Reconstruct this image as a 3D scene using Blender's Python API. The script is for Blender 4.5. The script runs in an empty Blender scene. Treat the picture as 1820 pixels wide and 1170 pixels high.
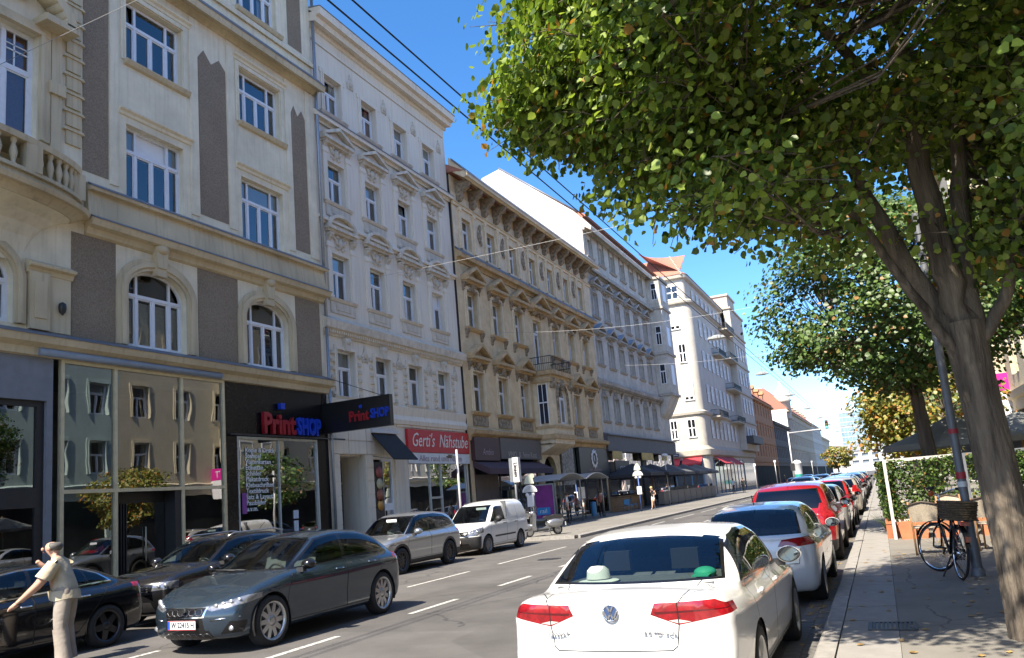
import bpy, bmesh, math, random
import numpy as np
from mathutils import Vector, Matrix, Euler

# ------------------------------------------------------------------ camera, sky, sun, exposure
S = bpy.context.scene
COL = S.collection
rad = math.radians
EYE = 1.83
def cam_axes(yaw, pitch, roll):
    f = Vector((-math.sin(yaw)*math.cos(pitch), math.cos(yaw)*math.cos(pitch), math.sin(pitch)))
    r0 = Vector((math.cos(yaw), math.sin(yaw), 0)); u0 = r0.cross(f)
    r = r0*math.cos(roll) + u0*math.sin(roll); u = r.cross(f)
    return r, u, f
cam_d = bpy.data.cameras.new('camera'); cam = bpy.data.objects.new('camera', cam_d); COL.objects.link(cam)
_r, _u, _f = cam_axes(rad(24.19), rad(9.31), rad(-4.86))
cam.matrix_world = Matrix(((_r.x, _u.x, -_f.x, 0), (_r.y, _u.y, -_f.y, 0), (_r.z, _u.z, -_f.z, EYE), (0, 0, 0, 1)))
cam_d.sensor_width = 36.0; cam_d.sensor_fit = 'HORIZONTAL'
cam_d.lens = 1398.7/1820*36
cam_d.shift_y = (655-585)/1820.0
cam_d.clip_start = 0.05; cam_d.clip_end = 6000
S.camera = cam

SUN_AZ, SUN_EL = 10.0, 52.0          # degrees: sun stands behind the camera, a little to the left
W = bpy.data.worlds.new('World'); S.world = W; W.use_nodes = True
nt = W.node_tree; bg = nt.nodes['Background']
sky = nt.nodes.new('ShaderNodeTexSky'); sky.sky_type = 'NISHITA'; sky.sun_disc = False
sky.sun_elevation = rad(SUN_EL); sky.sun_rotation = rad(180+SUN_AZ)
sky.air_density = 0.75; sky.dust_density = 0.9; sky.ozone_density = 1.5; sky.altitude = 200
hsv = nt.nodes.new('ShaderNodeHueSaturation'); hsv.inputs['Saturation'].default_value = 1.3
nt.links.new(sky.outputs[0], hsv.inputs['Color']); nt.links.new(hsv.outputs[0], bg.inputs[0]); bg.inputs[1].default_value = 0.145
sl = bpy.data.lights.new('sun', 'SUN'); sun = bpy.data.objects.new('sun', sl); COL.objects.link(sun)
sl.energy = 5.0; sl.angle = rad(0.55); sl.color = (1.0, 0.9, 0.75)
_d = Vector((math.sin(rad(SUN_AZ))*math.cos(rad(SUN_EL)), math.cos(rad(SUN_AZ))*math.cos(rad(SUN_EL)), -math.sin(rad(SUN_EL))))
sun.rotation_euler = _d.to_track_quat('-Z', 'Y').to_euler(); sun.location = (-10, -40, 60)
vs = S.view_settings; vs.view_transform = 'Standard'; vs.look = 'None'; vs.exposure = 1.35; vs.gamma = 1.0; vs.use_curve_mapping = False
S.render.engine = 'CYCLES'
S.cycles.max_bounces = 8; S.cycles.diffuse_bounces = 3; S.cycles.glossy_bounces = 4; S.cycles.transparent_max_bounces = 12; S.cycles.transmission_bounces = 4
S.cycles.caustics_reflective = False; S.cycles.caustics_refractive = False
S.cycles.use_denoising = True
RND = random.Random(7)

# ------------------------------------------------------------------ materials
MATS = {}
def _n(nt, t, **kw):
    n = nt.nodes.new(t)
    for k, v in kw.items(): setattr(n, k, v)
    return n
def pm(name, base, rough=.6, var=.12, scale=3.0, bump=0.0, bscale=None, metallic=0.0, spec=.5, stain=0.0, coat=0.0, emit=None, estr=1.0, flake=0.0, col2=None, detail=5.0, streak=0.0, trans=0.0):
    """procedural principled material: noise colour variation, optional bump, rain streaks and second colour"""
    if name in MATS: return MATS[name]
    m = bpy.data.materials.new(name); m.use_nodes = True; MATS[name] = m
    nt = m.node_tree; L = nt.links.new; b = nt.nodes['Principled BSDF']
    b.inputs['Roughness'].default_value = rough; b.inputs['Metallic'].default_value = metallic
    b.inputs['Specular IOR Level'].default_value = spec
    if coat: b.inputs['Coat Weight'].default_value = coat; b.inputs['Coat Roughness'].default_value = 0.03
    c = tuple(base)+(1,)
    tc = _n(nt, 'ShaderNodeTexCoord')
    nz = _n(nt, 'ShaderNodeTexNoise'); nz.inputs['Scale'].default_value = scale; nz.inputs['Detail'].default_value = detail; nz.inputs['Roughness'].default_value = .6
    L(tc.outputs['Object'], nz.inputs['Vector'])
    rp = _n(nt, 'ShaderNodeValToRGB'); e = rp.color_ramp.elements
    e[0].position = .3; e[1].position = .7
    c2 = col2 if col2 else tuple(x*(1+var) for x in base)
    e[0].color = tuple(x*(1-var) for x in base)+(1,); e[1].color = tuple(c2)+(1,)
    L(nz.outputs['Fac'], rp.inputs['Fac']); out = rp.outputs['Color']
    if stain:
        n2 = _n(nt, 'ShaderNodeTexNoise'); n2.inputs['Scale'].default_value = .55; n2.inputs['Detail'].default_value = 8; n2.inputs['Roughness'].default_value = .7
        L(tc.outputs['Object'], n2.inputs['Vector'])
        r2 = _n(nt, 'ShaderNodeValToRGB'); r2.color_ramp.elements[0].position = .38; r2.color_ramp.elements[1].position = .66
        L(n2.outputs['Fac'], r2.inputs['Fac'])
        mx = _n(nt, 'ShaderNodeMixRGB', blend_type='MULTIPLY'); 
        inv = _n(nt, 'ShaderNodeMath', operation='MULTIPLY'); inv.inputs[1].default_value = stain
        L(r2.outputs['Color'], inv.inputs[0]); L(inv.outputs[0], mx.inputs['Fac']); L(out, mx.inputs['Color1']); mx.inputs['Color2'].default_value = (.42, .38, .33, 1)
        out = mx.outputs['Color']
    if streak:
        mp = _n(nt, 'ShaderNodeMapping'); mp.inputs['Scale'].default_value = (6, 6, .35)
        n3 = _n(nt, 'ShaderNodeTexNoise'); n3.inputs['Scale'].default_value = 1.3; n3.inputs['Detail'].default_value = 6
        L(tc.outputs['Object'], mp.inputs['Vector']); L(mp.outputs[0], n3.inputs['Vector'])
        r3 = _n(nt, 'ShaderNodeValToRGB'); r3.color_ramp.elements[0].position = .5; r3.color_ramp.elements[1].position = .75
        L(n3.outputs['Fac'], r3.inputs['Fac'])
        m3 = _n(nt, 'ShaderNodeMixRGB', blend_type='MULTIPLY'); k3 = _n(nt, 'ShaderNodeMath', operation='MULTIPLY'); k3.inputs[1].default_value = streak
        L(r3.outputs['Color'], k3.inputs[0]); L(k3.outputs[0], m3.inputs['Fac']); L(out, m3.inputs['Color1']); m3.inputs['Color2'].default_value = (.45, .42, .38, 1)
        out = m3.outputs['Color']
    L(out, b.inputs['Base Color'])
    if bump:
        nb = _n(nt, 'ShaderNodeTexNoise'); nb.inputs['Scale'].default_value = bscale or scale*8; nb.inputs['Detail'].default_value = 4
        L(tc.outputs['Object'], nb.inputs['Vector'])
        bp = _n(nt, 'ShaderNodeBump'); bp.inputs['Strength'].default_value = bump; bp.inputs['Distance'].default_value = .02
        L(nb.outputs['Fac'], bp.inputs['Height']); L(bp.outputs['Normal'], b.inputs['Normal'])
    if flake:
        L(nz.outputs['Fac'], rp.inputs['Fac'])
    if emit:
        b.inputs['Emission Color'].default_value = tuple(emit)+(1,); b.inputs['Emission Strength'].default_value = estr
    if trans:
        tr = _n(nt, 'ShaderNodeBsdfTranslucent'); ms = _n(nt, 'ShaderNodeMixShader'); ms.inputs[0].default_value = trans
        L(out, tr.inputs['Color']); L(b.outputs[0], ms.inputs[1]); L(tr.outputs[0], ms.inputs[2])
        L(ms.outputs[0], nt.nodes['Material Output'].inputs['Surface'])
    return m
def glass(name, tint=(.75, .85, .82), dens=.75, refl=1.0, rough=.0, wav=0.0, ior=1.5):
    """thin pane: fresnel mirror over a tinted see-through sheet"""
    if name in MATS: return MATS[name]
    m = bpy.data.materials.new(name); m.use_nodes = True; MATS[name] = m
    nt = m.node_tree; L = nt.links.new; nt.nodes.remove(nt.nodes['Principled BSDF'])
    t = _n(nt, 'ShaderNodeBsdfTransparent'); t.inputs[0].default_value = tuple(x*dens for x in tint)+(1,)
    g = _n(nt, 'ShaderNodeBsdfGlossy'); g.inputs['Roughness'].default_value = rough; g.inputs['Color'].default_value = (.95, .97, 1, 1)
    fr = _n(nt, 'ShaderNodeFresnel'); fr.inputs['IOR'].default_value = ior
    mu = _n(nt, 'ShaderNodeMath', operation='MULTIPLY'); mu.inputs[1].default_value = refl; mu.use_clamp = True
    ms = _n(nt, 'ShaderNodeMixShader')
    L(fr.outputs[0], mu.inputs[0]); L(mu.outputs[0], ms.inputs[0]); L(t.outputs[0], ms.inputs[1]); L(g.outputs[0], ms.inputs[2])
    L(ms.outputs[0], nt.nodes['Material Output'].inputs['Surface'])
    if wav:
        tc = _n(nt, 'ShaderNodeTexCoord'); nz = _n(nt, 'ShaderNodeTexNoise'); nz.inputs['Scale'].default_value = .9; nz.inputs['Detail'].default_value = 1
        L(tc.outputs['Object'], nz.inputs['Vector'])
        bp = _n(nt, 'ShaderNodeBump'); bp.inputs['Strength'].default_value = wav; bp.inputs['Distance'].default_value = .05
        L(nz.outputs['Fac'], bp.inputs['Height']); L(bp.outputs[0], g.inputs['Normal'])
    return m

# ------------------------------------------------------------------ mesh helpers
class MB:
    """collects faces; build() links them as ONE mesh object"""
    def __init__(s): s.v = []; s.f = []; s.sm = []; s.mi = []
    def add(s, vs, fs, smooth=False, mi=0):
        o = len(s.v); s.v += [tuple(p) for p in vs]
        for f in fs: s.f.append(tuple(i+o for i in f)); s.sm.append(smooth); s.mi.append(mi)
        return s
    def box(s, x0, x1, y0, y1, z0, z1, mi=0):
        return s.add([(x0,y0,z0),(x1,y0,z0),(x1,y1,z0),(x0,y1,z0),(x0,y0,z1),(x1,y0,z1),(x1,y1,z1),(x0,y1,z1)],
                     [(0,3,2,1),(4,5,6,7),(0,1,5,4),(1,2,6,5),(2,3,7,6),(3,0,4,7)], False, mi)
    def obox(s, c, ax, ay, az, mi=0):
        """oriented box: centre + three half vectors"""
        c, ax, ay, az = Vector(c), Vector(ax), Vector(ay), Vector(az)
        vs = [c+ax*i+ay*j+az*k for k in (-1,1) for (i,j) in ((-1,-1),(1,-1),(1,1),(-1,1))]
        return s.add(vs, [(0,3,2,1),(4,5,6,7),(0,1,5,4),(1,2,6,5),(2,3,7,6),(3,0,4,7)], False, mi)
    def quad(s, a, b, c, d, mi=0): return s.add([a,b,c,d], [(0,1,2,3)], False, mi)
    def prism(s, poly, y0, y1, axis='y', smooth=False, mi=0):
        """polygon (2D list) extruded along an axis; poly in (x,z) for y, (y,z) for x, (x,y) for z"""
        n = len(poly)
        def P(p, t):
            return (p[0], t, p[1]) if axis == 'y' else ((t, p[0], p[1]) if axis == 'x' else (p[0], p[1], t))
        vs = [P(p, y0) for p in poly]+[P(p, y1) for p in poly]
        s.add(vs, [tuple(range(n)), tuple(range(2*n-1, n-1, -1))], False, mi)
        o = len(s.v)-2*n
        for i in range(n):
            j = (i+1) % n; s.f.append((o+i, o+n+i, o+n+j, o+j)); s.sm.append(smooth); s.mi.append(mi)
        return s
    def tube(s, pts, r, n=8, cap=True, mi=0, smooth=True):
        """polyline tube; r number or list"""
        pts = [Vector(p) for p in pts]; m = len(pts)
        rs = r if isinstance(r, (list, tuple)) else [r]*m
        up = None; rings = []
        for i, p in enumerate(pts):
            d = (pts[min(i+1, m-1)]-pts[max(i-1, 0)])
            if d.length < 1e-9: d = Vector((0,0,1))
            d.normalize()
            if up is None:
                up = Vector((0,0,1)) if abs(d.z) < .9 else Vector((1,0,0))
            a = up-d*up.dot(d)
            if a.length < 1e-6: a = d.orthogonal()
            a.normalize(); up = a; b = d.cross(a)
            rings.append([p+(a*math.cos(t)+b*math.sin(t))*rs[i] for t in (2*math.pi*k/n for k in range(n))])
        o = len(s.v)
        for rg in rings: s.v += [tuple(q) for q in rg]
        for i in range(m-1):
            for k in range(n):
                k2 = (k+1) % n
                s.f.append((o+i*n+k, o+i*n+k2, o+(i+1)*n+k2, o+(i+1)*n+k)); s.sm.append(smooth); s.mi.append(mi)
        if cap:
            s.f.append(tuple(o+k for k in range(n-1, -1, -1))); s.sm.append(False); s.mi.append(mi)
            s.f.append(tuple(o+(m-1)*n+k for k in range(n))); s.sm.append(False); s.mi.append(mi)
        return s
    def lathe(s, prof, c=(0,0,0), n=16, axis='z', smooth=True, mi=0, a0=0, a1=2*math.pi, cap=False):
        """profile [(r, h)] turned about an axis through c"""
        full = abs(a1-a0-2*math.pi) < 1e-6; m = n if full else n+1
        o = len(s.v)
        for (r, h) in prof:
            for k in range(m):
                t = a0+(a1-a0)*k/n; x, y = r*math.cos(t), r*math.sin(t)
                q = (x, y, h) if axis == 'z' else ((h, x, y) if axis == 'x' else (y, h, x))
                s.v.append((c[0]+q[0], c[1]+q[1], c[2]+q[2]))
        for i in range(len(prof)-1):
            for k in range(n):
                k2 = (k+1) % m
                s.f.append((o+i*m+k, o+i*m+k2, o+(i+1)*m+k2, o+(i+1)*m+k)); s.sm.append(smooth); s.mi.append(mi)
        if cap:
            s.f.append(tuple(o+k for k in range(m-1, -1, -1))); s.sm.append(False); s.mi.append(mi)
            q = o+(len(prof)-1)*m; s.f.append(tuple(q+k for k in range(m))); s.sm.append(False); s.mi.append(mi)
        return s
    def ball(s, c, rx, ry, rz, n=12, m=8, mi=0):
        prof = [(math.sin(math.pi*i/m), -math.cos(math.pi*i/m)) for i in range(m+1)]
        o = len(s.v); s.lathe([(max(r, 1e-4), h) for r, h in prof], n=n, mi=mi)
        for i in range(o, len(s.v)):
            x, y, z = s.v[i]; s.v[i] = (c[0]+x*rx, c[1]+y*ry, c[2]+z*rz)
        return s
    def sweep(s, prof, u0, u1, mi=0, ends=True):
        """facade moulding: profile [(d, z)] (d outward) run along u; facade coordinates"""
        n = len(prof); prof = [(d, EYE+(z-EYE)*(1-d/19.5)) for d, z in prof]   # heights were read on the wall plane
        vs = [(u0, -d, z) for d, z in prof]+[(u1, -d, z) for d, z in prof]
        fs = [(i, i+1, n+i+1, n+i) for i in range(n-1)]
        if ends: fs += [tuple(range(n-1, -1, -1)), tuple(range(n, 2*n))]
        return s.add(vs, fs, False, mi)
    def xform(s, M, i0=0):
        for i in range(i0, len(s.v)): s.v[i] = tuple(M @ Vector(s.v[i]))
        return s
    def mesh(s, name, mats):
        me = bpy.data.meshes.new(name); me.from_pydata(s.v, [], s.f)
        for m in (mats if isinstance(mats, (list, tuple)) else [mats]): me.materials.append(m)
        me.polygons.foreach_set('use_smooth', s.sm); me.polygons.foreach_set('material_index', s.mi)
        me.update(); return me
    def build(s, name, mats, parent=None):
        return link(name, s.mesh(name, mats), parent)
def link(name, me, parent=None):
    o = bpy.data.objects.new(name, me); COL.objects.link(o)
    if parent is not None: o.parent = parent
    return o
def empty(name, loc=(0,0,0), rz=0, parent=None):
    o = bpy.data.objects.new(name, None); o.empty_display_size = .2; COL.objects.link(o)
    o.location = loc; o.rotation_euler = (0, 0, rz)
    if parent is not None: o.parent = parent
    return o
def tag(o, label=None, cat=None, group=None, kind=None):
    if label: o['label'] = label
    if cat: o['category'] = cat
    if group: o['group'] = group
    if kind: o['kind'] = kind
    return o
def struct(o): o['kind'] = 'structure'; return o
CHILD = {}
def copy_tree(o, parent=None):
    c = o.copy(); COL.objects.link(c); c.parent = parent
    for ch in [x for x in bpy.data.objects if x.parent == o]: copy_tree(ch, c)
    return c
def bake(ob):
    """mesh of an object with its modifiers, evaluated in a scratch scene"""
    sc = bpy.data.scenes.new('scratch'); sc.collection.objects.link(ob)
    sc.view_layers[0].update(); dg = sc.view_layers[0].depsgraph; me = bpy.data.meshes.new_from_object(ob.evaluated_get(dg))
    bpy.data.objects.remove(ob); bpy.data.scenes.remove(sc); return me
def text_mesh(body, size, depth=.004, shear=0.0, bold=0.0, align='CENTER', spacing=1.0):
    """flat lettering as a mesh in the x/z plane facing -y"""
    cu = bpy.data.curves.new('lettering', 'FONT'); cu.body = body; cu.size = size; cu.shear = shear; cu.offset = bold
    cu.align_x = align; cu.align_y = 'CENTER'; cu.extrude = depth; cu.resolution_u = 2; cu.space_character = spacing
    ob = bpy.data.objects.new('lettering', cu); me = bake(ob); bpy.data.curves.remove(cu)
    me.transform(Matrix.Rotation(math.pi/2, 4, 'X'))
    return me
def text(name, body, size, mat, parent, loc, rz=0, sx=1.0, **kw):
    me = text_mesh(body, size, **kw); me.materials.clear(); me.materials.append(mat)
    o = link(name, me, parent); o.location = loc; o.rotation_euler = (0, 0, rz); o.scale = (sx, 1, 1)
    return o
def arc_pts(cx, cz, r, a0, a1, n, rz=None):
    rz = rz or r
    return [(cx+r*math.cos(a0+(a1-a0)*i/n), cz+rz*math.sin(a0+(a1-a0)*i/n)) for i in range(n+1)]
# ------------------------------------------------------------------ shared materials
M_pane = glass('window_pane', (.8, .86, .84), .85, 2.6, ior=1.5, wav=.05)
M_shop = glass('shop_glass', (.72, .82, .78), .8, 5.5, ior=1.5, wav=.06)
M_white = pm('window_white', (.74, .75, .77), .45, .05, 6)
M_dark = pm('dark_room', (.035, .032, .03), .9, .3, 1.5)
M_curt = pm('curtain_cloth', (.75, .73, .68), .9, .15, 14)
M_curtv = [pm('curtain_red', (.35, .1, .07), .9, .15, 14), pm('curtain_ochre', (.5, .4, .22), .9, .15, 14), pm('curtain_grey', (.2, .22, .24), .9, .15, 14)]
M_blind = pm('roller_blind', (.8, .8, .78), .8, .06, 3)
M_steel = pm('grey_steel', (.3, .32, .34), .4, .1, 8, metallic=.6)
M_zinc = pm('zinc_sheet', (.17, .18, .2), .5, .2, 3, metallic=.3)
M_black = pm('black_metal', (.02, .02, .022), .45, .2, 6)
M_roof = pm('roof_tile', (.36, .15, .1), .8, .25, 6, bump=.5)
M_rednight = None

class Fac:
    """a building: Empty at its base, facade runs along u (world y for the left row), d outward, z up"""
    def __init__(s, name, label, X, u0, rz=math.pi/2, cat='building', Y=None):
        s.u0 = u0
        s.e = empty(name, (X, u0 if Y is None else Y, 0), rz); tag(s.e, label, cat)
    def part(s, name, mb, mat, parent=None):
        mb.v = [(x-s.u0, y, z) for x, y, z in mb.v]
        return mb.build(name, mat, parent or s.e)
    def put(s, name, me, u, z, d=0, parent=None, sx=1):
        o = link(name, me, parent or s.e); o.location = (u-s.u0, -d, z)
        if sx != 1: o.scale = (sx, 1, 1)
        return o
def wall(u0, u1, z0, z1, holes, depth=.3, d=0.0, mb=None):
    """wall sheet with openings and their reveals; hole = (u0, u1, z0, z1[, arch rise])"""
    mb = mb or MB()
    us = sorted({u0, u1, *[h[0] for h in holes], *[h[1] for h in holes]}); zs = sorted({z0, z1, *[h[2] for h in holes], *[h[3] for h in holes]})
    us = [u for u in us if u0 <= u <= u1]; zs = [z for z in zs if z0 <= z <= z1]
    for i in range(len(us)-1):
        run = None
        for j in range(len(zs)-1):
            cu, cz = (us[i]+us[i+1])/2, (zs[j]+zs[j+1])/2
            if any(h[0] < cu < h[1] and h[2] < cz < h[3] for h in holes): continue
            mb.quad((us[i], -d, zs[j]), (us[i+1], -d, zs[j]), (us[i+1], -d, zs[j+1]), (us[i], -d, zs[j+1]))
    for h in holes:
        a, b, c, e = h[:4]; r = h[4] if len(h) > 4 else 0; y0, y1 = -d, -d+depth; t = e-r
        mb.quad((a, y0, c), (a, y0, t), (a, y1, t), (a, y1, c)); mb.quad((b, y0, t), (b, y0, c), (b, y1, c), (b, y1, t))
        mb.quad((a, y0, c), (a, y1, c), (b, y1, c), (b, y0, c))
        if r:
            m = (a+b)/2; P = arc_pts(m, t, (b-a)/2, math.pi, 0, 20, r)
            for i in range(20):
                (x0, q0), (x1, q1) = P[i], P[i+1]
                mb.quad((x0, y0, q0), (x0, y0, e), (x1, y0, e), (x1, y0, q1)); mb.quad((x0, y0, q0), (x1, y0, q1), (x1, y1, q1), (x0, y1, q0))
        else: mb.quad((a, y0, e), (b, y0, e), (b, y1, e), (a, y1, e))
    return mb
class Win:
    """window kind: frame mesh, pane meshes, curtain mesh, all about u=0, sill z=0; frame front at local y=0"""
    def __init__(s, w, h, cols, transom, top_cols=None, arch=0, ft=.07, curtain=None, blind=None, mat=None, pane=None, bars=None):
        s.w, s.h = w, h; a, b = -w/2, w/2; f = MB(); s.panes = []; D0, D1 = 0, .07
        tz = transom*h if transom else h
        # outer frame
        f.box(a, a+ft, D0, D1, 0, h-arch); f.box(b-ft, b, D0, D1, 0, h-arch); f.box(a+ft, b-ft, D0, D1, 0, ft)
        if arch:
            P = arc_pts(0, h-arch, w/2, math.pi, 0, 20, arch); Q = arc_pts(0, h-arch, w/2-ft, math.pi, 0, 20, arch-ft)
            for i in range(20):
                p0, p1, q0, q1 = P[i], P[i+1], Q[i], Q[i+1]
                f.quad((p0[0], D0, p0[1]), (p1[0], D0, p1[1]), (q1[0], D0, q1[1]), (q0[0], D0, q0[1])); f.quad((q0[0], D0, q0[1]), (q1[0], D0, q1[1]), (q1[0], D1, q1[1]), (q0[0], D1, q0[1]))
        else: f.box(a+ft, b-ft, D0, D1, h-ft, h)
        def top_z(x): return h-ft if not arch else (h-arch)+(arch-ft)*math.sqrt(max(0, 1-(x/(w/2-ft+1e-6))**2))
        def cells(xs, z0, z1, top=False):
            for i in range(len(xs)-1):
                x0, x1 = xs[i], xs[i+1]
                if i: f.box(x0-ft*.5, x0+ft*.5, D0-.012, D1-.012, z0, (top_z(x0) if top else z1))
                l = x0+(ft*.5 if i else 0); r = x1-(ft*.5 if i < len(xs)-2 else 0)
                # sash
                if not top:
                    g = .045
                    f.box(l, l+g, D0+.01, D1+.005, z0, z1); f.box(r-g, r, D0+.01, D1+.005, z0, z1); f.box(l+g, r-g, D0+.01, D1+.005, z0, z0+g); f.box(l+g, r-g, D0+.01, D1+.005, z1-g, z1)
                p = MB()
                if top and arch:
                    n = 8; xs_ = [l+(r-l)*k/n for k in range(n+1)]
                    p.add([(x, .045, z0) for x in xs_]+[(x, .045, max(z0+.01, top_z(x))) for x in xs_], [(k, k+1, n+2+k, n+1+k) for k in range(n)])
                else: p.quad((l, .045, z0), (r, .045, z0), (r, .045, z1), (l, .045, z1))
                s.panes.append(p.mesh('pane', pane or M_pane))
        A, B = a+ft, b-ft
        xs = [A+(B-A)*c for c in cols]
        cells(xs, ft, tz-ft*.6 if transom else h-ft, not transom)
        if transom:
            f.box(A, B, D0-.02, D1, tz-ft*.6, tz+ft*.6)
            xt = [A+(B-A)*c for c in (top_cols or [0, 1])]
            cells(xt, tz+ft*.6, h-ft, True)
        for (x0, x1, z0, z1) in (bars or []): f.box(x0, x1, .02, .06, z0, z1)
        s.frame = f.mesh('window', mat or M_white)
        s.curts = []
        for kind in (0, 1, 2):
            c = MB(); cz = h-arch*.3
            if kind == 0:    # two side curtains, folded
                for sg in (-1, 1):
                    n = 8; x_in, x_out = sg*w*.17, sg*w*.47
                    xs_ = [x_out+(x_in-x_out)*k/n for k in range(n+1)]
                    c.add([(x, .12+.03*(k % 2), .05) for k, x in enumerate(xs_)]+[(x, .12+.03*(k % 2), cz) for k, x in enumerate(xs_)], [(k, k+1, n+2+k, n+1+k) for k in range(n)], True)
            elif kind == 1:  # blind drawn part way
                c.box(-w*.46, w*.46, .09, .1, h*.62, cz)
            else:            # net curtain whole width
                n = 18; xs_ = [-w*.47+w*.94*k/n for k in range(n+1)]
                c.add([(x, .12+.02*(k % 2), .05) for k, x in enumerate(xs_)]+[(x, .12+.02*(k % 2), h*.6) for k, x in enumerate(xs_)], [(k, k+1, n+2+k, n+1+k) for k in range(n)], True)
            s.curts.append(c.mesh('curtain', M_blind if kind == 1 else M_curt))
    def place(s, F, u, z, rec=.22, curt=None, tilt=True, label=None):
        o = F.put('window', s.frame, u, z, -rec)
        for p in s.panes:
            q = link('pane', p, o)
            if tilt: q.rotation_euler = (RND.uniform(-.004, .004), 0, RND.uniform(-.006, .006))
            if tilt and RND.random() < .1: q.rotation_euler[0] = -.05
        k = RND.choice([0, 0, 1, 2, None]) if curt is None else (None if curt < 0 else curt)
        if k is not None:
            c = link('curtain' if k != 1 else 'blind', s.curts[k], o)
            if k != 1 and RND.random() < .4:
                c.material_slots[0].link = 'OBJECT'; c.material_slots[0].material = RND.choice(M_curtv)
        return o
def tri_pediment(w, h, d, t=.14):
    """gable over a window: base bar, two raking bars, tympanum"""
    m = MB(); m.box(-w/2, w/2, -d, .0, 0, t); m.box(-w/2+.06, w/2-.06, -d*.6, 0, -t*.8, 0)
    for sg in (-1, 1):
        m.prism([(sg*w/2, t), (sg*w/2, t*1.9), (0, h+t*1.9), (0, h+t*.8)][::(1 if sg > 0 else -1)], -d*1.05, 0, 'y')
    m.prism([(-w/2+.1, t), (w/2-.1, t), (0, h+t*.7)], -d*.3, 0, 'y'); return m
def seg_pediment(w, h, d, t=.13):
    m = MB(); m.box(-w/2, w/2, -d, 0, 0, t); m.box(-w/2+.06, w/2-.06, -d*.6, 0, -t*.8, 0)
    P = arc_pts(0, t, w*.5*.82, 0, math.pi, 14, h); Q = arc_pts(0, t, w*.5*.82+t, 0, math.pi, 14, h+t)
    for i in range(14): m.prism([P[i], Q[i], Q[i+1], P[i+1]], -d, 0, 'y', True)
    m.prism(P, -d*.3, 0, 'y'); return m
def console(h, d, w):
    """scroll bracket under a cornice, top at z=0"""
    pr = [(0, 0), (d, 0), (d, -h*.14), (d*.92, -h*.3), (d*.62, -h*.42), (d*.42, -h*.6), (d*.46, -h*.8), (d*.3, -h*.95), (0, -h)]
    m = MB(); m.prism([(-a, b) for a, b in pr], -w/2, w/2, 'x'); m.prism([(-a*1.04, b*.92) for a, b in pr], -w*.22, w*.22, 'x')
    m.box(-w/2-.03, w/2+.03, -d-.03, 0, 0, .07); return m
def surround(w, h, t, d, ears=0):
    """flat moulded frame round an opening w x h, bottom at z=0"""
    m = MB(); m.box(-w/2-t, -w/2, -d, 0, 0, h); m.box(w/2, w/2+t, -d, 0, 0, h); m.box(-w/2-t-ears, w/2+t+ears, -d*1.15, 0, h, h+t)
    m.box(-w/2-t*.35, -w/2-.0, -d*1.5, -d, 0, h); m.box(w/2, w/2+t*.35, -d*1.5, -d, 0, h); m.box(-w/2-t*.35, w/2+t*.35, -d*1.6, -d*1.15, h, h+t*.35)
    return m
def arch_ring(w, h_spring, rise, t, d, legs=True):
    m = MB(); n = 18
    for (a, b, dd) in ((0, t, d), (t*.28, t*.62, d*1.7)):
        P = arc_pts(0, h_spring, w/2+a, math.pi, 0, n, rise+a); Q = arc_pts(0, h_spring, w/2+b, math.pi, 0, n, rise+b)
        for i in range(n): m.prism([P[i], P[i+1], Q[i+1], Q[i]], -dd, 0, 'y', False)
        if legs:
            m.box(-w/2-b, -w/2-a, -dd, 0, 0, h_spring); m.box(w/2+a, w/2+b, -dd, 0, 0, h_spring)
    return m
def scroll_ornament(w, h, d, seed=1):
    """stucco relief: leafy lumps"""
    r = random.Random(seed); m = MB()
    for i in range(13):
        x = r.uniform(-w/2, w/2)*.9; z = r.uniform(0, h); k = r.uniform(.5, 1.1)
        m.ball((x, -d*.2, z), w*.1*k, d*.8*k, h*.14*k, 7, 5)
        m.ball((-x, -d*.2, z), w*.1*k, d*.8*k, h*.14*k, 7, 5)
    m.ball((0, -d*.3, h*.5), w*.16, d, h*.4, 9, 6); return m
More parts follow.
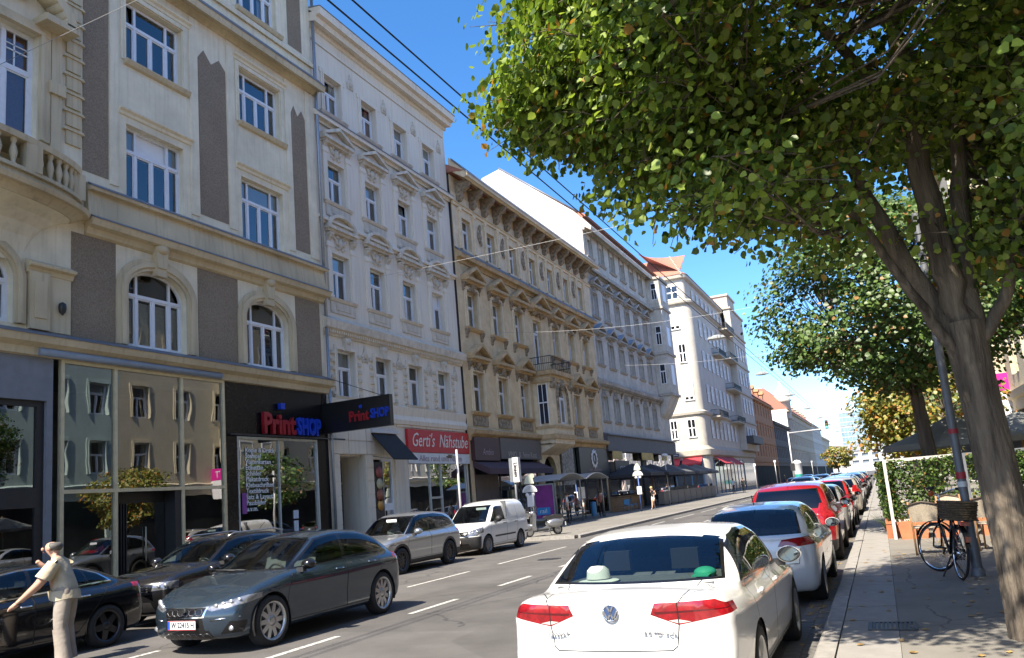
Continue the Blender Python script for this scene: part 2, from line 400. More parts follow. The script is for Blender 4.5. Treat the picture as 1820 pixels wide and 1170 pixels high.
# ------------------------------------------------------------------ ground, road, pavements
M_asph = pm('asphalt', (.1, .095, .09), .85, .18, 1.2, bump=.35, bscale=160, stain=.3, detail=9)
M_walk = pm('pavement_asphalt', (.19, .18, .16), .88, .12, 1.5, bump=.25, bscale=120, stain=.25, detail=9)
M_kerb = pm('kerb_granite', (.26, .25, .235), .8, .2, 9, bump=.2)
M_line = pm('road_paint', (.36, .355, .34), .75, .6, 16, detail=9, col2=(.62, .61, .57))
M_earth = pm('far_ground', (.14, .13, .12), .9, .2, .05)
def wear(m, scale, dark, thr, patch=0.0):
    """hairline cracks and patched areas in an asphalt colour"""
    nt = m.node_tree; L = nt.links.new; b = nt.nodes['Principled BSDF']; src = b.inputs['Base Color'].links[0].from_socket
    tc = _n(nt, 'ShaderNodeTexCoord'); nz = _n(nt, 'ShaderNodeTexNoise'); nz.inputs['Scale'].default_value = 1.5; nz.inputs['Detail'].default_value = 5
    ad = _n(nt, 'ShaderNodeMixRGB', blend_type='ADD'); ad.inputs['Fac'].default_value = .55; L(tc.outputs['Object'], nz.inputs['Vector']); L(tc.outputs['Object'], ad.inputs['Color1']); L(nz.outputs['Color'], ad.inputs['Color2'])
    vo = _n(nt, 'ShaderNodeTexVoronoi', feature='DISTANCE_TO_EDGE'); vo.inputs['Scale'].default_value = scale; L(ad.outputs[0], vo.inputs['Vector'])
    lt = _n(nt, 'ShaderNodeMath', operation='LESS_THAN'); lt.inputs[1].default_value = thr; L(vo.outputs['Distance'], lt.inputs[0])
    n2 = _n(nt, 'ShaderNodeTexNoise'); n2.inputs['Scale'].default_value = .18; L(tc.outputs['Object'], n2.inputs['Vector']); g2 = _n(nt, 'ShaderNodeMath', operation='GREATER_THAN'); g2.inputs[1].default_value = .5; L(n2.outputs['Fac'], g2.inputs[0])
    mu = _n(nt, 'ShaderNodeMath', operation='MULTIPLY'); L(lt.outputs[0], mu.inputs[0]); L(g2.outputs[0], mu.inputs[1]); mu2 = _n(nt, 'ShaderNodeMath', operation='MULTIPLY'); mu2.inputs[1].default_value = .7; L(mu.outputs[0], mu2.inputs[0])
    mx = _n(nt, 'ShaderNodeMixRGB', blend_type='MIX'); L(mu2.outputs[0], mx.inputs['Fac']); L(src, mx.inputs['Color1']); mx.inputs['Color2'].default_value = dark+(1,)
    out = mx.outputs[0]
    if patch:
        v2 = _n(nt, 'ShaderNodeTexVoronoi', distance='CHEBYCHEV'); v2.inputs['Scale'].default_value = .16; L(tc.outputs['Object'], v2.inputs['Vector'])
        gt = _n(nt, 'ShaderNodeSeparateColor'); L(v2.outputs['Color'], gt.inputs[0]); g3 = _n(nt, 'ShaderNodeMath', operation='GREATER_THAN'); g3.inputs[1].default_value = .72; L(gt.outputs[0], g3.inputs[0])
        k = _n(nt, 'ShaderNodeMath', operation='MULTIPLY'); k.inputs[1].default_value = patch; L(g3.outputs[0], k.inputs[0])
        m2 = _n(nt, 'ShaderNodeMixRGB', blend_type='MULTIPLY'); L(k.outputs[0], m2.inputs['Fac']); L(out, m2.inputs['Color1']); m2.inputs['Color2'].default_value = (.6, .6, .62, 1); out = m2.outputs[0]
    L(out, b.inputs['Base Color'])
wear(M_asph, .35, (.03, .03, .03), .006, .35); wear(M_walk, .5, (.07, .065, .06), .006, .25)
KR = -.82                      # right kerb
g = MB(); g.quad((-1500, -300, -.06), (1500, -300, -.06), (1500, 2600, -.06), (-1500, 2600, -.06)); struct(g.build('ground', M_earth))
g = MB(); g.quad((-14.45, -40, 0), (KR+.02, -40, 0), (KR+.02, 600, 0), (-14.45, 600, 0)); struct(g.build('road', M_asph))
g = MB()                       # left pavement with the bus stop cape
for (x0, x1, y0, y1) in ((-19.6, -14.55, -30, 30.6), (-19.6, -11.45, 30.6, 118), (-19.6, -14.55, 118, 600), (-60, -19.6, 79.6, 101)):
    g.box(x0, x1, y0, y1, -.05, .13)
struct(g.build('pavement_left', M_walk))
# right pavement: asphalt field plus a strip of concrete plates along the kerb
g = MB(); g.box(KR+.76, 6.2, -30, 600, -.05, .13); pvr = struct(g.build('pavement_right', M_walk))
g = MB(); g.box(KR+.2, KR+.76, 52, 600, -.05, .131); g.build('plate_strip', pm('plate', (.25, .24, .225), .85, .12, 4, bump=.2, bscale=60, stain=.2), pvr)
def stone(mb): return mb.mesh('paving_plate', MATS['plate'])
pl = MB(); pl.box(0, .552, 0, .985, -.05, .003); plm = stone(pl)
for i in range(60):
    o = link('paving_plate', plm, pvr); o.location = (KR+.204, -6+i*1.0, .13+RND.uniform(-.002, .004))
ks = MB(); ks.prism([(0, -.1), (0, .115), (.02, .132), (.19, .134), (.19, -.1)], 0, .985, 'y'); ksm = ks.mesh('kerb_stone', M_kerb)
kr = struct(empty('kerb_right', (KR, -6, 0)))
for i in range(70):
    o = link('kerb_stone', ksm, kr); o.location = (RND.uniform(-.004, .004), i*1.0, RND.uniform(-.004, .002))
kb = MB(); kb.box(0, .19, 70, 606, -.1, .132); kb.build('kerb_run', M_kerb, kr)
kl = struct(empty('kerb_left', (-14.45, 0, 0)))
kb = MB(); kb.box(-.12, .0, -30, 8, -.1, .134); kb.box(-.12, 0, 118, 600, -.1, .134); kb.build('kerb_run', M_kerb, kl)
kl2 = MB(); kl2.prism([(0, -.1), (0, .112), (-.02, .134), (-.19, .136), (-.19, -.1)], 0, .985, 'y'); klm = kl2.mesh('kerb_stone', M_kerb)
for i in range(23):
    o = link('kerb_stone', klm, kl); o.location = (0, 8+i*1.0, 0)
for i in range(88):
    o = link('kerb_stone', klm, kl); o.location = (3.1, 30.6+i*1.0, RND.uniform(-.003, .003))
kb = MB(); kb.box(.02, 2.9, 30.42, 30.6, -.1, .135); kb.build('kerb_run', M_kerb, kl)
# gutter setts along the right kerb
gs = MB(); gs.box(0, .17, 0, .17, -.05, .007); gsm = gs.mesh('gutter_sett', pm('sett', (.13, .125, .12), .8, .3, 7, bump=.3))
gt = struct(empty('gutter', (KR-.36, 0, 0)))
for j in range(2):
    for i in range(140):
        o = link('gutter_sett', gsm, gt); o.location = (j*.178, 5+i*.178+.09*j, RND.uniform(-.004, .003))
# road markings: each painted dash is a piece of the marking set
mk = struct(empty('lane_marking', (0, 0, 0)))
def dash(x, y0, y1, w=.12):
    m = MB(); n = 6; wob = [RND.uniform(-.006, .006) for _ in range(n+1)]
    m.add([(x-w/2+wob[i], y0+(y1-y0)*i/n, .004) for i in range(n+1)]+[(x+w/2+wob[i], y0+(y1-y0)*i/n, .004) for i in range(n+1)], [(i, n+1+i, n+2+i, i+1) for i in range(n)])
    m.build('painted_dash', M_line, mk)
for k in range(-3, 28):
    y = 8.45+k*3.55
    dash(-7.72, y, y+1.55 if k < 1 else y+1.7)
for (a, b) in ((-2, 0.5), (4.2, 8.95), (10.9, 14), (15.9, 18.95), (20.7, 26.1), (28.2, 33), (35, 40), (42, 47), (49, 54), (56, 61), (64, 70)): dash(-10.25, a, b, .11)
for (a, b) in ((-4, 6), (11.1, 11.6), (16.6, 18), (20.3, 24), (25.6, 28.6)): dash(-13.48, a, b, .12)
for k in range(12): dash(-3.3, 30+k*6, 32.5+k*6, .1)
# drain grate at the right, asphalt patch
gr = MB(); gr.box(-.24, .24, -.005, .03, 0, .01); gr.box(-.24, .24, .42, .455, 0, .01); gr.box(-.24, -.2, .03, .42, 0, .01); gr.box(.2, .24, .03, .42, 0, .01)
for i in range(9): gr.box(-.19+i*.044, -.168+i*.044, .03, .42, 0, .009)
o = gr.build('drain_grate', pm('cast_iron', (.06, .06, .065), .55, .3, 20, metallic=.5)); o.location = (-.12, 9.4, .135); tag(o, 'dark cast iron drain grate set in the right pavement', 'grate')

for k, (x, y) in enumerate(((-5.3, 12.6), (-9.0, 21.5), (-4.9, 33), (-8.8, 44))):
    e = empty('manhole_cover', (x, y, 0)); tag(e, ('manhole cover nearest the white saloon', 'manhole cover in the left lane before the van', 'manhole cover in the right lane farther off', 'manhole cover in the left lane near the bus shelter')[k], 'manhole', 'manhole covers in the road')
    MB().lathe([(.36, .002), (.36, .006), (.3, .006), (.3, .003), (.001, .003)], n=28).build('frame', MATS['cast_iron'], e)
    m = MB()
    for i in range(-3, 4):
        h = math.sqrt(max(0, .27**2-(i*.08)**2)); m.box(i*.08-.02, i*.08+.02, -h, h, .003, .007)
    m.build('lid', MATS['cast_iron'], e)
rng_ = np.random.default_rng(77); V = []; Fq = []
for k in range(260):   # fallen leaves along the right kerb and pavement
    x, y = (KR-.35+rng_.uniform(0, .3), rng_.uniform(5, 26)) if k % 2 else (rng_.uniform(-.6, 2.6), rng_.uniform(7.5, 20)); z = .012 if k % 2 else .14; a = rng_.uniform(0, 6.28); r = rng_.uniform(.025, .045); o = len(V)
    V += [(x+r*math.cos(a+t)*(1 if i % 2 else .8), y+r*math.sin(a+t), z+.006*(i % 2)) for i, t in enumerate((0, 1.2, 2.2, 3.14, 4.1, 5.1))]; Fq.append(tuple(range(o, o+6)))
m = MB(); m.add(V, Fq); o = m.build('fallen_leaves', pm('dry_leaf', (.3, .19, .06), .8, .5, 9)); tag(o, 'dry yellow leaves scattered on the right pavement and gutter', 'leaves', kind='stuff')
# ------------------------------------------------------------------ cream house with pebbledash panels (left foreground)
XF = -19.5
M_cream = pm('cream_render', (.8, .71, .52), .85, .07, 1.3, bump=.14, bscale=70, stain=.3, streak=.28)
M_creamd = pm('cream_moulding', (.66, .55, .36), .85, .14, 2.2, bump=.15, bscale=60, stain=.55, streak=.4)
M_pebble = pm('pebbledash', (.29, .225, .155), .95, .3, 30, bump=1.0, bscale=90, stain=.25)
M_gold = pm('anodised_frame', (.62, .54, .36), .4, .12, 4, metallic=.35)
M_blackst = pm('black_stone', (.008, .008, .009), .25, .4, 5, spec=.22)
F = Fac('cream_apartment_house', 'cream rendered house with brown pebbledash panels and glass shopfront, far left', XF, -5.0)
F1 = F
W1 = (17.12, 21.98); WW = 2.22
hs = []
for c in (3.3, -1.6, *W1):
    a, b = c-WW/2, c+WW/2
    hs += [(a, b, 7.2, 9.66, .75), (a, b, 11.85, 14.2), (a, b, 16.3, 18.52), (a, b, 20.9, 23.1)]
hs += [(10.2, 12.6, 7.3, 9.35, .9), (8.6, 13.15, 12.5, 15.6)]
F.part('wall', wall(-5, 25.2, 6.6, 26.2, hs, .28), M_cream)
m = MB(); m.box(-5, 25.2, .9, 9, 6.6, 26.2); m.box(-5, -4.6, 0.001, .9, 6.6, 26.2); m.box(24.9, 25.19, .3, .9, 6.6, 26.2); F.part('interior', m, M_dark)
m = MB(); m.prism([(-.5, 26.2), (9, 26.2), (9, 31), (5, 31)], -5, 25.2, 'x'); F.part('roof', m, M_roof)
F.part('eaves_cornice', MB().sweep([(0, 25.2), (.25, 25.4), (.3, 25.7), (.9, 25.9), (.95, 26.3), (0, 26.4)], -5, 25.4), M_creamd)
F.part('cornice', MB().sweep([(0, 6.5), (.12, 6.55), (.16, 6.75), (.34, 6.9), (.4, 7.1), (.1, 7.19), (0, 7.19)], -5, 25.28), M_creamd)
F.part('cornice', MB().sweep([(0, 10.2), (.1, 10.3), (.16, 10.5), (.34, 10.62), (.42, 10.84), (.2, 10.9), (.14, 11.6), (.3, 11.68), (.33, 11.78), (0, 11.84)], 14.6, 25.34), M_creamd)
F.part('cornice', MB().sweep([(0, 19.3), (.08, 19.4), (.2, 19.7), (.5, 19.85), (.56, 20.15), (.1, 20.25), (0, 20.25)], 14.0, 25.4), M_creamd)
F.part('string_course', MB().sweep([(0, 20.6), (.1, 20.66), (.12, 20.84), (0, 20.88)], 14.0, 25.3), M_cream)
m = MB(); m.sweep([(.15, 11.78), (.345, 11.785), (.345, 11.815), (.15, 11.86)], 14.6, 25.36); m.sweep([(.2, 10.84), (.44, 10.845), (.44, 10.87), (.2, 10.9)], 14.6, 25.36); m.sweep([(.2, 20.15), (.58, 20.155), (.58, 20.18), (.2, 20.26)], 14, 25.42); m.sweep([(.1, 7.1), (.42, 7.105), (.42, 7.13), (.1, 7.2)], -5, 25.3)
F.part('sheet_metal_flashing', m, M_zinc)
def zig(u0, u1, z0, z1, top=True):
    w = u1-u0
    T = [(u1, z1-.3), (u1-w*.24, z1), (u1-w*.53, z1-.34), (u0+w*.2, z1+.04), (u0, z1-.34)] if top else [(u1, z1), (u0, z1)]
    mm = MB(); mm.prism([(u0, z0), (u1, z0)]+T, -.014, .01, 'y'); return mm
for (u0, u1) in ((14.2, 15.62), (18.72, 20.52), (23.55, 25.0)): F.part('pebbledash_panel', zig(u0, u1, 7.2, 10.2, False), M_pebble)
for (u0, u1) in ((14.53, 15.38), (18.92, 20.2), (23.75, 24.6)):
    F.part('pebbledash_panel', zig(u0, u1, 12.14, 19.2 if u0 < 15 else 18.25, u0 > 15), M_pebble)
    F.part('pebbledash_panel', zig(u0, u1, 20.95, 24.7), M_pebble)
# flat strips (lesenes) beside the window axes
m = MB()
for (u0, u1) in ((15.42, 15.72), (18.52, 18.88), (20.24, 20.6), (23.38, 23.71), (24.64, 25.2)): m.box(u0, u1, -.035, .01, 12.02, 19.28)
F.part('lesene', m, M_cream)
wa = Win(WW, 2.46, [0, .2, .5, .8, 1], .66, [0, .2, .8, 1], arch=.75, ft=.085)
wb = Win(WW, 2.35, [0, .2, .5, .8, 1], .67, [0, .2, .8, 1], ft=.085)
wc = Win(WW, 2.2, [0, .2, .5, .8, 1], .66, [0, .2, .8, 1], ft=.085)
ringm = arch_ring(WW, 1.71, .75, .4, .07).mesh('arch_surround', M_creamd)
keym = MB(); keym.prism([(-.17, 0), (.17, 0), (.24, .75), (-.24, .75)], -.24, 0, 'y'); keym.ball((0, -.22, .62), .26, .14, .17, 10, 6); keym.box(-.2, .2, -.2, 0, -.25, 0); keym = keym.mesh('keystone', M_creamd)
silm = MB().sweep([(0, -.16), (.1, -.14), (.16, -.04), (.17, 0), (-.05, .02)], -1.2, 1.35).mesh('sill', M_creamd)
hoodm = MB().sweep([(0, 0), (.05, .02), (.07, .1), (.15, .15), (.16, .2), (0, .24)], -1.4, 1.45).mesh('hood_mould', M_cream)
surm = surround(WW+.06, 2.25, .16, .035).mesh('window_surround', M_cream)
for i, c in enumerate((3.3, -1.6, *W1)):
    vis = i > 1
    wa.place(F, c, 7.2, .22, curt=2 if i == 2 else -1); wb.place(F, c, 11.85, .22, curt=1); wc.place(F, c, 16.3, .22, curt=-1); wc.place(F, c, 20.9, .22, curt=0)
    F.put('arch_surround', ringm, c, 7.2); F.put('keystone', keym, c, 9.75)
    F.put('sill', silm, c, 16.3); F.put('sill', silm, c, 20.98)
    F.put('hood_mould', hoodm, c, 14.42); F.put('hood_mould', hoodm, c, 18.72)
    F.put('window_surround', surm, c, 16.3)
# quoin strip beside the bay, each block a stone
qm = MB(); qm.box(0, .46, -.06, 0, 0, .44); qm.prism([(-.1, .40), (.56, .40), (.5, .47), (-.04, .47)], -.1, 0, 'y'); qm = qm.mesh('quoin_block', M_creamd)
for k in range(16): F.put('quoin_block', qm, 13.99, 12.75+k*.56)
# bowed balcony of the bay with balusters
BC, BW = 9.9, 4.45
def bow(z0, z1, g0, g1, mat, nm, par=None, n=40):
    """elliptic slab between z0 and z1; g = (half width, depth) below and above"""
    mm = MB(); lo = [(BC+g0[0]*math.cos(t), -max(.0, g0[1]*math.sin(t)), z0) for t in (math.pi*i/n for i in range(n+1))]
    hi = [(BC+g1[0]*math.cos(t), -max(.0, g1[1]*math.sin(t)), z1) for t in (math.pi*i/n for i in range(n+1))]
    mm.add(lo+hi, [(i, n+1+i, n+2+i, i+1) for i in range(n)], True); mm.add(lo, [tuple(range(n+1))]); mm.add(hi, [tuple(range(n, -1, -1))])
    return F.part(nm, mm, mat, par)
for (z0, z1, a, b) in ((10.4, 10.6, (4.25, 1.05), (4.6, 1.2)), (10.6, 10.72, (4.75, 1.35), (4.8, 1.4)), (10.72, 11.0, (4.5, 1.15), (4.4, 1.1)), (11.0, 11.1, (4.55, 1.2), (4.55, 1.2))):
    bow(z0, z1, a, b, M_creamd, 'balcony_slab')
bow(11.82, 11.98, (4.5, 1.2), (4.55, 1.22), M_creamd, 'balcony_rail')
CV = [(8.95, 2.95, .05), (9.3, 3.0, .1), (9.65, 3.15, .22), (9.95, 3.4, .42), (10.2, 3.75, .7), (10.4, 4.2, 1.02)]
for p, q in zip(CV[:-1], CV[1:]): bow(p[0], q[0], p[1:], q[1:], M_cream, 'balcony_cove')
bl = MB().lathe([(.09, 0), (.09, .05), (.05, .09), (.07, .2), (.1, .34), (.07, .5), (.045, .58), (.08, .66), (.08, .74)], n=10).mesh('baluster', M_creamd)
for k in range(26):
    t = math.pi*(.07+.86*k/25); F.put('baluster', bl, BC+4.35*math.cos(t), 11.09, 1.06*math.sin(t))
for t in (.05*math.pi, .3*math.pi, .7*math.pi, .95*math.pi):
    u, d = BC+4.35*math.cos(t), 1.06*math.sin(t); F.part('balustrade_pier', MB().box(u-.22, u+.22, -d-.14, -d+.14, 11.08, 11.84), M_creamd)
# piers and capital under the bay, wall lamp
m = MB(); m.box(12.96, 13.5, -.16, 0, 7.2, 8.75); m.box(13.5, 14.15, -.08, 0, 7.2, 8.75); m.box(13.06, 13.4, -.19, -.16, 7.5, 8.5); F.part('pier', m, M_creamd)
F.part('pier_capital', MB().sweep([(0, 8.7), (.1, 8.76), (.14, 8.9), (.26, 8.98), (.28, 9.06), (0, 9.1)], 12.9, 14.2), M_creamd)
m = MB(); m.lathe([(.02, .2), (.09, .15), (.1, .03), (.08, -.08), (.02, -.16)], (13.85, -.16, 7.85), 10); m.box(13.83, 13.87, -.16, 0, 8.0, 8.04); F.part('wall_lamp', m, M_black)
wl = Win(2.4, 2.05, [0, .22, .78, 1], .55, [0, .22, .78, 1], arch=.9, ft=.1); wl.place(F, 11.4, 7.3, .2, curt=-1)
F.put('arch_surround', arch_ring(2.4, 1.15, .9, .3, .08).mesh('arch_surround', M_creamd), 11.4, 7.3)
wbay = Win(4.55, 3.1, [0, .16, .36, .64, .84, 1], .62, [0, .16, .36, .64, .84, 1], ft=.13, bars=[(.75+.0, .79, 1.95, 3.0), (1.75, 1.79, 1.95, 3.0), (.7, 2.2, 2.45, 2.49), (-2.2, 2.2, 2.62, 2.65)])
wbay.place(F, 10.88, 12.5, .2, curt=0)
F.put('window_surround', surround(4.6, 3.1, .3, .1).mesh('window_surround', M_creamd), 10.88, 12.5)
F.part('pilaster', MB().box(13.5, 13.8, -.12, 0, 12.0, 15.9).box(13.42, 13.88, -.2, 0, 14.0, 14.35), M_creamd)
m = MB(); P = arc_pts(10.88, 16.0, 2.75, 0, math.pi, 20, 1.15); Q = arc_pts(10.88, 16.0, 3.05, 0, math.pi, 20, 1.42)
for i in range(20): m.prism([P[i], Q[i], Q[i+1], P[i+1]], -.6, 0, 'y', True)
m.box(13.0, 14.0, -.6, 0, 15.85, 16.05); m.box(7.8, 8.8, -.6, 0, 15.85, 16.05); F.part('arched_pediment', m, M_creamd)
F.put('stucco_relief', scroll_ornament(3.6, .9, .25, 5).mesh('stucco_relief', M_creamd), 10.88, 16.1)
# ground floor: grey shop, gilt glass front, black print shop
m = wall(-5, 13.72, .0, 6.55, [(8.0, 13.55, .4, 5.35)], .3); F.part('shop_wall', m, pm('grey_fascia', (.2, .21, .23), .6, .12, 3, stain=.2))
m = MB(); m.box(-4.9, 13.6, 4.0, 4.1, .1, 6.5); m.box(-4.9, 13.6, .32, 4.0, 6.4, 6.5); m.box(-4.9, 13.6, .32, 4.0, .1, .14); m.box(-4.95, -4.85, .32, 4.0, .1, 6.5); m.box(13.6, 13.68, .32, 4.0, .1, 6.5); F.part('back_room', m, pm('brown_interior', (.12, .07, .04), .8, .4, .8))
m = MB(); m.box(8.0, 13.55, .1, .22, 5.2, 5.36); m.box(13.35, 13.55, .1, .22, .4, 5.2); m.box(8, 13.35, .08, .2, 2.6, 3.1); F.part('shop_frame', m, M_black)
m = MB(); m.quad((8, .16, .4), (13.35, .16, .4), (13.35, .16, 5.2), (8, .16, 5.2)); F.part('shop_pane', m, M_shop)
m = MB(); m.box(13.72, 25.2, 4.5, 4.6, .1, 6.6); m.box(13.72, 25.2, .06, 4.5, 6.5, 6.62); m.box(13.72, 25.2, .06, 4.5, .1, .14); m.box(13.7, 13.76, .2, 4.5, .1, 6.6); m.box(19.76, 19.84, .3, 4.5, .1, 6.6); m.box(25.1, 25.18, .3, 4.5, .1, 6.6)
F.part('shop_room', m, pm('shop_interior', (.13, .14, .135), .7, .4, 1))
gx = [13.98, 15.61, 17.98, 19.72]
m = MB()
for x in gx: m.box(x-.05, x+.05, -.03, .1, .13, 6.52)
for i in range(3):
    m.box(gx[i]+.05, gx[i+1]-.05, -.03, .1, 6.42, 6.52); m.box(gx[i]+.05, gx[i+1]-.05, -.03, .1, 2.92, 3.02)
    if i != 1: m.box(gx[i]+.05, gx[i+1]-.05, -.03, .1, .13, .24)
F.part('glass_front_frame', m, M_gold)
for i in range(3):
    for (z0, z1) in ((3.02, 6.42), (.24, 2.92)):
        if i == 1 and z0 < 1: continue
        m = MB(); m.quad((gx[i]+.05, .04, z0), (gx[i+1]-.05, .04, z0), (gx[i+1]-.05, .04, z1), (gx[i]+.05, .04, z1)); F.part('shop_pane', m, M_shop)
m = MB(); m.box(15.66, 17.93, .5, .56, 2.6, 2.92); m.box(15.66, 16.2, .3, .34, .2, 2.6); m.box(17.7, 17.93, .02, .5, .2, 2.92)
for k in range(6): m.box(15.7+k*.09, 15.73+k*.09, .25, .3, .2, 2.6)
F.part('entrance_leaf', m, M_black)
F.part('door_pane', MB().quad((16.22, .46, .2), (17.68, .46, .2), (17.68, .46, 2.6), (16.22, .46, 2.6)), M_shop)
F.part('door_bar', MB().tube([(16.95, .4, .9), (16.95, .4, 1.9)], .02, 8), M_gold)
m = MB(); m.tube([(13.2, -.14, 6.62), (19.5, -.14, 6.62)], .11, 10); m.box(13.2, 19.5, -.14, 0, 6.56, 6.72); F.part('awning_box', m, pm('blue_grey_metal', (.24, .28, .34), .5, .1, 4))
F.part('black_cladding', wall(19.82, 25.2, .13, 6.55, [(20.3, 24.5, .55, 4.66)], .25), M_blackst)
m = MB(); m.box(20.3, 20.36, -.02, .1, .55, 4.66); m.box(24.44, 24.5, -.02, .1, .55, 4.66); m.box(20.36, 24.44, -.02, .1, 4.58, 4.66); m.box(20.36, 24.44, -.02, .1, .55, .64); m.box(22.35, 22.38, .0, .1, .64, 4.58); F.part('shop_frame', m, pm('pale_frame', (.45, .47, .46), .4, .1, 5, metallic=.4))
for (a, b) in ((20.36, 22.35), (22.38, 24.44)):
    m = MB(); m.quad((a, .06, .64), (b, .06, .64), (b, .06, 4.58), (a, .06, 4.58)); F.part('shop_pane', m, M_shop)
M_ltr = pm('white_lettering', (.7, .7, .7), .6, .03)
for k, t in enumerate(['Kopie & Druck', 'Stempel', 'Visitenkarten', 'Etiketten', 'Schilder', 'Plakatdruck', 'Klebeschriften', 'Textildruck', 'Satz & Layout', 'Passbilder', 'u.v.m.']):
    text('window_lettering', t, .235, M_ltr, F.e, (20.7-F.u0, .035, 4.2-k*.2), align='LEFT', bold=.003)
m = MB(); m.box(20.5, 20.72, .03, .04, 2.05, 2.75); F.part('poster', m, pm('poster_purple', (.22, .05, .25), .6, .2, 4))
m = MB(); m.box(23.05, 23.32, .03, .04, 1.75, 2.05); m.box(23.06, 23.3, .03, .04, 1.3, 1.68); F.part('poster', m, pm('poster_pale', (.5, .55, .6), .6, .1, 5))
M_rlet = pm('red_lettering', (.28, .012, .018), .4, .1, 5); M_blet = pm('blue_lettering', (.008, .045, .42), .4, .1, 5)
text('sign_lettering', 'Print', 1.02, M_rlet, F.e, (21.42-F.u0, -.12, 5.12), align='LEFT', bold=.035, depth=.07, sx=.84)
text('sign_lettering', 'SHOP', .86, M_blet, F.e, (23.22-F.u0, -.12, 5.08), align='LEFT', bold=.035, depth=.07, sx=.62)
m = MB(); m.box(22.32, 22.54, -.2, -.04, 5.7, 5.92); F.part('sign_dot', m, M_blet)
m = MB(); m.box(19.9, 26.1, -.16, -.1, 4.68, 4.74); F.part('sign_rail', m, M_black)
m = MB(); m.tube([(25.28, -.12, 9.2), (25.28, -.12, 26)], .07, 8); m.tube([(25.28, -.12, .2), (25.28, -.12, 9.2)], .06, 8); F.part('downpipe', m, M_steel)
# projecting sign, hung from the house
ps = empty('projecting_sign', (-17.92, 25.0, 4.9)); tag(ps, 'long black projecting shop sign with red and blue lettering across the pavement', 'sign')
MB().box(-1.58, 1.58, -.11, .11, 0, 1.18).build('sign_board', pm('sign_black', (.008, .008, .009), .3, .3, 4), ps)
text('sign_lettering', 'Print', .56, M_rlet, ps, (-.3, -.125, .5), align='LEFT', bold=.015, depth=.02, sx=.84)
text('sign_lettering', 'SHOP', .5, M_blet, ps, (.7, -.125, .52), align='LEFT', bold=.015, depth=.02, sx=.66)
MB().box(.2, .32, -.14, -.11, .8, .92).build('sign_dot', M_blet, ps)
m = MB(); m.tube([(-1.5, 0, 1.18), (-1.55, 0, 1.9)], .02, 6); m.tube([(1.2, 0, 1.18), (-1.55, 0, 2.3)], .012, 6); m.build('stay_wire', M_black, ps)
# ------------------------------------------------------------------ pale blue-grey house with pediments
M_grey2 = pm('pale_grey_render', (.77, .69, .565), .85, .06, 1.1, bump=.1, bscale=60, stain=.26, streak=.32)
M_grey2o = pm('pale_grey_ornament', (.66, .59, .48), .85, .14, 3, bump=.2, bscale=50, stain=.4, streak=.3)
XB = XF-.12
F = Fac('pale_grey_house', 'pale grey house with triangular and arched window pediments beside the cream house', XB, 25.2)
C2 = (26.75, 29.48, 32.2, 34.95); w2 = 1.22
rows = ((6.5, 8.5), (10.65, 12.66), (14.9, 16.82), (19.02, 20.84))
hs = [(c-w2/2, c+w2/2, a, b) for c in C2 for a, b in rows]
F.part('wall', wall(25.2, 36.95, 5.6, 23.0, hs, .3), M_grey2)
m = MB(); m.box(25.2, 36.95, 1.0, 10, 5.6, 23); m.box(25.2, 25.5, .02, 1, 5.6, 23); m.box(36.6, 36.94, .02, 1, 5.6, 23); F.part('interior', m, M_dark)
m = MB(); m.prism([(-.3, 23.2), (10, 23.2), (10, 27), (5, 27)], 25.2, 36.9, 'x'); F.part('roof', m, M_roof)
F.part('eaves_cornice', MB().sweep([(0, 22.6), (.1, 22.75), (.14, 22.95), (.42, 23.2), (.48, 23.5), (.68, 23.75), (.72, 24.15), (0, 23.4)], 25.2, 37.1), M_grey2)
m = MB(); m.sweep([(.1, 23.5), (.74, 24.16), (.74, 24.2), (.05, 23.56)], 25.2, 37.12); m.sweep([(0, 18.93), (.36, 18.9), (.36, 18.925), (0, 18.96)], 25.2, 37); F.part('sheet_metal_flashing', m, M_zinc)
F.part('string_course', MB().sweep([(0, 18.35), (.1, 18.4), (.14, 18.6), (.32, 18.72), (.34, 18.9), (0, 18.95)], 25.2, 37), M_grey2)
F.part('string_course', MB().sweep([(0, 13.85), (.08, 13.88), (.1, 14.0), (.2, 14.05), (.22, 14.15), (0, 14.2)], 25.2, 36.97), M_grey2)
F.part('string_course', MB().sweep([(0, 9.0), (.08, 9.05), (.12, 9.25), (.3, 9.4), (.36, 9.75), (0, 9.85)], 25.2, 37.1), M_grey2o)
m = MB()
for k in range(78): m.box(25.25+k*.15, 25.33+k*.15, -.2, -.05, 9.12, 9.27)
tag(F.part('dentil_row', m, M_grey2), kind='stuff')
F.part('string_course', MB().sweep([(0, 5.55), (.1, 5.6), (.14, 5.8), (.06, 6.0), (.12, 6.3), (.14, 6.42), (0, 6.46)], 25.2, 36.97), M_grey2)
m = MB(); m.sweep([(0, 22.1), (.05, 22.12), (.05, 22.2), (0, 22.22)], 25.4, 36.8); F.part('string_course', m, M_grey2)
k2 = [Win(w2, b-a, [0, .5, 1], .64, [0, 1], ft=.075) for a, b in rows]
tri = tri_pediment(2.1, .5, .32).mesh('pediment', M_grey2o); seg = seg_pediment(2.1, .5, .3).mesh('pediment', M_grey2o)
s0 = surround(w2, 2.0, .17, .05).mesh('window_surround', M_grey2); s3 = surround(w2, 1.82, .2, .045, .08).mesh('window_surround', M_grey2)
sil = MB().sweep([(0, -.14), (.08, -.12), (.14, -.03), (.15, 0), (0, .015)], -.95, .95).mesh('sill', M_grey2o)
apr = MB().box(-.85, .85, -.05, 0, -.62, -.14).box(-.5, .5, -.075, -.05, -.48, -.28).mesh('apron_panel', M_grey2o)
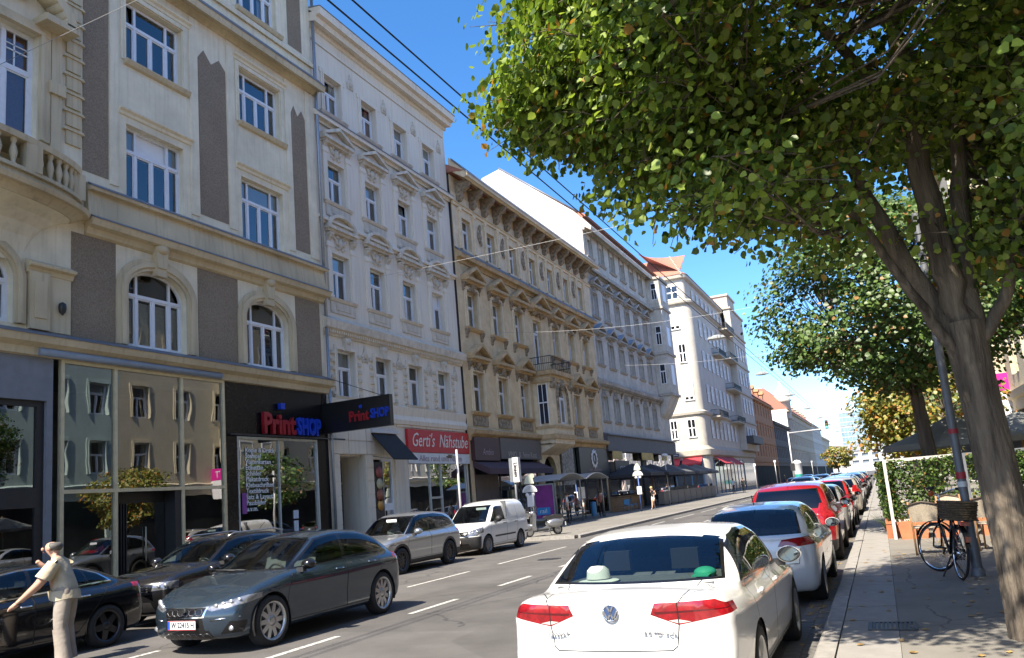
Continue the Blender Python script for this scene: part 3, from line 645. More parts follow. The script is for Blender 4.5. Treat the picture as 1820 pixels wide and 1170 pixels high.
pil = MB().box(-.14, .14, -.09, 0, 0, 2.35).box(-.18, .18, -.12, 0, 2.2, 2.42).box(-.17, .17, -.11, 0, 0, .12).mesh('pilaster', M_grey2)
con = console(.4, .24, .2).mesh('console', M_grey2o)
rel = scroll_ornament(.9, .55, .12, 3).mesh('stucco_relief', M_grey2o); reln = scroll_ornament(.5, .7, .1, 9).mesh('stucco_relief', M_grey2o)
key2 = MB(); key2.prism([(-.14, 0), (.14, 0), (.19, .55), (-.19, .55)], -.2, 0, 'y'); key2.ball((0, -.16, .4), .2, .12, .14, 8, 6); key2 = key2.mesh('keystone', M_grey2o)
vb = MB().box(-.12, .12, -.07, 0, 0, .15).box(-.08, .08, -.1, -.07, .03, .12).mesh('rustic_block', M_grey2o)
for i, c in enumerate(C2):
    for j, (a, b) in enumerate(rows): k2[j].place(F, c, a, .24)
    F.put('window_surround', s3, c, 19.02); F.put('sill', sil, c, 19.02)
    for g in (-1, 1):
        m_ = MB().box(-.03, .03, -.03, 0, 0, 1.6); o = None
    F.put('pediment', tri, c, 17.66); F.put('stucco_relief', rel, c, 17.0); F.put('sill', sil, c, 14.9); F.put('apron_panel', apr, c, 14.9)
    F.put('pediment', seg, c, 13.62); F.put('stucco_relief', rel, c, 12.9); F.put('sill', sil, c, 10.65); F.put('apron_panel', apr, c, 10.65)
    for zz, hh in ((14.9, 0), (10.65, 0)):
        for g in (-1, 1): F.put('pilaster', pil, c+g*.82, zz); F.put('console', con, c+g*.82, zz+2.72)
    F.put('keystone', key2, c, 8.45); F.put('window_surround', s0, c, 6.5); F.put('sill', sil, c, 6.5)
    for g in (-1, 1):
        for k in range(6): F.put('rustic_block', vb, c+g*.92, 6.55+k*.34)
for c in [(C2[i]+C2[i+1])/2 for i in range(3)]+[36.2]:
    F.put('stucco_relief', reln, c, 8.2); F.put('stucco_relief', reln, c, 21.0)
# ground floor: rusticated stone blocks round the entrance, two shops
hs = [(26.02, 27.8, .13, 4.15), (28.35, 29.75, .5, 3.95), (31.05, 36.75, .35, 5.4)]
F.part('ground_wall', wall(25.2, 36.95, 0, 5.6, hs, .3), M_grey2)
for k in range(9):
    z0 = .25+k*.56
    segs = [(25.42, 25.98), (27.84, 28.3)] if z0 < 4.1 else [(25.42, 26.6), (26.64, 27.85), (27.89, 29.1), (29.14, 30.3)]
    for (a, b) in segs:
        F.part('rusticated_block', MB().box(a, b, -.05, 0, z0, z0+.53), M_grey2)
F.part('rusticated_block', MB().box(30.0, 31.0, -.05, 0, .3, 4.0), M_grey2)
for z0 in (4.62,):
    for k in range(5): F.part('rusticated_block', MB().box(30.3+k*1.3, 31.56+k*1.3, -.05, 0, 5.46, 5.56), M_grey2)
m = MB(); m.box(26.02, 27.8, 1.3, 1.35, .13, 4.15); m.box(26.02, 26.03, .3, 1.3, .13, 4.15); m.box(27.79, 27.8, .3, 1.3, .13, 4.15); m.box(26.02, 27.8, .3, 1.3, 4.1, 4.15); F.part('porch', m, M_grey2)
m = MB(); m.box(26.1, 26.9, 1.2, 1.27, .2, 3.0); m.box(26.92, 27.72, 1.2, 1.27, .2, 3.0); dr = F.part('entrance_door', m, pm('door_black', (.03, .03, .032), .4, .2, 6))
m = MB()
for sx in (26.5, 27.32):
    for k in range(7): m.lathe([(.13, -.012), (.15, 0), (.13, .012)], (sx, 1.16, .55+k*.36), 12, 'y')
    m.tube([(sx, 1.16, .35), (sx, 1.16, 2.9)], .015, 6)
F.part('door_grille', m, pm('grille_pale', (.45, .45, .44), .5, .1, 5), dr)
m = MB(); m.box(26.1, 27.72, 1.2, 1.26, 3.1, 4.0); F.part('fanlight', m, M_pane)
m = MB(); m.box(28.35, 28.98, -.04, .02, .5, 3.85); pb = F.part('poster_board', m, pm('poster_black', (.02, .016, .015), .5, .2, 4))
for k, (cc, zz, rr) in enumerate((((.35, .1, .09), 3.4, .26), ((.5, .47, .3), 2.9, .24), ((.32, .1, .05), 2.42, .27), ((.6, .3, .06), 2.0, .24))):
    m = MB(); m.lathe([(.001, -.03), (rr, -.03), (rr*.96, -.02)], (28.68, -.03, zz), 16, 'y'); m.lathe([(.001, .0), (.2, .0)], (28.68, -.045, zz-.02), 8, 'y'); F.part('ice_scoop', m, pm('scoop%d' % k, cc, .6, .2, 9), pb)
m = MB(); m.box(28.98, 29.04, -.02, .1, .5, 3.95); m.box(29.69, 29.75, -.02, .1, .5, 3.95); m.box(29.04, 29.69, -.02, .1, 1.75, 2.05); m.box(29.04, 29.69, -.02, .1, 3.87, 3.95); F.part('shop_frame', m, M_white)
for (a, b) in ((.5, 1.75), (2.05, 3.87)):
    m = MB(); m.quad((29.04, .05, a), (29.69, .05, a), (29.69, .05, b), (29.04, .05, b)); F.part('shop_pane', m, M_shop)
m = MB(); m.box(25.25, 36.9, 5, 5.1, .1, 5.6); m.box(28, 36.9, .1, 5, .08, .13); m.box(27.95, 28.02, .3, 5, .1, 5.6); m.box(30.2, 30.3, .3, 5, .1, 5.6); m.box(36.85, 36.93, .3, 5, .1, 5.6); F.part('shop_room', m, MATS['shop_interior'])
# red shop sign
M_redsign = pm('red_sign', (.48, .015, .02), .45, .08, 2)
F.part('sign_board', MB().box(31.0, 36.95, -.16, -.02, 4.3, 5.38), M_redsign)
F.part('sign_board', MB().box(31.0, 36.95, -.14, -.02, 3.78, 4.28), pm('white_sign', (.62, .62, .62), .5, .06, 3))
text('sign_lettering', "Gerti's  Nähstube", .92, pm('cream_lettering', (.7, .66, .6), .5, .05), F.e, (34.0-F.u0, -.172, 4.86), shear=.35, sx=.83)
text('sign_lettering', 'Alles rund ums Nähen', .42, pm('grey_lettering', (.3, .22, .25), .5, .05), F.e, (34.0-F.u0, -.15, 4.02), sx=1.1)
m = MB()
for x in (31.08, 33.0, 34.1, 36.72): m.box(x-.05, x+.05, .0, .1, .35, 3.78)
m.box(33.05, 34.05, 0, .1, 2.1, 2.2); m.box(31.13, 32.95, 0, .1, .35, .55); m.box(34.15, 36.67, 0, .1, .35, .55); F.part('shop_frame', m, MATS['pale_frame'])
for (a, b) in ((31.13, 32.95), (33.05, 34.05), (34.15, 36.67)):
    m = MB(); m.quad((a, .05, .55), (b, .05, .55), (b, .05, 3.78), (a, .05, 3.78)); F.part('shop_pane', m, M_shop)
m = MB()
for k in range(9):
    x = 31.6+k*.6; m.box(x-.16, x+.16, .5, .75, 1.2+.1*(k % 3), 2.0+.1*(k % 2)); 
F.part('display_goods', m, pm('display_goods', (.16, .2, .14), .8, .5, 3, col2=(.35, .12, .1)))
# black awning
aw = empty('shop_awning', (XB, 29.2, 4.6)); tag(aw, 'black fabric shop awning beside the red shop sign', 'awning')
m = MB(); m.add([(0, -.95, .55), (0, .95, .55), (1.15, .95, -.72), (1.15, -.95, -.72), (0, -.95, .5), (0, .95, .5), (1.12, .95, -.76), (1.12, -.95, -.76)], [(0,3,2,1), (4,5,6,7), (0,4,7,3), (1,2,6,5), (3,7,6,2), (0,1,5,4)])
m.build('fabric', pm('awning_black', (.012, .012, .014), .8, .3, 6), aw)
MB().box(-.0, .16, -1.0, 1.0, .5, .66).build('awning_box', pm('pale_metal', (.5, .5, .5), .4, .05, 4), aw)
m = MB()
for sy in (-.9, .9): m.tube([(.02, sy, -.5), (1.1, sy, -.74)], .014, 6)
m.build('awning_arm', M_steel, aw)
# ------------------------------------------------------------------ ochre house with oriel and heavy brackets
M_ochre = pm('ochre_render', (.64, .47, .26), .88, .12, 1.6, bump=.15, bscale=60, stain=.25, streak=.25, col2=(.74, .58, .36))
M_ochl = pm('pale_ochre', (.74, .6, .4), .88, .12, 1.6, bump=.1, bscale=60, stain=.3, streak=.35)
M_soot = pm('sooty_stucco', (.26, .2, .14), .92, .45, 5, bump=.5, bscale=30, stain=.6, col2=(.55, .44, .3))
M_grime = pm('weathered_ledge', (.52, .37, .2), .9, .25, 3, bump=.2, stain=.4)
F = Fac('ochre_house', 'ochre house with gabled windows, carved roof brackets and central oriel balcony', XF, 37.0)
C3 = [38.6+3.15*i for i in range(7)]; w3 = 1.36
hs = []
for i, c in enumerate(C3):
    if i != 3: hs.append((c-w3/2, c+w3/2, 6.6, 8.85))
    hs += [(c-w3/2, c+w3/2, 11.3 if i != 3 else 10.4, 13.42), (c-.55, c+.55, 15.9, 17.74)]
F.part('wall', wall(36.97, 59.98, 5.3, 20.0, hs, .32), M_ochre)
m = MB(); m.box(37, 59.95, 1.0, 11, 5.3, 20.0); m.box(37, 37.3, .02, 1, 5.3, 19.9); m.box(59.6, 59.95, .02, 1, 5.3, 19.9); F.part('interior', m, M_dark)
m = MB(); m.prism([(-.9, 20.0), (0, 20.1), (11, 20.1), (11, 24.0), (6, 24.0), (.3, 20.7)], 37, 59.9, 'x'); F.part('roof', m, M_roof)
F.part('eaves_cornice', MB().sweep([(0, 20.2), (.3, 20.3), (.9, 20.45), (1.0, 20.6), (1.12, 20.72), (1.15, 20.95), (0, 21.0)], 37.05, 59.95), M_ochl)
F.part('sheet_metal_flashing', MB().sweep([(.2, 20.95), (1.18, 20.955), (1.18, 20.99), (.2, 21.1)], 37.0, 60.0), M_zinc)
F.part('top_storey_face', wall(36.97, 59.98, 15.7, 19.0, [(c-.55, c+.55, 15.9, 17.74) for c in C3], .06, .05), M_ochl)
F.part('frieze_mould', MB().sweep([(.05, 18.3), (.14, 18.35), (.16, 18.5), (.24, 18.6), (.05, 18.65)], 37, 59.95), M_ochl)
F.part('string_course', MB().sweep([(0, 14.95), (.08, 15.0), (.14, 15.25), (.36, 15.4), (.42, 15.66), (0, 15.78)], 37, 60.1), M_grime)
F.part('sheet_metal_flashing', MB().sweep([(.05, 15.7), (.44, 15.665), (.44, 15.69), (.05, 15.82)], 37, 60.1), M_zinc)
F.part('string_course', MB().sweep([(0, 5.0), (.1, 5.05), (.15, 5.3), (.4, 5.45), (.45, 5.66), (0, 5.75)], 37, 60.05), M_grime)
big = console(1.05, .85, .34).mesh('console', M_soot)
for i in range(7):
    for g in (-.85, .75):
        u = C3[i]+g
        if 37.3 < u < 59.8: F.put('console', big, u, 19.6)
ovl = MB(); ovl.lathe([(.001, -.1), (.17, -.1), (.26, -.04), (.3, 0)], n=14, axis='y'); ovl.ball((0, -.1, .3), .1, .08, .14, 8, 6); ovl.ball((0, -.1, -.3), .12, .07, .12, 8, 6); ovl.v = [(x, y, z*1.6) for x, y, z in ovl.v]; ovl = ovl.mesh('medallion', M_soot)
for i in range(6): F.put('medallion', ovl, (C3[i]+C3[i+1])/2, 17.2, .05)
pl3 = MB().box(-.12, .12, -.16, 0, 0, 2.3).box(-.16, .16, -.2, 0, 2.2, 2.4).mesh('pilaster', M_ochl)
for c in C3:
    for g in (-.85, .85): F.put('pilaster', pl3, c+g, 15.8)
k1 = Win(w3, 2.25, [0, .5, 1], .62, [0, 1], ft=.08); k3 = Win(1.1, 1.84, [0, .5, 1], .66, [0, 1], ft=.07); k2b = Win(w3, 2.12, [0, .5, 1], .63, [0, 1], ft=.08); kd = Win(w3, 3.02, [0, .5, 1], .72, [0, 1], ft=.08)
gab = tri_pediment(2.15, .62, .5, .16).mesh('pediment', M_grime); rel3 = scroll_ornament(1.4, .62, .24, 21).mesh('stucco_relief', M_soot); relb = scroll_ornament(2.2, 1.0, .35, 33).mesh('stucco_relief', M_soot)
sur3 = surround(w3, 2.25, .2, .08).mesh('window_surround', M_ochl); sil3 = MB().sweep([(0, -.18), (.12, -.14), (.22, -.04), (.23, 0), (0, .02)], -1.0, 1.0).mesh('sill', M_grime)
con3 = console(.42, .2, .2).mesh('console', M_soot); apr3 = MB().box(-.9, .9, -.05, 0, -.75, -.2).mesh('apron_panel', M_soot)
for i, c in enumerate(C3):
    k3.place(F, c, 15.9, .2)
    if i != 3:
        k1.place(F, c, 6.6, .26); F.put('window_surround', sur3, c, 6.6); F.put('pediment', gab, c, 9.5); F.put('stucco_relief', rel3, c, 8.95); F.put('sill', sil3, c, 6.6); F.put('apron_panel', apr3, c, 6.6)
        k2b.place(F, c, 11.3, .26); F.put('pediment', gab, c, 13.95); F.put('stucco_relief', rel3, c, 13.45)
        for g in (-1, 1): F.put('console', con3, c+g*.9, 9.3); F.put('console', con3, c+g*.9, 11.12); F.put('console', con3, c+g*.9, 13.8)
        F.put('sill', sil3, c, 11.3); F.put('window_surround', sur3, c, 11.25)
    else:
        kd.place(F, c, 10.4, .26); F.put('stucco_relief', relb, c, 13.7, .05); F.put('pediment', tri_pediment(2.8, .8, .6, .18).mesh('pediment', M_grime), c, 14.0)
# oriel
o0, o1, od = 46.35, 49.75, 1.3
oc = (o0+o1)/2
orl = F.part('oriel', wall(o0, o1, 5.0, 9.5, [(oc-.8, oc+.8, 6.3, 8.85, .8)], .2, od).add([(o0, 0, 5.0), (o0, -od, 5.0), (o0, -od, 9.5), (o0, 0, 9.5)], [(0, 1, 2, 3)]).add([(o1, 0, 5.0), (o1, -od, 5.0), (o1, -od, 9.5), (o1, 0, 9.5)], [(3, 2, 1, 0)]).box(o0, o1, -od, 0, 9.48, 9.52).box(o0, o1, -od+.3, 0, 5.0, 5.05), M_ochl)
kz = Win(1.6, 2.55, [0, .5, 1], .66, [0, 1], arch=.8, ft=.1); kz.place(F, oc, 6.3, -od+.14, curt=2)
F.put('arch_surround', arch_ring(1.6, 1.75, .8, .24, .08).mesh('arch_surround', M_soot), oc, 6.3, od)
m = MB(); m.box(o0-.03, o0, -.95, -.4, 6.3, 8.8); m.box(o0-.05, o0, -1.0, -.95, 6.2, 8.9); m.box(o0-.05, o0, -.4, -.35, 6.2, 8.9); m.box(o0-.05, o0, -.95, -.4, 7.6, 7.68); m.box(o0-.05, o0, -.69, -.65, 6.3, 8.8); F.part('side_window', m, [M_white])
m = MB(); m.quad((o0-.035, -.95, 6.3), (o0-.035, -.4, 6.3), (o0-.035, -.4, 8.8), (o0-.035, -.95, 8.8)); F.part('pane', m, pm('dark_pane', (.03, .035, .045), .05, .2, 2))
for (u0, u1, z0, z1, dd) in ((o0-.12, o1+.12, 8.95, 9.15, od+.1), (o0-.25, o1+.25, 9.4, 9.68, od+.28), (o0-.1, o1+.1, 5.3, 5.6, od+.1), (o0-.05, o1+.05, 6.0, 6.15, od+.06)): F.part('oriel_moulding', MB().box(u0, u1, -dd, 0, z0, z1), M_grime)
m = MB(); m.prism([(0, 5.0), (-od, 5.0), (-od*.7, 4.75), (-.3, 4.5), (0, 4.35)][::-1], o0+.1, o1-.1, 'x'); F.part('oriel_corbel', m, M_ochl)
for u in (o0+.2, o1-.2, oc): F.put('stucco_relief', scroll_ornament(.6, .7, .2, int(u*7)).mesh('stucco_relief', M_soot), u, 8.5, od)
m = MB(); H0, H1 = 9.7, 10.6; dd = od+.15
P = [(o0-.1, 0), (o0-.1, -dd), (o1+.1, -dd), (o1+.1, 0)]
for z in (H0, (H0+H1)/2, H1): m.tube([(p[0], p[1], z) for p in P], .025, 6)
for a, b in zip(P[:-1], P[1:]):
    n = int(math.dist(a, b)/.13)
    for k in range(n): m.tube([(a[0]+(b[0]-a[0])*k/n, a[1]+(b[1]-a[1])*k/n, H0), (a[0]+(b[0]-a[0])*k/n, a[1]+(b[1]-a[1])*k/n, H1)], .012, 4)
F.part('balcony_railing', m, M_black)
# ground floor
hs = [(37.4, 46.1, .3, 5.1), (46.9, 49.2, .13, 4.6, 1.1), (50.0, 59.7, .2, 5.0)]
F.part('ground_wall', wall(36.97, 59.98, 0, 5.3, hs, .3), M_ochre)
m = MB(); m.box(37.1, 59.9, 5, 5.1, .1, 5.2); m.box(37.1, 59.9, .1, 5, .08, .14); m.box(46.2, 46.5, .3, 5, .1, 5.2); m.box(49.6, 49.9, .3, 5, .1, 5.2); m.box(59.85, 59.93, .3, 5, .1, 5.2); F.part('shop_room', m, MATS['shop_interior'])
M_marble = pm('yellow_marble', (.5, .36, .14), .35, .3, 3.5, col2=(.62, .5, .3), detail=10)
F.part('portal', wall(46.3, 49.85, .13, 5.0, [(46.95, 49.15, .13, 4.3, 1.1)], .35, .06), M_marble)
F.part('portal_passage', MB().box(46.9, 49.2, .9, 1.0, .1, 4.6), pm('grey_blue_door', (.14, .17, .19), .6, .15, 3))
M_taupe = pm('taupe_awning', (.16, .135, .115), .8, .1, 4); M_maroon = pm('maroon_board', (.055, .02, .022), .5, .2, 4); M_plum = pm('plum_awning', (.07, .04, .05), .8, .15, 5)
F.part('sign_board', MB().box(37.2, 40.2, -.25, 0, 3.95, 5.2), M_maroon)
text('sign_lettering', 'Ambio', .5, MATS['grey_lettering'], F.e, (38.7-F.u0, -.262, 4.4), shear=.4)
F.part('sign_board', MB().box(40.35, 46.2, -.28, 0, 4.05, 5.25), M_taupe)
text('sign_lettering', 'VINO  &  feine Kost', .5, pm('taupe_lettering', (.4, .34, .28), .6, .05), F.e, (43.3-F.u0, -.29, 4.3), sx=1.0)
m = MB(); m.prism([(-.02, 3.95), (-1.0, 3.45), (-1.0, 3.15), (-.95, 3.15), (-.02, 3.6)], 37.3, 46.15, 'x'); F.part('canopy', m, M_plum)
m = MB()
for x in (37.5, 39.2, 40.6, 43.3, 46.0): m.box(x-.06, x+.06, .02, .12, .3, 3.95)
m.box(37.5, 46, .02, .12, .3, .5); F.part('shop_frame', m, M_black)
for a, b in ((37.56, 39.14), (39.26, 40.54), (40.66, 43.24), (43.36, 45.94)):
    F.part('shop_pane', MB().quad((a, .06, .5), (b, .06, .5), (b, .06, 3.95), (a, .06, 3.95)), M_shop)
F.part('shop_panel', MB().box(37.45, 40.2, -.03, .02, .3, 3.2), pm('brown_panel', (.1, .075, .06), .6, .15, 3))
F.part('poster_board', MB().box(50.1, 52.4, -.12, 0, 2.2, 5.05), pm('poster_mixed', (.06, .055, .05), .5, .6, 6, col2=(.35, .32, .28)))
F.part('sign_board', MB().box(53.4, 59.7, -.2, 0, 2.8, 5.0), pm('sign_teal_black', (.012, .02, .02), .4, .3, 5))
gm = MB(); 
for k in range(12):
    a = 2*math.pi*k/12; gm.ball((.62*math.cos(a), -.01, .62*math.sin(a)), .12, .02, .12, 8, 4)
gm.lathe([(.44, -.02), (.6, -.02), (.6, 0)], n=24, axis='y'); F.put('sign_emblem', gm.mesh('sign_emblem', MATS['white_lettering']), 56.6, 4.2, .21)
text('sign_lettering', 'R', .62, MATS['white_lettering'], F.e, (56.6-F.u0, -.22, 4.2))
text('sign_lettering', 'CAFE  BRASSERIE', .26, MATS['grey_lettering'], F.e, (56.6-F.u0, -.21, 3.35), sx=1.5)
F.part('sign_mark', MB().box(55.0, 55.9, -.215, -.2, 2.9, 3.15).box(57.4, 57.8, -.215, -.2, 2.9, 3.15), M_redsign)
m = MB()
for x in (50.1, 52.6, 55, 57.4, 59.6): m.box(x-.05, x+.05, .02, .12, .2, 5.0)
F.part('shop_frame', m, M_black)
for a, b in ((50.15, 52.55), (52.65, 54.95), (55.05, 57.35), (57.45, 59.55)): F.part('shop_pane', MB().quad((a, .06, .2), (b, .06, .2), (b, .06, 5), (a, .06, 5)), M_shop)

# ------------------------------------------------------------------ grey house with corner oriel
M_grey4 = pm('dirty_grey_render', (.58, .55, .48), .88, .14, 1.4, bump=.15, bscale=50, stain=.45, streak=.35)
M_grey4o = pm('grey_ornament', (.42, .39, .34), .9, .25, 3, bump=.3, bscale=40, stain=.5)
M_fire = pm('white_fire_wall', (.66, .65, .62), .85, .05, .8, stain=.08)
F = Fac('dirty_grey_house', 'weathered grey house with white fire wall and corner oriel beyond the ochre house', XF, 60.0)
C4 = [61.25+3.13*i for i in range(6)]; w4 = 1.2
rows4 = ((7.3, 9.3), (11.95, 14.05), (16.0, 18.0), (21.1, 22.75))
F.part('wall', wall(60, 83.0, 6.2, 24.3, [(c-w4/2, c+w4/2, a, b) for c in C4 for a, b in rows4], .3), M_grey4)
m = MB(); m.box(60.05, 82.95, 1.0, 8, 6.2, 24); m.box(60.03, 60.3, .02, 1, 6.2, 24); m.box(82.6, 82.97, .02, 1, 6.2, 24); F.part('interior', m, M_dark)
m = MB(); m.prism([(.02, 6.2), (.02, 24.3), (.6, 25.0), (7.1, 30.4), (8.8, 30.0), (12, 26), (12, 6.2)][::-1], 59.985, 60.03, 'x'); F.part('fire_wall', m, M_fire)
m = MB(); m.prism([(.0, 24.35), (-.5, 24.4), (7.2, 30.3), (12, 26), (12, 24.3)][::-1], 60.04, 83, 'x'); F.part('roof', m, M_roof)
F.part('fire_wall_coping', MB().tube([(59.98, .3, 24.9), (59.98, 7.1, 30.5)], .07, 6), M_zinc)
F.part('side_wall', MB().box(82.98, 83.1, .05, 12, 0, 24.3), M_grey4)
F.part('eaves_cornice', MB().sweep([(0, 23.3), (.15, 23.4), (.2, 23.7), (.7, 23.9), (.78, 24.3), (0, 24.4)], 60, 83.6), M_grey4)
F.part('string_course', MB().sweep([(0, 19.7), (.1, 19.75), (.16, 20.0), (.45, 20.15), (.5, 20.4), (0, 20.5)], 60, 83.3), M_grey4o)
F.part('string_course', MB().sweep([(0, 9.9), (.1, 9.95), (.16, 10.25), (.46, 10.45), (.5, 10.75), (0, 10.85)], 60, 83.2), M_grey4o)
m = MB()
for k in range(100): m.box(60.1+k*.23, 60.22+k*.23, -.36, -.1, 10.1, 10.3)
tag(F.part('dentil_row', m, M_grey4o), kind='stuff')
k4 = [Win(w4, b-a, [0, .5, 1], .64, [0, 1], ft=.08) for a, b in rows4]
t4 = tri_pediment(2.1, .55, .45).mesh('pediment', M_grey4o); s4 = surround(w4, 2.05, .2, .07).mesh('window_surround', M_grey4o); l4 = MB().sweep([(0, -.16), (.1, -.14), (.18, -.03), (.2, 0), (0, .02)], -.95, .95).mesh('sill', M_grey4o); r4 = scroll_ornament(1.1, .5, .16, 41).mesh('stucco_relief', M_grey4o)
zc4 = MB().add([(-1.08, -.46, .3), (0, -.46, .86), (0, 0, .88), (-1.08, 0, .32)], [(0, 1, 2, 3)]).add([(1.08, -.46, .3), (0, -.46, .86), (0, 0, .88), (1.08, 0, .32)], [(3, 2, 1, 0)]).mesh('sheet_metal_flashing', pm('blue_zinc', (.2, .27, .36), .5, .15, 3))
for i, c in enumerate(C4):
    for j, (a, b) in enumerate(rows4):
        k4[j].place(F, c, a, .24); F.put('window_surround', s4, c, a)
        F.put('sill', l4, c, a)
    F.put('pediment', t4, c, 14.55); F.put('sheet_metal_flashing', zc4, c, 14.55); F.put('stucco_relief', r4, c, 14.15)
    F.put('pediment', t4, c, 18.6); F.put('stucco_relief', r4, c, 18.15); F.put('stucco_relief', r4, c, 9.4); F.put('stucco_relief', r4, c+1.5, 18.6)
    F.put('console', con3, c-1.5, 9.9); F.put('console', con3, c+1.0, 19.7)
# corner oriel
a0, a1, ad = 79.45, 82.9, 1.35
m = MB(); m.box(a0, a1, -ad, -.01, 10.85, 23.2); m.prism([(-.01, 8.6), (-.4, 9.0), (-ad*.7, 10.0), (-ad, 10.85), (-.01, 10.85)][::-1], a0, a1, 'x'); F.part('corner_oriel', m, M_grey4)
for z in (10.8, 15.1, 19.9, 23.1): F.part('oriel_moulding', MB().box(a0-.15, a1+.15, -ad-.15, -.02, z, z+.25), M_grey4o)
for (z, h) in ((12, 2.1), (16.1, 2.0), (20.9, 1.8)):
    m = MB(); m.box(a0-.05, a0-.01, -1.05, -.45, z, z+h); F.part('side_window', m, M_white)
    m = MB(); m.box(a0-.065, a0-.05, -.98, -.78, z+.08, z+h*.6); m.box(a0-.065, a0-.05, -.72, -.52, z+.08, z+h*.6); m.box(a0-.065, a0-.05, -.98, -.52, z+h*.66, z+h-.08); F.part('pane', m, MATS['dark_pane'])
    m = MB(); m.box((a0+a1)/2-.6, (a0+a1)/2+.6, -ad-.05, -ad, z, z+h); F.part('side_window', m, M_white)
# ground floor: restaurant
F.part('ground_wall', wall(60, 83, 0, 6.2, [(60.6, 70.6, .2, 4.8), (72, 82.6, .2, 4.8)], .3), pm('anthracite', (.06, .062, .07), .6, .15, 3))
F.part('fascia', MB().sweep([(0, 4.9), (.3, 4.9), (.34, 6.2), (0, 6.25)], 60.0, 83.0), pm('grey_fascia_board', (.085, .09, .1), .6, .12, 2))
F.part('fascia_cap', MB().sweep([(0, 6.22), (.5, 6.25), (.5, 6.32), (0, 6.36)], 60, 83.1), M_zinc)
m = MB(); m.box(60.1, 82.9, 5, 5.1, .1, 6); m.box(60.1, 82.9, .1, 5, .08, .14); m.box(60.0, 60.06, .3, 5, 0.1, 6); F.part('shop_room', m, MATS['shop_interior'])
for a, b in ((60.6, 63.6), (63.7, 67), (67.1, 70.6), (72, 75.5), (75.6, 79), (79.1, 82.6)): F.part('shop_pane', MB().quad((a, .1, .2), (b, .1, .2), (b, .1, 4.8), (a, .1, 4.8)), M_shop)
M_amber = pm('amber_sign', (.5, .33, .06), .5, .3, 3)
for (a, b) in ((60.9, 63.4), (69.4, 73.2), (76.6, 78.6)): F.part('sign_board', MB().box(a, b, -.36, -.3, 4.2, 4.85), M_amber)
sgn = F.part('round_sign', MB().box(61.0, 65.0, -.42, -.34, 2.7, 4.1), M_black)
text('sign_lettering', 'CAFE', .6, MATS['white_lettering'], F.e, (63-F.u0, -.44, 3.4), sx=1.3)
# ------------------------------------------------------------------ white corner house with rounded corner and balconies
M_white5 = pm('white_render', (.5, .47, .41), .85, .06, 1.0, bump=.08, stain=.2, streak=.2)
M_white5d = pm('white_moulding', (.42, .39, .33), .85, .1, 2, stain=.25)
e5 = empty('white_corner_house', (XF, 102.0, 0), 0); tag(e5, 'white corner house with red tiled roof, rounded corner and dark balconies', 'building')
R5 = 1.1
def ring5(off, n=8):
    """plan outline: along the side street (facing the camera), round the corner, along the main street"""
    r = R5+off; cx, cy = -R5, R5
    P = [(-30, -off)]+[(cx+r*math.sin(t), cy-r*math.cos(t)) for t in (math.pi/2*i/n for i in range(n+1))]+[(off, 40.3)]
    return P
def band5(name, prof, mat):
    mb = MB(); rings = [[(x, y, z) for x, y in ring5(d)] for d, z in prof]; n = len(rings[0])
    vs = [p for rg in rings for p in rg]; fs = [(i*n+k, i*n+k+1, (i+1)*n+k+1, (i+1)*n+k) for i in range(len(rings)-1) for k in range(n-1)]
    mb.add(vs, fs, name == 'wall'); return mb.build(name, mat, e5)
band5('wall', [(0, 0), (0, 25.3)], M_white5)
band5('ledge', [(0, 25.0), (.35, 25.25), (.4, 25.5), (.1, 25.75), (-.6, 25.8)], M_white5d)
band5('attic_wall', [(-.6, 25.8), (-.6, 28.8)], M_white5)
band5('eaves_cornice', [(-.6, 28.6), (-.2, 28.8), (-.15, 29.2), (-.6, 29.3)], M_white5d)
band5('string_course', [(0, 10.3), (.25, 10.5), (.3, 10.8), (0, 11.0)], M_white5d)
band5('string_course', [(0, 5.0), (.3, 5.2), (.34, 5.9), (.1, 6.2), (0, 6.4)], M_white5d)
m = MB(); P = [(x, y, 29.28) for x, y in ring5(-.1)]; Q = [(x, y, 33.5) for x, y in ring5(-6.5)]; n = len(P)
m.add(P+Q, [(k, k+1, n+k+1, n+k) for k in range(n-1)]); m.build('roof', M_roof, e5)
m = MB()
for k in range(13):
    t = k/12; p, q = P[3], Q[3]; m.ball((p[0]+(q[0]-p[0])*t, p[1]+(q[1]-p[1])*t, p[2]+(q[2]-p[2])*t), .18, .18, .14, 6, 4)
m.build('ridge_tile_row', M_white5d, e5)
w5 = {}
def win5(face, pos, z, w, h, blind=False, two=True):
    key = (round(w, 2), round(h, 2), two)
    if key not in w5: w5[key] = Win(w, h, [0, .5, 1] if two else [0, 1], .52, [0, .5, 1] if two else [0, 1], ft=.1)
    K = w5[key]; o = link('window', K.frame, e5)
    if face == 's': o.location = (pos, -.14, z)
    else: o.location = (.14, pos, z); o.rotation_euler = (0, 0, math.pi/2)
    for p in K.panes: link('pane', p, o)
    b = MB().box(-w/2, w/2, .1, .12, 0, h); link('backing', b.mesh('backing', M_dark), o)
    if blind: link('blind', MB().box(-w/2+.06, w/2-.06, .02, .03, h*.18, h-.05).mesh('blind', pm('pale_blind', (.6, .58, .5), .7, .05)), o)
    return o
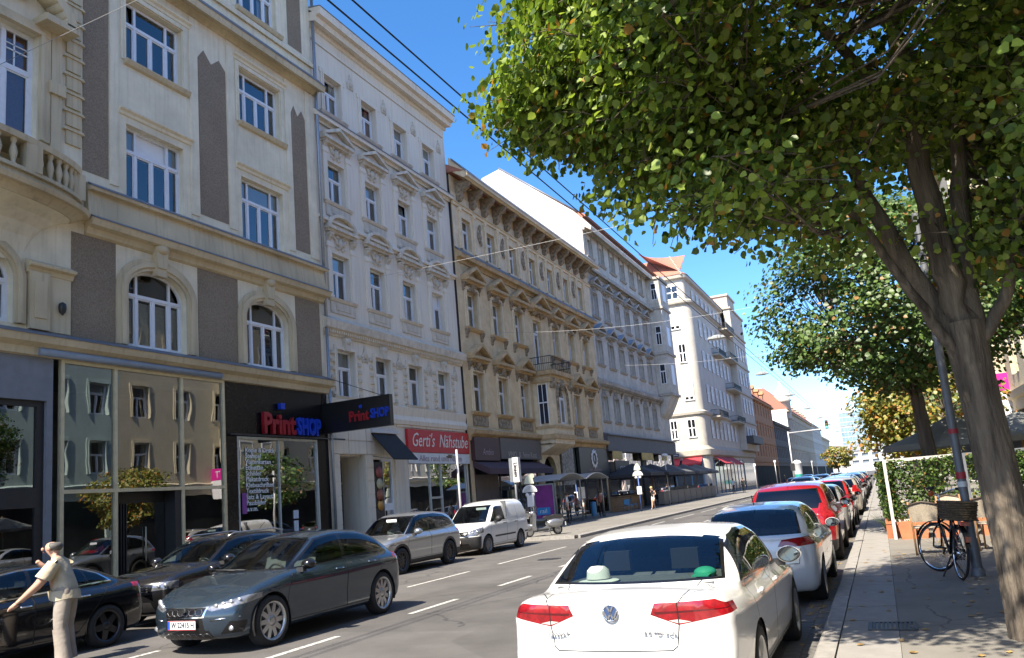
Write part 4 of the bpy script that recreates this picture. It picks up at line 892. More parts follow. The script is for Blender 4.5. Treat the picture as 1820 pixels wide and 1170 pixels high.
for (x, z, w, h, bl) in ((-2.0, 21.8, 1.35, 2.75, True), (-1.45, 17.3, 1.0, 2.55, False), (-3.7, 18.3, .85, 1.6, False), (-1.25, 12.3, 1.3, 2.7, True), (-1.4, 7.5, 1.1, 2.4, False), (-3.7, 7.45, .95, 2.5, False), (-3.9, 13.0, 1.0, 2.2, True), (-6.2, 7.5, 1, 2.4, False), (-6.2, 12.5, 1, 2.4, False), (-6.2, 17.5, 1, 2.4, False)):
    win5('s', x-R5+1.2 if False else x-.25, z, w, h, bl)
win5('s', -2.3, 26.0, 1.7, 1.9).location.y = .46
for j, (z, h) in enumerate(((7.4, 2.4), (12.2, 2.4), (16.9, 2.3), (21.2, 2.3))):
    for k in range(7): win5('m', 4.6+k*3.1, z, 1.15, h, blind=(k*3+j) % 4 == 0)
    for k in range(4): win5('m', 29.4+k*2.9, z, 1.1, h).location.x = 1.14
for k in range(8):
    o = win5('m', 5+k*3.1, 26.0, 1.1, 1.8); o.location.x = -.46
# projecting bay with balconies
MB().box(0, 1.0, 27.2, 40.3, 6.2, 29.3).build('bay', M_white5, e5)
for z in (10.6, 15.3, 20, 25.2, 29.2): MB().box(-.1, 1.2, 27.0, 40.5, z, z+.3).build('bay_moulding', M_white5d, e5)
m = MB(); m.box(-3, .7, 28, 35, 29.4, 31.6); m.box(-3.2, .9, 27.8, 35.2, 31.6, 31.9); m.build('attic_block', M_white5, e5)
def balc(y0, y1, z, d, x0=0.0):
    b = MB().box(x0, x0+d, y0, y1, z, z+.18).build('balcony', M_white5d, e5)
    m = MB(); H = 1.0
    for a, c in (((x0, y0), (x0+d, y0)), ((x0+d, y0), (x0+d, y1)), ((x0+d, y1), (x0, y1))):
        n = max(2, int(math.dist(a, c)/.16))
        for k in range(n+1): m.box(a[0]+(c[0]-a[0])*k/n-.015, a[0]+(c[0]-a[0])*k/n+.015, a[1]+(c[1]-a[1])*k/n-.015, a[1]+(c[1]-a[1])*k/n+.015, z+.18, z+H)
        for zz in (z+.3, z+H): m.box(min(a[0], c[0])-.02, max(a[0], c[0])+.02, min(a[1], c[1])-.02, max(a[1], c[1])+.02, zz, zz+.05)
    m.build('railing', M_black, b)
for z in (10.2, 15.2, 20.0, 24.6): balc(20.0, 27.0, z, 1.3)
balc(5.2, 12.0, 10.2, 1.2); balc(12.0, 18, 19.6, 1.0)
m = MB(); m.box(1.0, 2.1, 27.5, 38.5, 7.2, 8.4); m.build('dark_balcony', pm('dark_balcony_panel', (.04, .045, .055), .6, .2, 4), e5)
# ground floor shop, blue frames, red awnings, street name plate
m = MB()
for x in (-6.5, -4.4, -2.4, -.9): m.box(x-.08, x+.08, -.12, 0, .13, 4.7)
for y in (2.8, 6, 9, 12, 15, 18): m.box(0, .12, y-.08, y+.08, .13, 4.7)
for y in (21, 24, 27): m.box(0, .12, y-.08, y+.08, .13, 4.7)
m.box(-6.5, -.9, -.12, 0, 3.3, 3.45); m.box(-6.5, -.9, -.14, 0, .13, .9); m.build('shop_frame', pm('blue_shop_frame', (.1, .17, .25), .5, .15, 3), e5)
MB().box(-6.5, -.9, -.06, -.02, .9, 4.7).box(.02, .06, 2.8, 26.9, .5, 4.5).box(.02, .08, 28, 39.5, .5, 4.2).build('shop_pane', pm('shop_dark_pane', (.05, .065, .08), .08, .3, 1), e5)
M_raw = pm('red_awning', (.4, .03, .04), .75, .12, 4)
for (x0, x1) in ((-6.3, -3.6), (-3.3, -.8)):
    m = MB(); m.add([(x0, -.02, 5.0), (x1, -.02, 5.0), (x1, -1.2, 4.2), (x0, -1.2, 4.2), (x0, -1.2, 4.0), (x1, -1.2, 4.0)], [(0, 3, 2, 1), (3, 4, 5, 2)]); m.build('awning', M_raw, e5)
for (y0, y1) in ((3, 10), (10.5, 18)):
    m = MB(); m.add([(.02, y0, 5.0), (.02, y1, 5.0), (1.4, y1, 4.0), (1.4, y0, 4.0), (1.4, y0, 3.8), (1.4, y1, 3.8)], [(0, 3, 2, 1), (3, 4, 5, 2)]); m.build('awning', M_raw, e5)
MB().box(-4.7, -3.7, -.4, -.33, 5.25, 5.62).build('name_plate', pm('plate_dark_blue', (.02, .025, .06), .4, .1), e5)
text('plate_lettering', 'STRASSE', .2, MATS['white_lettering'], e5, (-4.2, -.415, 5.43))

# ------------------------------------------------------------------ farther houses on the left side
def far_house(name, label, y0, y1, h, wallc, rows, nb, ww, roofh=4.0, roofm=None, X=XF, dormers=0, deep=12, frame=None, gz=4.4, zst=4.0, firewall=None):
    F = Fac(name, label, X, y0)
    wm = pm('far_wall_'+name+str(int(y0)), wallc, .88, .08, .8, stain=.2, streak=.2)
    cs = [y0+(y1-y0)*(i+.5)/nb for i in range(nb)]
    rz = [(gz+1.2+k*zst, gz+1.2+k*zst+zst*.52) for k in range(rows)]
    F.part('wall', wall(y0, y1, 0, h, [(c-ww/2, c+ww/2, a, b) for c in cs for a, b in rz]+[(y0+.8, y1-.8, .2, gz-.6)], .25), wm)
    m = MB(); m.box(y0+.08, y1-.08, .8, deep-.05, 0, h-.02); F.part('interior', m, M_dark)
    F.part('side_wall', MB().box(y0, y0+.05, .02, deep, 0, h), firewall or wm); F.part('side_wall', MB().box(y1-.05, y1, .02, deep, 0, h), firewall or wm)
    F.part('eaves_cornice', MB().sweep([(0, h-.7), (.15, h-.6), (.5, h-.3), (.55, h), (0, h+.05)], y0, y1), wm)
    F.part('string_course', MB().sweep([(0, gz), (.15, gz+.1), (.2, gz+.4), (0, gz+.45)], y0, y1), wm)
    m = MB(); m.prism([(-.4, h), (deep, h), (deep*.6, h+roofh), (deep*.4, h+roofh)], y0, y1, 'x'); F.part('roof', m, roofm or M_roof)
    for k in range(dormers):
        c = y0+(y1-y0)*(k+.5)/dormers; F.part('dormer', MB().box(c-.8, c+.8, 1.0, 4, h+.3, h+2.4).prism([(c-1, h+2.4), (c+1, h+2.4), (c, h+3.2)], .8, 4, 'y'), wm)
    K = Win(ww, rz[0][1]-rz[0][0], [0, .5, 1], .64, [0, 1], ft=.09, mat=frame)
    pmid = MB().sweep([(0, 0), (.2, .05), (.25, .25), (0, .3)], -ww*.7, ww*.7).mesh('hood_mould', wm)
    for c in cs:
        for a, b in rz: K.place(F, c, a, .2); F.put('hood_mould', pmid, c, b+.2)
    F.part('shop_pane', MB().quad((y0+.8, .15, .2), (y1-.8, .15, .2), (y1-.8, .15, gz-.6), (y0+.8, .15, gz-.6)), pm('far_shop', (.022, .024, .026), .8, .5, .6, spec=.08))
    return F
M_firew = M_fire
far_house('orange_house', 'orange-brown rendered house beyond the white corner house', 142.6, 178, 16.6, (.38, .2, .1), 3, 9, 1.3, roofh=5, dormers=5, zst=3.9)
F6 = far_house('dark_timber_house', 'dark grey narrow house between orange and beige houses', 178, 211, 13.4, (.09, .095, .1), 2, 10, 1.4, roofh=2.5, roofm=M_zinc, zst=4.0)
F7 = far_house('beige_gabled_house', 'long beige house with red dormer roof and corner turret beyond dark house', 211, 292, 18.3, (.42, .36, .28), 3, 18, 1.3, roofh=6, dormers=9, firewall=M_fire)
m = MB(); m.lathe([(2.0, 16), (2.0, 20.4), (2.4, 20.6), (2.1, 21.2), (1.6, 23.5), (.5, 24.6), (.3, 26)], (216, 1.2, 0), 12); F7.part('turret', m, M_white5)
far_house('tall_pale_house', 'pale grey house with tall roof at the far left end of the street', 292, 340, 18.6, (.5, .49, .46), 3, 11, 1.3, roofh=3)
far_house('distant_cream_house', 'small cream house at the distant left end of the street', 340, 392, 15.5, (.5, .46, .38), 3, 12, 1.3, roofh=3)
# ------------------------------------------------------------------ houses on the right side (seen past the trees and in the shop glass)
def right_house(name, label, y0, y1, h, c, rows, nb, ww, X=6.2, zst=3.9, gz=4.4, bay=None, roofm=None):
    F = Fac(name, label, X, y0, -math.pi/2, Y=y1)
    wm = pm('right_wall_%s%d' % (name, y0), c, .88, .07, .8, stain=.15, streak=.15); cs = [y0+(y1-y0)*(i+.5)/nb for i in range(nb)]
    rz = [(gz+1.1+k*zst, gz+1.1+k*zst+zst*.54) for k in range(rows)]
    F.part('wall', wall(y0, y1, 0, h, [(u-ww/2, u+ww/2, a, b) for u in cs for a, b in rz]+[(y0+.8, y1-.8, .2, gz-.5)], .25), wm)
    F.part('interior', MB().box(y0+.08, y1-.08, .8, 10.95, 0, h-.02), M_dark); F.part('side_wall', MB().box(y0, y0+.05, .02, 11, 0, h), wm); F.part('side_wall', MB().box(y1-.05, y1, .02, 11, 0, h), wm)
    F.part('eaves_cornice', MB().sweep([(0, h-.7), (.15, h-.6), (.5, h-.3), (.55, h), (0, h+.05)], y0, y1), wm); F.part('string_course', MB().sweep([(0, gz), (.15, gz+.1), (.2, gz+.4), (0, gz+.45)], y0, y1), wm)
    F.part('roof', MB().prism([(-.4, h), (11, h), (7, h+3.5), (5, h+3.5)], y0, y1, 'x'), roofm or M_roof)
    K = Win(ww, rz[0][1]-rz[0][0], [0, .5, 1], .64, [0, 1], ft=.09); sm = surround(ww, rz[0][1]-rz[0][0], .18, .06).mesh('window_surround', wm)
    for u in cs:
        for a, b in rz: K.place(F, u, a, .2); F.put('window_surround', sm, u, a)
    F.part('shop_pane', MB().quad((y0+.8, .15, .2), (y1-.8, .15, .2), (y1-.8, .15, gz-.5), (y0+.8, .15, gz-.5)), MATS['far_shop'])
    if bay:
        a, b, z0, z1, d = bay; F.part('bay', MB().box(a, b, -d, 0, z0, z1), wm); F.part('bay_moulding', MB().box(a-.1, b+.1, -d-.1, 0, z0-.25, z0), wm)
        for zz in range(int((z1-z0)/zst)): 
            for u in (a+(b-a)*.3, a+(b-a)*.7): K.place(F, u, z0+.9+zz*zst, -d-.02, curt=-1)
    return F
right_house('sandstone_house', 'sandstone house on the right, nearest to the viewer', -14, 8, 20, (.45, .4, .32), 4, 7, 1.25)
right_house('ivory_house', 'ivory house on the right beside the sandstone house', 8, 25, 21, (.55, .52, .44), 4, 5, 1.3)
right_house('mint_house', 'pale mint house on the right with grey string courses', 25, 36.4, 20, (.4, .5, .47), 4, 4, 1.25)
FR = right_house('cream_bay_house', 'cream house on the right with projecting bay and pink sign', 36.4, 58, 20.5, (.56, .5, .36), 4, 6, 1.2, bay=(43, 49, 4.9, 17, .9))
right_house('white_right_house', 'white house farther along the right side', 58, 92, 19, (.62, .6, .56), 4, 10, 1.2)
right_house('rose_right_house', 'pale rose house in the distance on the right', 92, 150, 17.5, (.55, .45, .4), 3, 17, 1.2)
right_house('distant_right_house', 'distant grey house at the right end of the street', 150, 230, 18, (.5, .48, .45), 3, 20, 1.3)
ps = empty('hanging_sign', (5.5, 44.5, 3.6)); tag(ps, 'pink and white hanging shop sign on the cream bay house', 'sign')
MB().box(-.7, .7, -.08, .08, 0, 2.2).build('sign_board', pm('sign_white', (.7, .68, .7), .5, .05), ps)
MB().box(-.7, .7, -.085, .085, 1.35, 2.2).build('sign_field', pm('sign_pink', (.55, .02, .25), .4, .08), ps)
text('sign_lettering', 'T', .7, MATS['white_lettering'], ps, (0, -.092, 1.78))
# ------------------------------------------------------------------ the far end of the street
F = Fac('distant_block', 'long pale low block closing the far end of the street', -60, 0, 0, Y=500)
wm = pm('far_pale', (.45, .44, .42), .8, .1, .3)
F.part('wall', wall(0, 110, 0, 12, [(3+k*5.4, 6.4+k*5.4, z, z+2) for k in range(19) for z in (4.5, 8.4)], .4), wm); F.part('interior', MB().box(0.1, 109.9, .8, 12, 0, 11.9), pm('far_glazing', (.25, .28, .3), .3, .2, .2))  # glazing greyed to lower its contrast, standing in for distance haze
F.part('roof', MB().prism([(-.5, 12), (12, 12), (9, 16), (3, 16)], 0, 110, 'x'), M_zinc)
t = Fac('glass_tower', 'slim bluish glass tower beyond the end of the street', -19, 0, 0, Y=540)
M_tow = pm('tower_glass', (.18, .28, .36), .12, .2, .3, spec=.8)
t.part('shaft', MB().box(0, 16, 0, 14, 0, 37), M_tow)
for k in range(11): t.part('floor_band', MB().box(-.1, 16.1, -.12, 14, 3+k*3.1, 3.5+k*3.1), pm('tower_band', (.5, .52, .54), .4, .1))
for k in range(9): t.part('mullion', MB().box(k*2-.06, k*2+.06, -.2, -.1, 0, 37), MATS['tower_band'])
t.part('roof_sign', MB().box(1, 9, -.2, .2, 37, 41), MATS['tower_band'])
# ------------------------------------------------------------------ trees
def leaf_mat(name, dark, light, tint, tint_amt=.06, trans=.35):
    m = bpy.data.materials.new(name); m.use_nodes = True; nt = m.node_tree; L = nt.links.new; b = nt.nodes['Principled BSDF']
    g = _n(nt, 'ShaderNodeNewGeometry'); rp = _n(nt, 'ShaderNodeValToRGB'); e = rp.color_ramp.elements
    e[0].position = 0; e[0].color = dark+(1,); e[1].position = 1-tint_amt-.01; e[1].color = light+(1,); x = e.new(1-tint_amt*.5); x.color = tint+(1,)
    L(g.outputs['Random Per Island'], rp.inputs['Fac']); L(rp.outputs[0], b.inputs['Base Color'])
    b.inputs['Roughness'].default_value = .45; b.inputs['Specular IOR Level'].default_value = .5
    tr = _n(nt, 'ShaderNodeBsdfTranslucent'); hs = _n(nt, 'ShaderNodeHueSaturation'); hs.inputs['Value'].default_value = 1.3; hs.inputs['Saturation'].default_value = 1.1
    L(rp.outputs[0], hs.inputs['Color']); L(hs.outputs[0], tr.inputs['Color'])
    ms = _n(nt, 'ShaderNodeMixShader'); ms.inputs[0].default_value = trans; L(b.outputs[0], ms.inputs[1]); L(tr.outputs[0], ms.inputs[2]); L(ms.outputs[0], nt.nodes['Material Output'].inputs['Surface'])
    return m
M_leaf = leaf_mat('linden_leaf', (.03, .07, .014), (.3, .4, .07), (.4, .22, .06), .035, .4)
M_leaf2 = leaf_mat('linden_leaf_far', (.03, .07, .02), (.13, .21, .05), (.3, .16, .05), .06)
M_leafy = leaf_mat('yellowing_leaf', (.08, .12, .025), (.3, .28, .05), (.42, .2, .05), .2)
M_hedge = leaf_mat('hedge_leaf', (.03, .07, .02), (.12, .19, .04), (.3, .2, .06), .05)
def bark(name, base, c2):
    m = pm(name, base, .92, .3, 5, bump=1.0, bscale=34, col2=c2, detail=9)
    return m
M_bark = bark('linden_bark', (.045, .034, .026), (.2, .165, .125)); M_bark2 = bark('linden_bark_dark', (.07, .055, .045), (.16, .13, .1))
for _m in (M_bark, M_bark2):   # bark ridges run along the stem
    _nt = _m.node_tree; _tc = [n for n in _nt.nodes if n.type == 'TEX_COORD'][0]
    _mp = _nt.nodes.new('ShaderNodeMapping'); _mp.inputs['Scale'].default_value = (2.2, 2.2, .22); _nt.links.new(_tc.outputs['Object'], _mp.inputs['Vector'])
    for n in _nt.nodes:
        if n.type == 'TEX_NOISE': _nt.links.new(_mp.outputs[0], n.inputs['Vector'])
def leaves(name, C, size, mat, parent, rng, tilt=1.1, droop=.5, out=None):
    """many separate folded leaves; C (n,3) centres"""
    n = len(C); az = rng.uniform(0, 2*np.pi, n); sz = size*rng.uniform(.7, 1.25, n)
    nx = rng.normal(0, tilt*.6, n); ny = rng.normal(0, tilt*.6, n); N = np.stack([nx, ny, np.full(n, .75)], 1)
    if out is not None: N += out
    N /= np.linalg.norm(N, axis=1)[:, None]
    D = np.stack([np.cos(az), np.sin(az), np.full(n, -droop)], 1); D -= N*(D*N).sum(1)[:, None]; D /= np.linalg.norm(D, axis=1)[:, None]; Sd = np.cross(N, D)
    prof = [(-.5, 0, 0), (-.32, .42, .07), (.08, .46, .1), (.55, 0, .0), (.08, -.46, .1), (-.32, -.42, .07)]
    V = np.stack([C+sz[:, None]*(a*D+b*Sd+c*N) for a, b, c in prof], 1).reshape(-1, 3)
    base = np.arange(n)[:, None]*6; F = np.concatenate([base+np.array([0, 1, 2, 3]), base+np.array([0, 3, 4, 5])], 1).reshape(-1)
    me = bpy.data.meshes.new(name); me.vertices.add(len(V)); me.vertices.foreach_set('co', V.ravel().astype(np.float32))
    nf = 2*n; me.loops.add(nf*4); me.loops.foreach_set('vertex_index', F.astype(np.int32)); me.polygons.add(nf)
    me.polygons.foreach_set('loop_start', np.arange(0, nf*4, 4, dtype=np.int32)); me.polygons.foreach_set('loop_total', np.full(nf, 4, dtype=np.int32))
    me.materials.append(mat); me.update(calc_edges=True); me.validate()
    o = link(name, me, parent); o['kind'] = 'stuff'; return o
def ridge_trunk(pts, root, bmat, rng, nt_=110, nz=150):
    """trunk with real bark ridges: furrowed radius that wanders with height"""
    Z = np.array([p[2] for p in pts]); zz = np.linspace(Z[0], Z[-1], nz); X = np.interp(zz, Z, [p[0] for p in pts]); Y = np.interp(zz, Z, [p[1] for p in pts]); R_ = np.interp(zz, Z, [p[3] for p in pts])
    th = np.linspace(0, 2*np.pi, nt_, endpoint=False); T, ZZ = np.meshgrid(th, zz)
    w = T+.10*np.sin(ZZ*3.1+1)+.06*np.sin(ZZ*7.3+2*T)+.04*np.sin(ZZ*15+5*T); f = np.abs(np.sin(w*9.5+.6*np.sin(ZZ*4)))**.6*.6+np.abs(np.sin(w*14.3+1.3+.8*np.sin(ZZ*5.5+T)))**.7*.4
    lump = .05*np.sin(T*2+ZZ*1.3)+.03*np.sin(T*3-ZZ*2.1); jit = rng.normal(0, .006, T.shape)
    rr = R_[:, None]*(.94+.085*f+lump+jit)
    for (t0, z0, a) in ((3.9, 2.35, .22), (5.0, 1.5, .14), (4.3, .75, .12)): rr = rr*(1+a*np.exp(-(((T-t0+np.pi) % (2*np.pi)-np.pi)/.28)**2-((ZZ-z0)/.11)**2))
    V = np.stack([X[:, None]+rr*np.cos(T), Y[:, None]+rr*np.sin(T), ZZ], -1).reshape(-1, 3)
    m = MB(); m.add([tuple(v) for v in V], [(i*nt_+k, i*nt_+(k+1) % nt_, (i+1)*nt_+(k+1) % nt_, (i+1)*nt_+k) for i in range(nz-1) for k in range(nt_)], True); m.build('trunk', bmat, root)
    return [(np.array([X[i], Y[i], zz[i]]), R_[i]) for i in range(nz//2, nz, 12)]
def make_tree(name, label, base, trunk, limbs, crown, nclust, per, leaf, mat, bmat, seed, clr=.55, group=None, flat=.55, keep=None, tw=True, ridged=False):
    """trunk: [(x,y,z,r)] relative to base; limbs: list of such chains; crown: list of ellipsoids (cx,cy,cz,rx,ry,rz)"""
    root = empty(name, base); tag(root, label, 'tree', group); rng = np.random.default_rng(seed)
    def chain(pts, nm, n=14, sub=5):
        P = []; R_ = []
        for (a, b) in zip(pts[:-1], pts[1:]):
            for k in range(sub): t = k/sub; P.append(np.array(a[:3])*(1-t)+np.array(b[:3])*t); R_.append(a[3]*(1-t)+b[3]*t)
        P.append(np.array(pts[-1][:3])); R_.append(pts[-1][3]); P = np.array(P)
        amp = .04 if nm == 'trunk' else .15
        for i in range(1, len(P)-1): P[i] += rng.normal(0, amp, 3)*R_[i]
        m = MB(); m.tube([tuple(p) for p in P], [r*(1+rng.uniform(-1, 1)*(.025 if nm == 'trunk' else .06)) for r in R_], n)
        m.build(nm, bmat, root); return [(P[i], R_[i]) for i in range(len(P))]
    sk = chain(trunk, 'trunk', 20, 8)[6:] if not ridged else ridge_trunk(trunk, root, bmat, rng)
    for l in limbs: sk += chain(l, 'limb', 10)
    # leaf clusters through the crown's volume, denser outwards
    C = []
    vol = np.array([max(e[3]*e[4]*e[5], 4.0) for e in crown]); ph = rng.uniform(0, 6, 3); pick = rng.choice(len(crown), nclust*4, p=vol/vol.sum())
    for i in pick:
        e = np.array(crown[i]); d = rng.normal(0, 1, 3); d /= np.linalg.norm(d); r = rng.uniform(.3, 1)**.45
        p = e[:3]+d*e[3:]*r
        if keep and not keep(p): continue
        if np.sin(p[0]*1.9+ph[0])+np.sin(p[1]*1.7+ph[1])+np.sin(p[2]*2.3+ph[2]) < -.95: continue
        C.append(p)
        if len(C) >= nclust: break
    C = np.array(C); SP = np.array([p for p, _ in sk]); m = MB(); tips = []
    for p in C:
        dd = np.linalg.norm(SP-p, axis=1)+np.maximum(0, SP[:, 2]-p[2])*.8; j = int(dd.argmin()); q = SP[j]; mid = (p+q)/2+np.array([0, 0, -.12*dd[j]])+rng.normal(0, .1, 3)
        r0 = min(sk[j][1]*.55, .012+.012*dd[j]); m.tube([tuple(q), tuple(mid), tuple(p)], [r0, r0*.6, .006], 5, cap=False)
        if tw:
            for k in range(4):
                v = rng.normal(0, 1, 3)*np.array([1, 1, .35]); v /= np.linalg.norm(v); t = p+v*clr*rng.uniform(.6, 1.1); m.tube([tuple(p), tuple((p+t)/2+np.array([0, 0, .03])), tuple(t)], [.008, .005, .003], 4, cap=False)
    m.build('branches', bmat, root)['kind'] = 'stuff'
    n = len(C)*per; idx = np.repeat(np.arange(len(C)), per); off = rng.normal(0, 1, (n, 3)); off /= np.maximum(1e-6, np.linalg.norm(off, axis=1))[:, None]
    off *= (rng.uniform(0, 1, n)**.5)[:, None]*clr*np.array([1.15, 1.15, flat]); P = C[idx]+off
    e = np.array(crown[0]); od = (P-e[:3])/e[3:]; od[:, 2] *= .4; leaves('crown', P, leaf, mat, root, rng, out=od*1.0); return root
# near linden on the right pavement
make_tree('linden_tree', 'large linden with thick forked trunk filling the upper right corner', (1.08, 9.0, .13),
    [(0, 0, -.3, .235), (.0, 0, .06, .205), (-.01, 0, .7, .178), (-.05, 0, 1.5, .17), (-.09, .0, 2.3, .17), (-.11, .0, 2.7, .178), (-.12, 0, 3.05, .2)],
    [[(-.14, 0, 2.75, .12), (-.4, .0, 3.4, .1), (-.8, -.2, 4.5, .075), (-1.3, -.4, 6.2, .04)],
     [(-.16, 0, 2.6, .065), (-.45, -.25, 3.2, .05), (-.9, -.6, 4.1, .04), (-1.5, -1.1, 5.0, .028), (-2.2, -1.6, 5.6, .015)],
     [(-.11, 0, 2.9, .15), (-.22, -.1, 3.8, .13), (-.28, -.2, 5.2, .1), (-.3, -.4, 7, .06), (-.3, -.6, 9, .03)],
     [(-.07, 0, 2.9, .12), (.0, .0, 3.8, .095), (.15, -.1, 5.2, .065), (.4, -.2, 7.2, .03)],
     [(-.03, 0, 2.75, .075), (.3, -.1, 3.3, .055), (.52, -.3, 4.2, .04), (1.1, -.6, 5.5, .02)],
     [(-.8, -.2, 4.5, .05), (-1.8, -.6, 5.3, .035), (-2.8, -1.0, 5.8, .022), (-3.9, -1.3, 6.0, .008)], [(-1.0, -.3, 5.6, .04), (-2.4, -1.0, 6.8, .025), (-3.7, -1.6, 7.4, .008)], [(-.28, -.2, 5.2, .06), (-1.3, -1.8, 6.2, .04), (-2.2, -2.6, 6.8, .02)], [(.15, -.1, 5.2, .05), (1.1, 1.0, 6, .03), (1.8, 1.6, 6.6, .015)]],
    [(-.1, -1.3, 6.75, 4.05, 3.9, 2.75), (-.3, -1.0, 5.0, 3.0, 3.0, 1.7), (.9, -.9, 4.6, 2.2, 2.4, 1.2), (-3.35, -1.3, 5.85, .9, 1.0, .42), (-3.2, -1.6, 7.3, .9, 1.1, .5)],
    1250, 98, .076, M_leaf, M_bark, 11, clr=.58, ridged=True, keep=lambda p: p[2] > (1.75 if p[0] < -.5 else 1.35)+.235*(p[1]+9)+.25*max(0, -p[0]-.5) and not (p[1] < -4.2 and p[2] < 4.4) and not (p[0] < -2.0 and p[1] > -.6) and not (-1.1 < p[0] < .45 and p[1] < -.2 and p[2] < 4.9) and np.linalg.norm(np.cross(p-np.array([-.03, 0, .9]), np.array([-.107, -.606, .788]))) > .5)  # some clusters left out so sun reaches the trunk and the compact's roof
make_tree('linden_tree', 'second linden behind the parasol, dark trunk with pale foot', (1.18, 22.3, .13),
    [(0, 0, -.2, .24), (0, 0, .2, .2), (.0, 0, 1.4, .175), (-.05, 0, 2.6, .165), (-.1, 0, 3.8, .14)],
    [[(-.1, 0, 3.4, .1), (-.8, .1, 4.6, .07), (-1.8, .2, 5.6, .03)], [(-.1, 0, 3.7, .1), (.2, 0, 5, .07), (.3, .2, 7, .03)], [(-.05, 0, 3.5, .08), (.7, -.3, 4.6, .05), (1.6, -.6, 5.6, .02)], [(-.1, 0, 3.7, .08), (-.4, -.7, 5, .05), (-.7, -1.4, 6.2, .02)]],
    [(-.2, 0, 6.1, 3.45, 3.4, 2.7)], 520, 62, .1, M_leaf2, M_bark2, 12, clr=.6, group=None, tw=False, keep=lambda p: p[2] > 3.5)
make_tree('linden_tree', 'small yellowing tree above the parasol farther along the pavement', (1.9, 33.5, .13),
    [(0, 0, -.2, .15), (0, 0, 1.2, .11), (0, 0, 2.6, .09)], [[(0, 0, 2.3, .06), (-.7, 0, 3.4, .03)], [(0, 0, 2.4, .06), (.6, .2, 3.6, .03)]],
    [(0, 0, 3.7, 2.6, 2.4, 1.7), (-1.0, 0, 2.9, 1.6, 1.6, 1.0)], 170, 34, .15, M_leafy, M_bark2, 13, clr=.6, tw=False)
for k, (x, y, h, sd) in enumerate(((2.4, 47, 4.6, 14), (2.4, 60, 5.0, 15), (2.6, 76, 5.2, 16))):
    make_tree('street_tree', ('green street tree just beyond the yellowing one', 'middle one of the far street trees on the right', 'farthest street tree on the right pavement')[k], (x, y, .13),
        [(0, 0, -.2, .16), (0, 0, 1.5, .12), (0, 0, 3, .1)], [[(0, 0, 2.8, .06), (-.6, 0, 4, .03)]], [(0, 0, h, 2.6, 2.6, 2.0)], 90, 26, .2, M_leaf2 if k != 1 else M_leafy, M_bark2, sd, clr=.7, tw=False)

make_tree('distant_tree', 'yellowing tree far off at the end of the street', (-11.5, 262, 0), [(0, 0, -.2, .3), (0, 0, 3, .2)], [[(0, 0, 2.8, .1), (1, 0, 5, .05)]], [(0, 0, 6, 4.5, 4.5, 3.6)], 90, 26, .5, M_leafy, M_bark2, 21, clr=1.2, tw=False)
# ------------------------------------------------------------------ vehicles
M_cglass = glass('car_glass', (.72, .82, .79), .86, 1.15, ior=1.5)
M_cglassd = glass('car_glass_dark', (.25, .27, .28), .6, 1.7, ior=1.5)
M_rub = pm('tyre_rubber', (.018, .018, .019), .85, .25, 20)
M_trim = pm('black_plastic', (.022, .022, .024), .55, .2, 12)
M_gloss = pm('gloss_black', (.008, .008, .009), .12, .2, 4)
M_gap = pm('panel_gap', (.006, .006, .006), .9, .1)
M_chrome = pm('chrome', (.75, .76, .78), .12, .05, 6, metallic=1.0)
M_alloy = pm('alloy', (.42, .43, .44), .3, .08, 8, metallic=.9)
M_alloyd = pm('alloy_dark', (.05, .05, .055), .35, .2, 8, metallic=.7)
M_tail = pm('tail_red', (.24, .006, .01), .15, .45, 12, coat=1.0)
M_taild = pm('tail_dark_red', (.09, .004, .006), .2, .3, 9, coat=1.0)
M_lens = pm('lamp_clear', (.22, .23, .25), .12, .5, 18, metallic=.6, coat=1.0)
M_lensin = pm('lamp_inner', (.75, .77, .8), .15, .2, 20, metallic=.8, coat=1.0)
M_seat = pm('seat_cloth', (.09, .095, .1), .9, .2, 12)
M_plate = pm('number_plate', (.68, .69, .7), .5, .04)
M_platet = pm('plate_black', (.015, .015, .02), .5, .1)
M_plater = pm('plate_red', (.45, .02, .03), .5, .1)
M_plateb = pm('plate_blue', (.01, .06, .4), .5, .1)
def paint(name, c, metal=.0, rough=.28, coat=1.0): return pm('paint_'+name, c, rough, .025, 5, metallic=metal, coat=coat)
def _lin(pts):
    xs = np.array([p[0] for p in pts], float); ys = np.array([p[1] for p in pts], float)
    return lambda x: np.interp(x, xs, ys)
def _smooth(pts, r=.06, n=600):
    """piecewise linear curve rounded by a small moving average"""
    xs = np.array([p[0] for p in pts], float); ys = np.array([p[1] for p in pts], float)
    X = np.linspace(xs[0]-.5, xs[-1]+.5, n); Y = np.interp(X, xs, ys); k = max(1, int(r/(X[1]-X[0])))
    ker = np.ones(2*k+1); ker /= ker.sum(); Yp = np.pad(Y, 2*k, mode='edge'); Y2 = np.convolve(np.convolve(Yp, ker, 'same'), ker, 'same')[2*k:-2*k]
    return lambda x: np.interp(x, X, Y2)
def smax(a, b, r):
    h = np.maximum(r-np.abs(a-b), 0)/r; return np.maximum(a, b)+h*h*r*.25
def smin(a, b, r): return -smax(-a, -b, r)
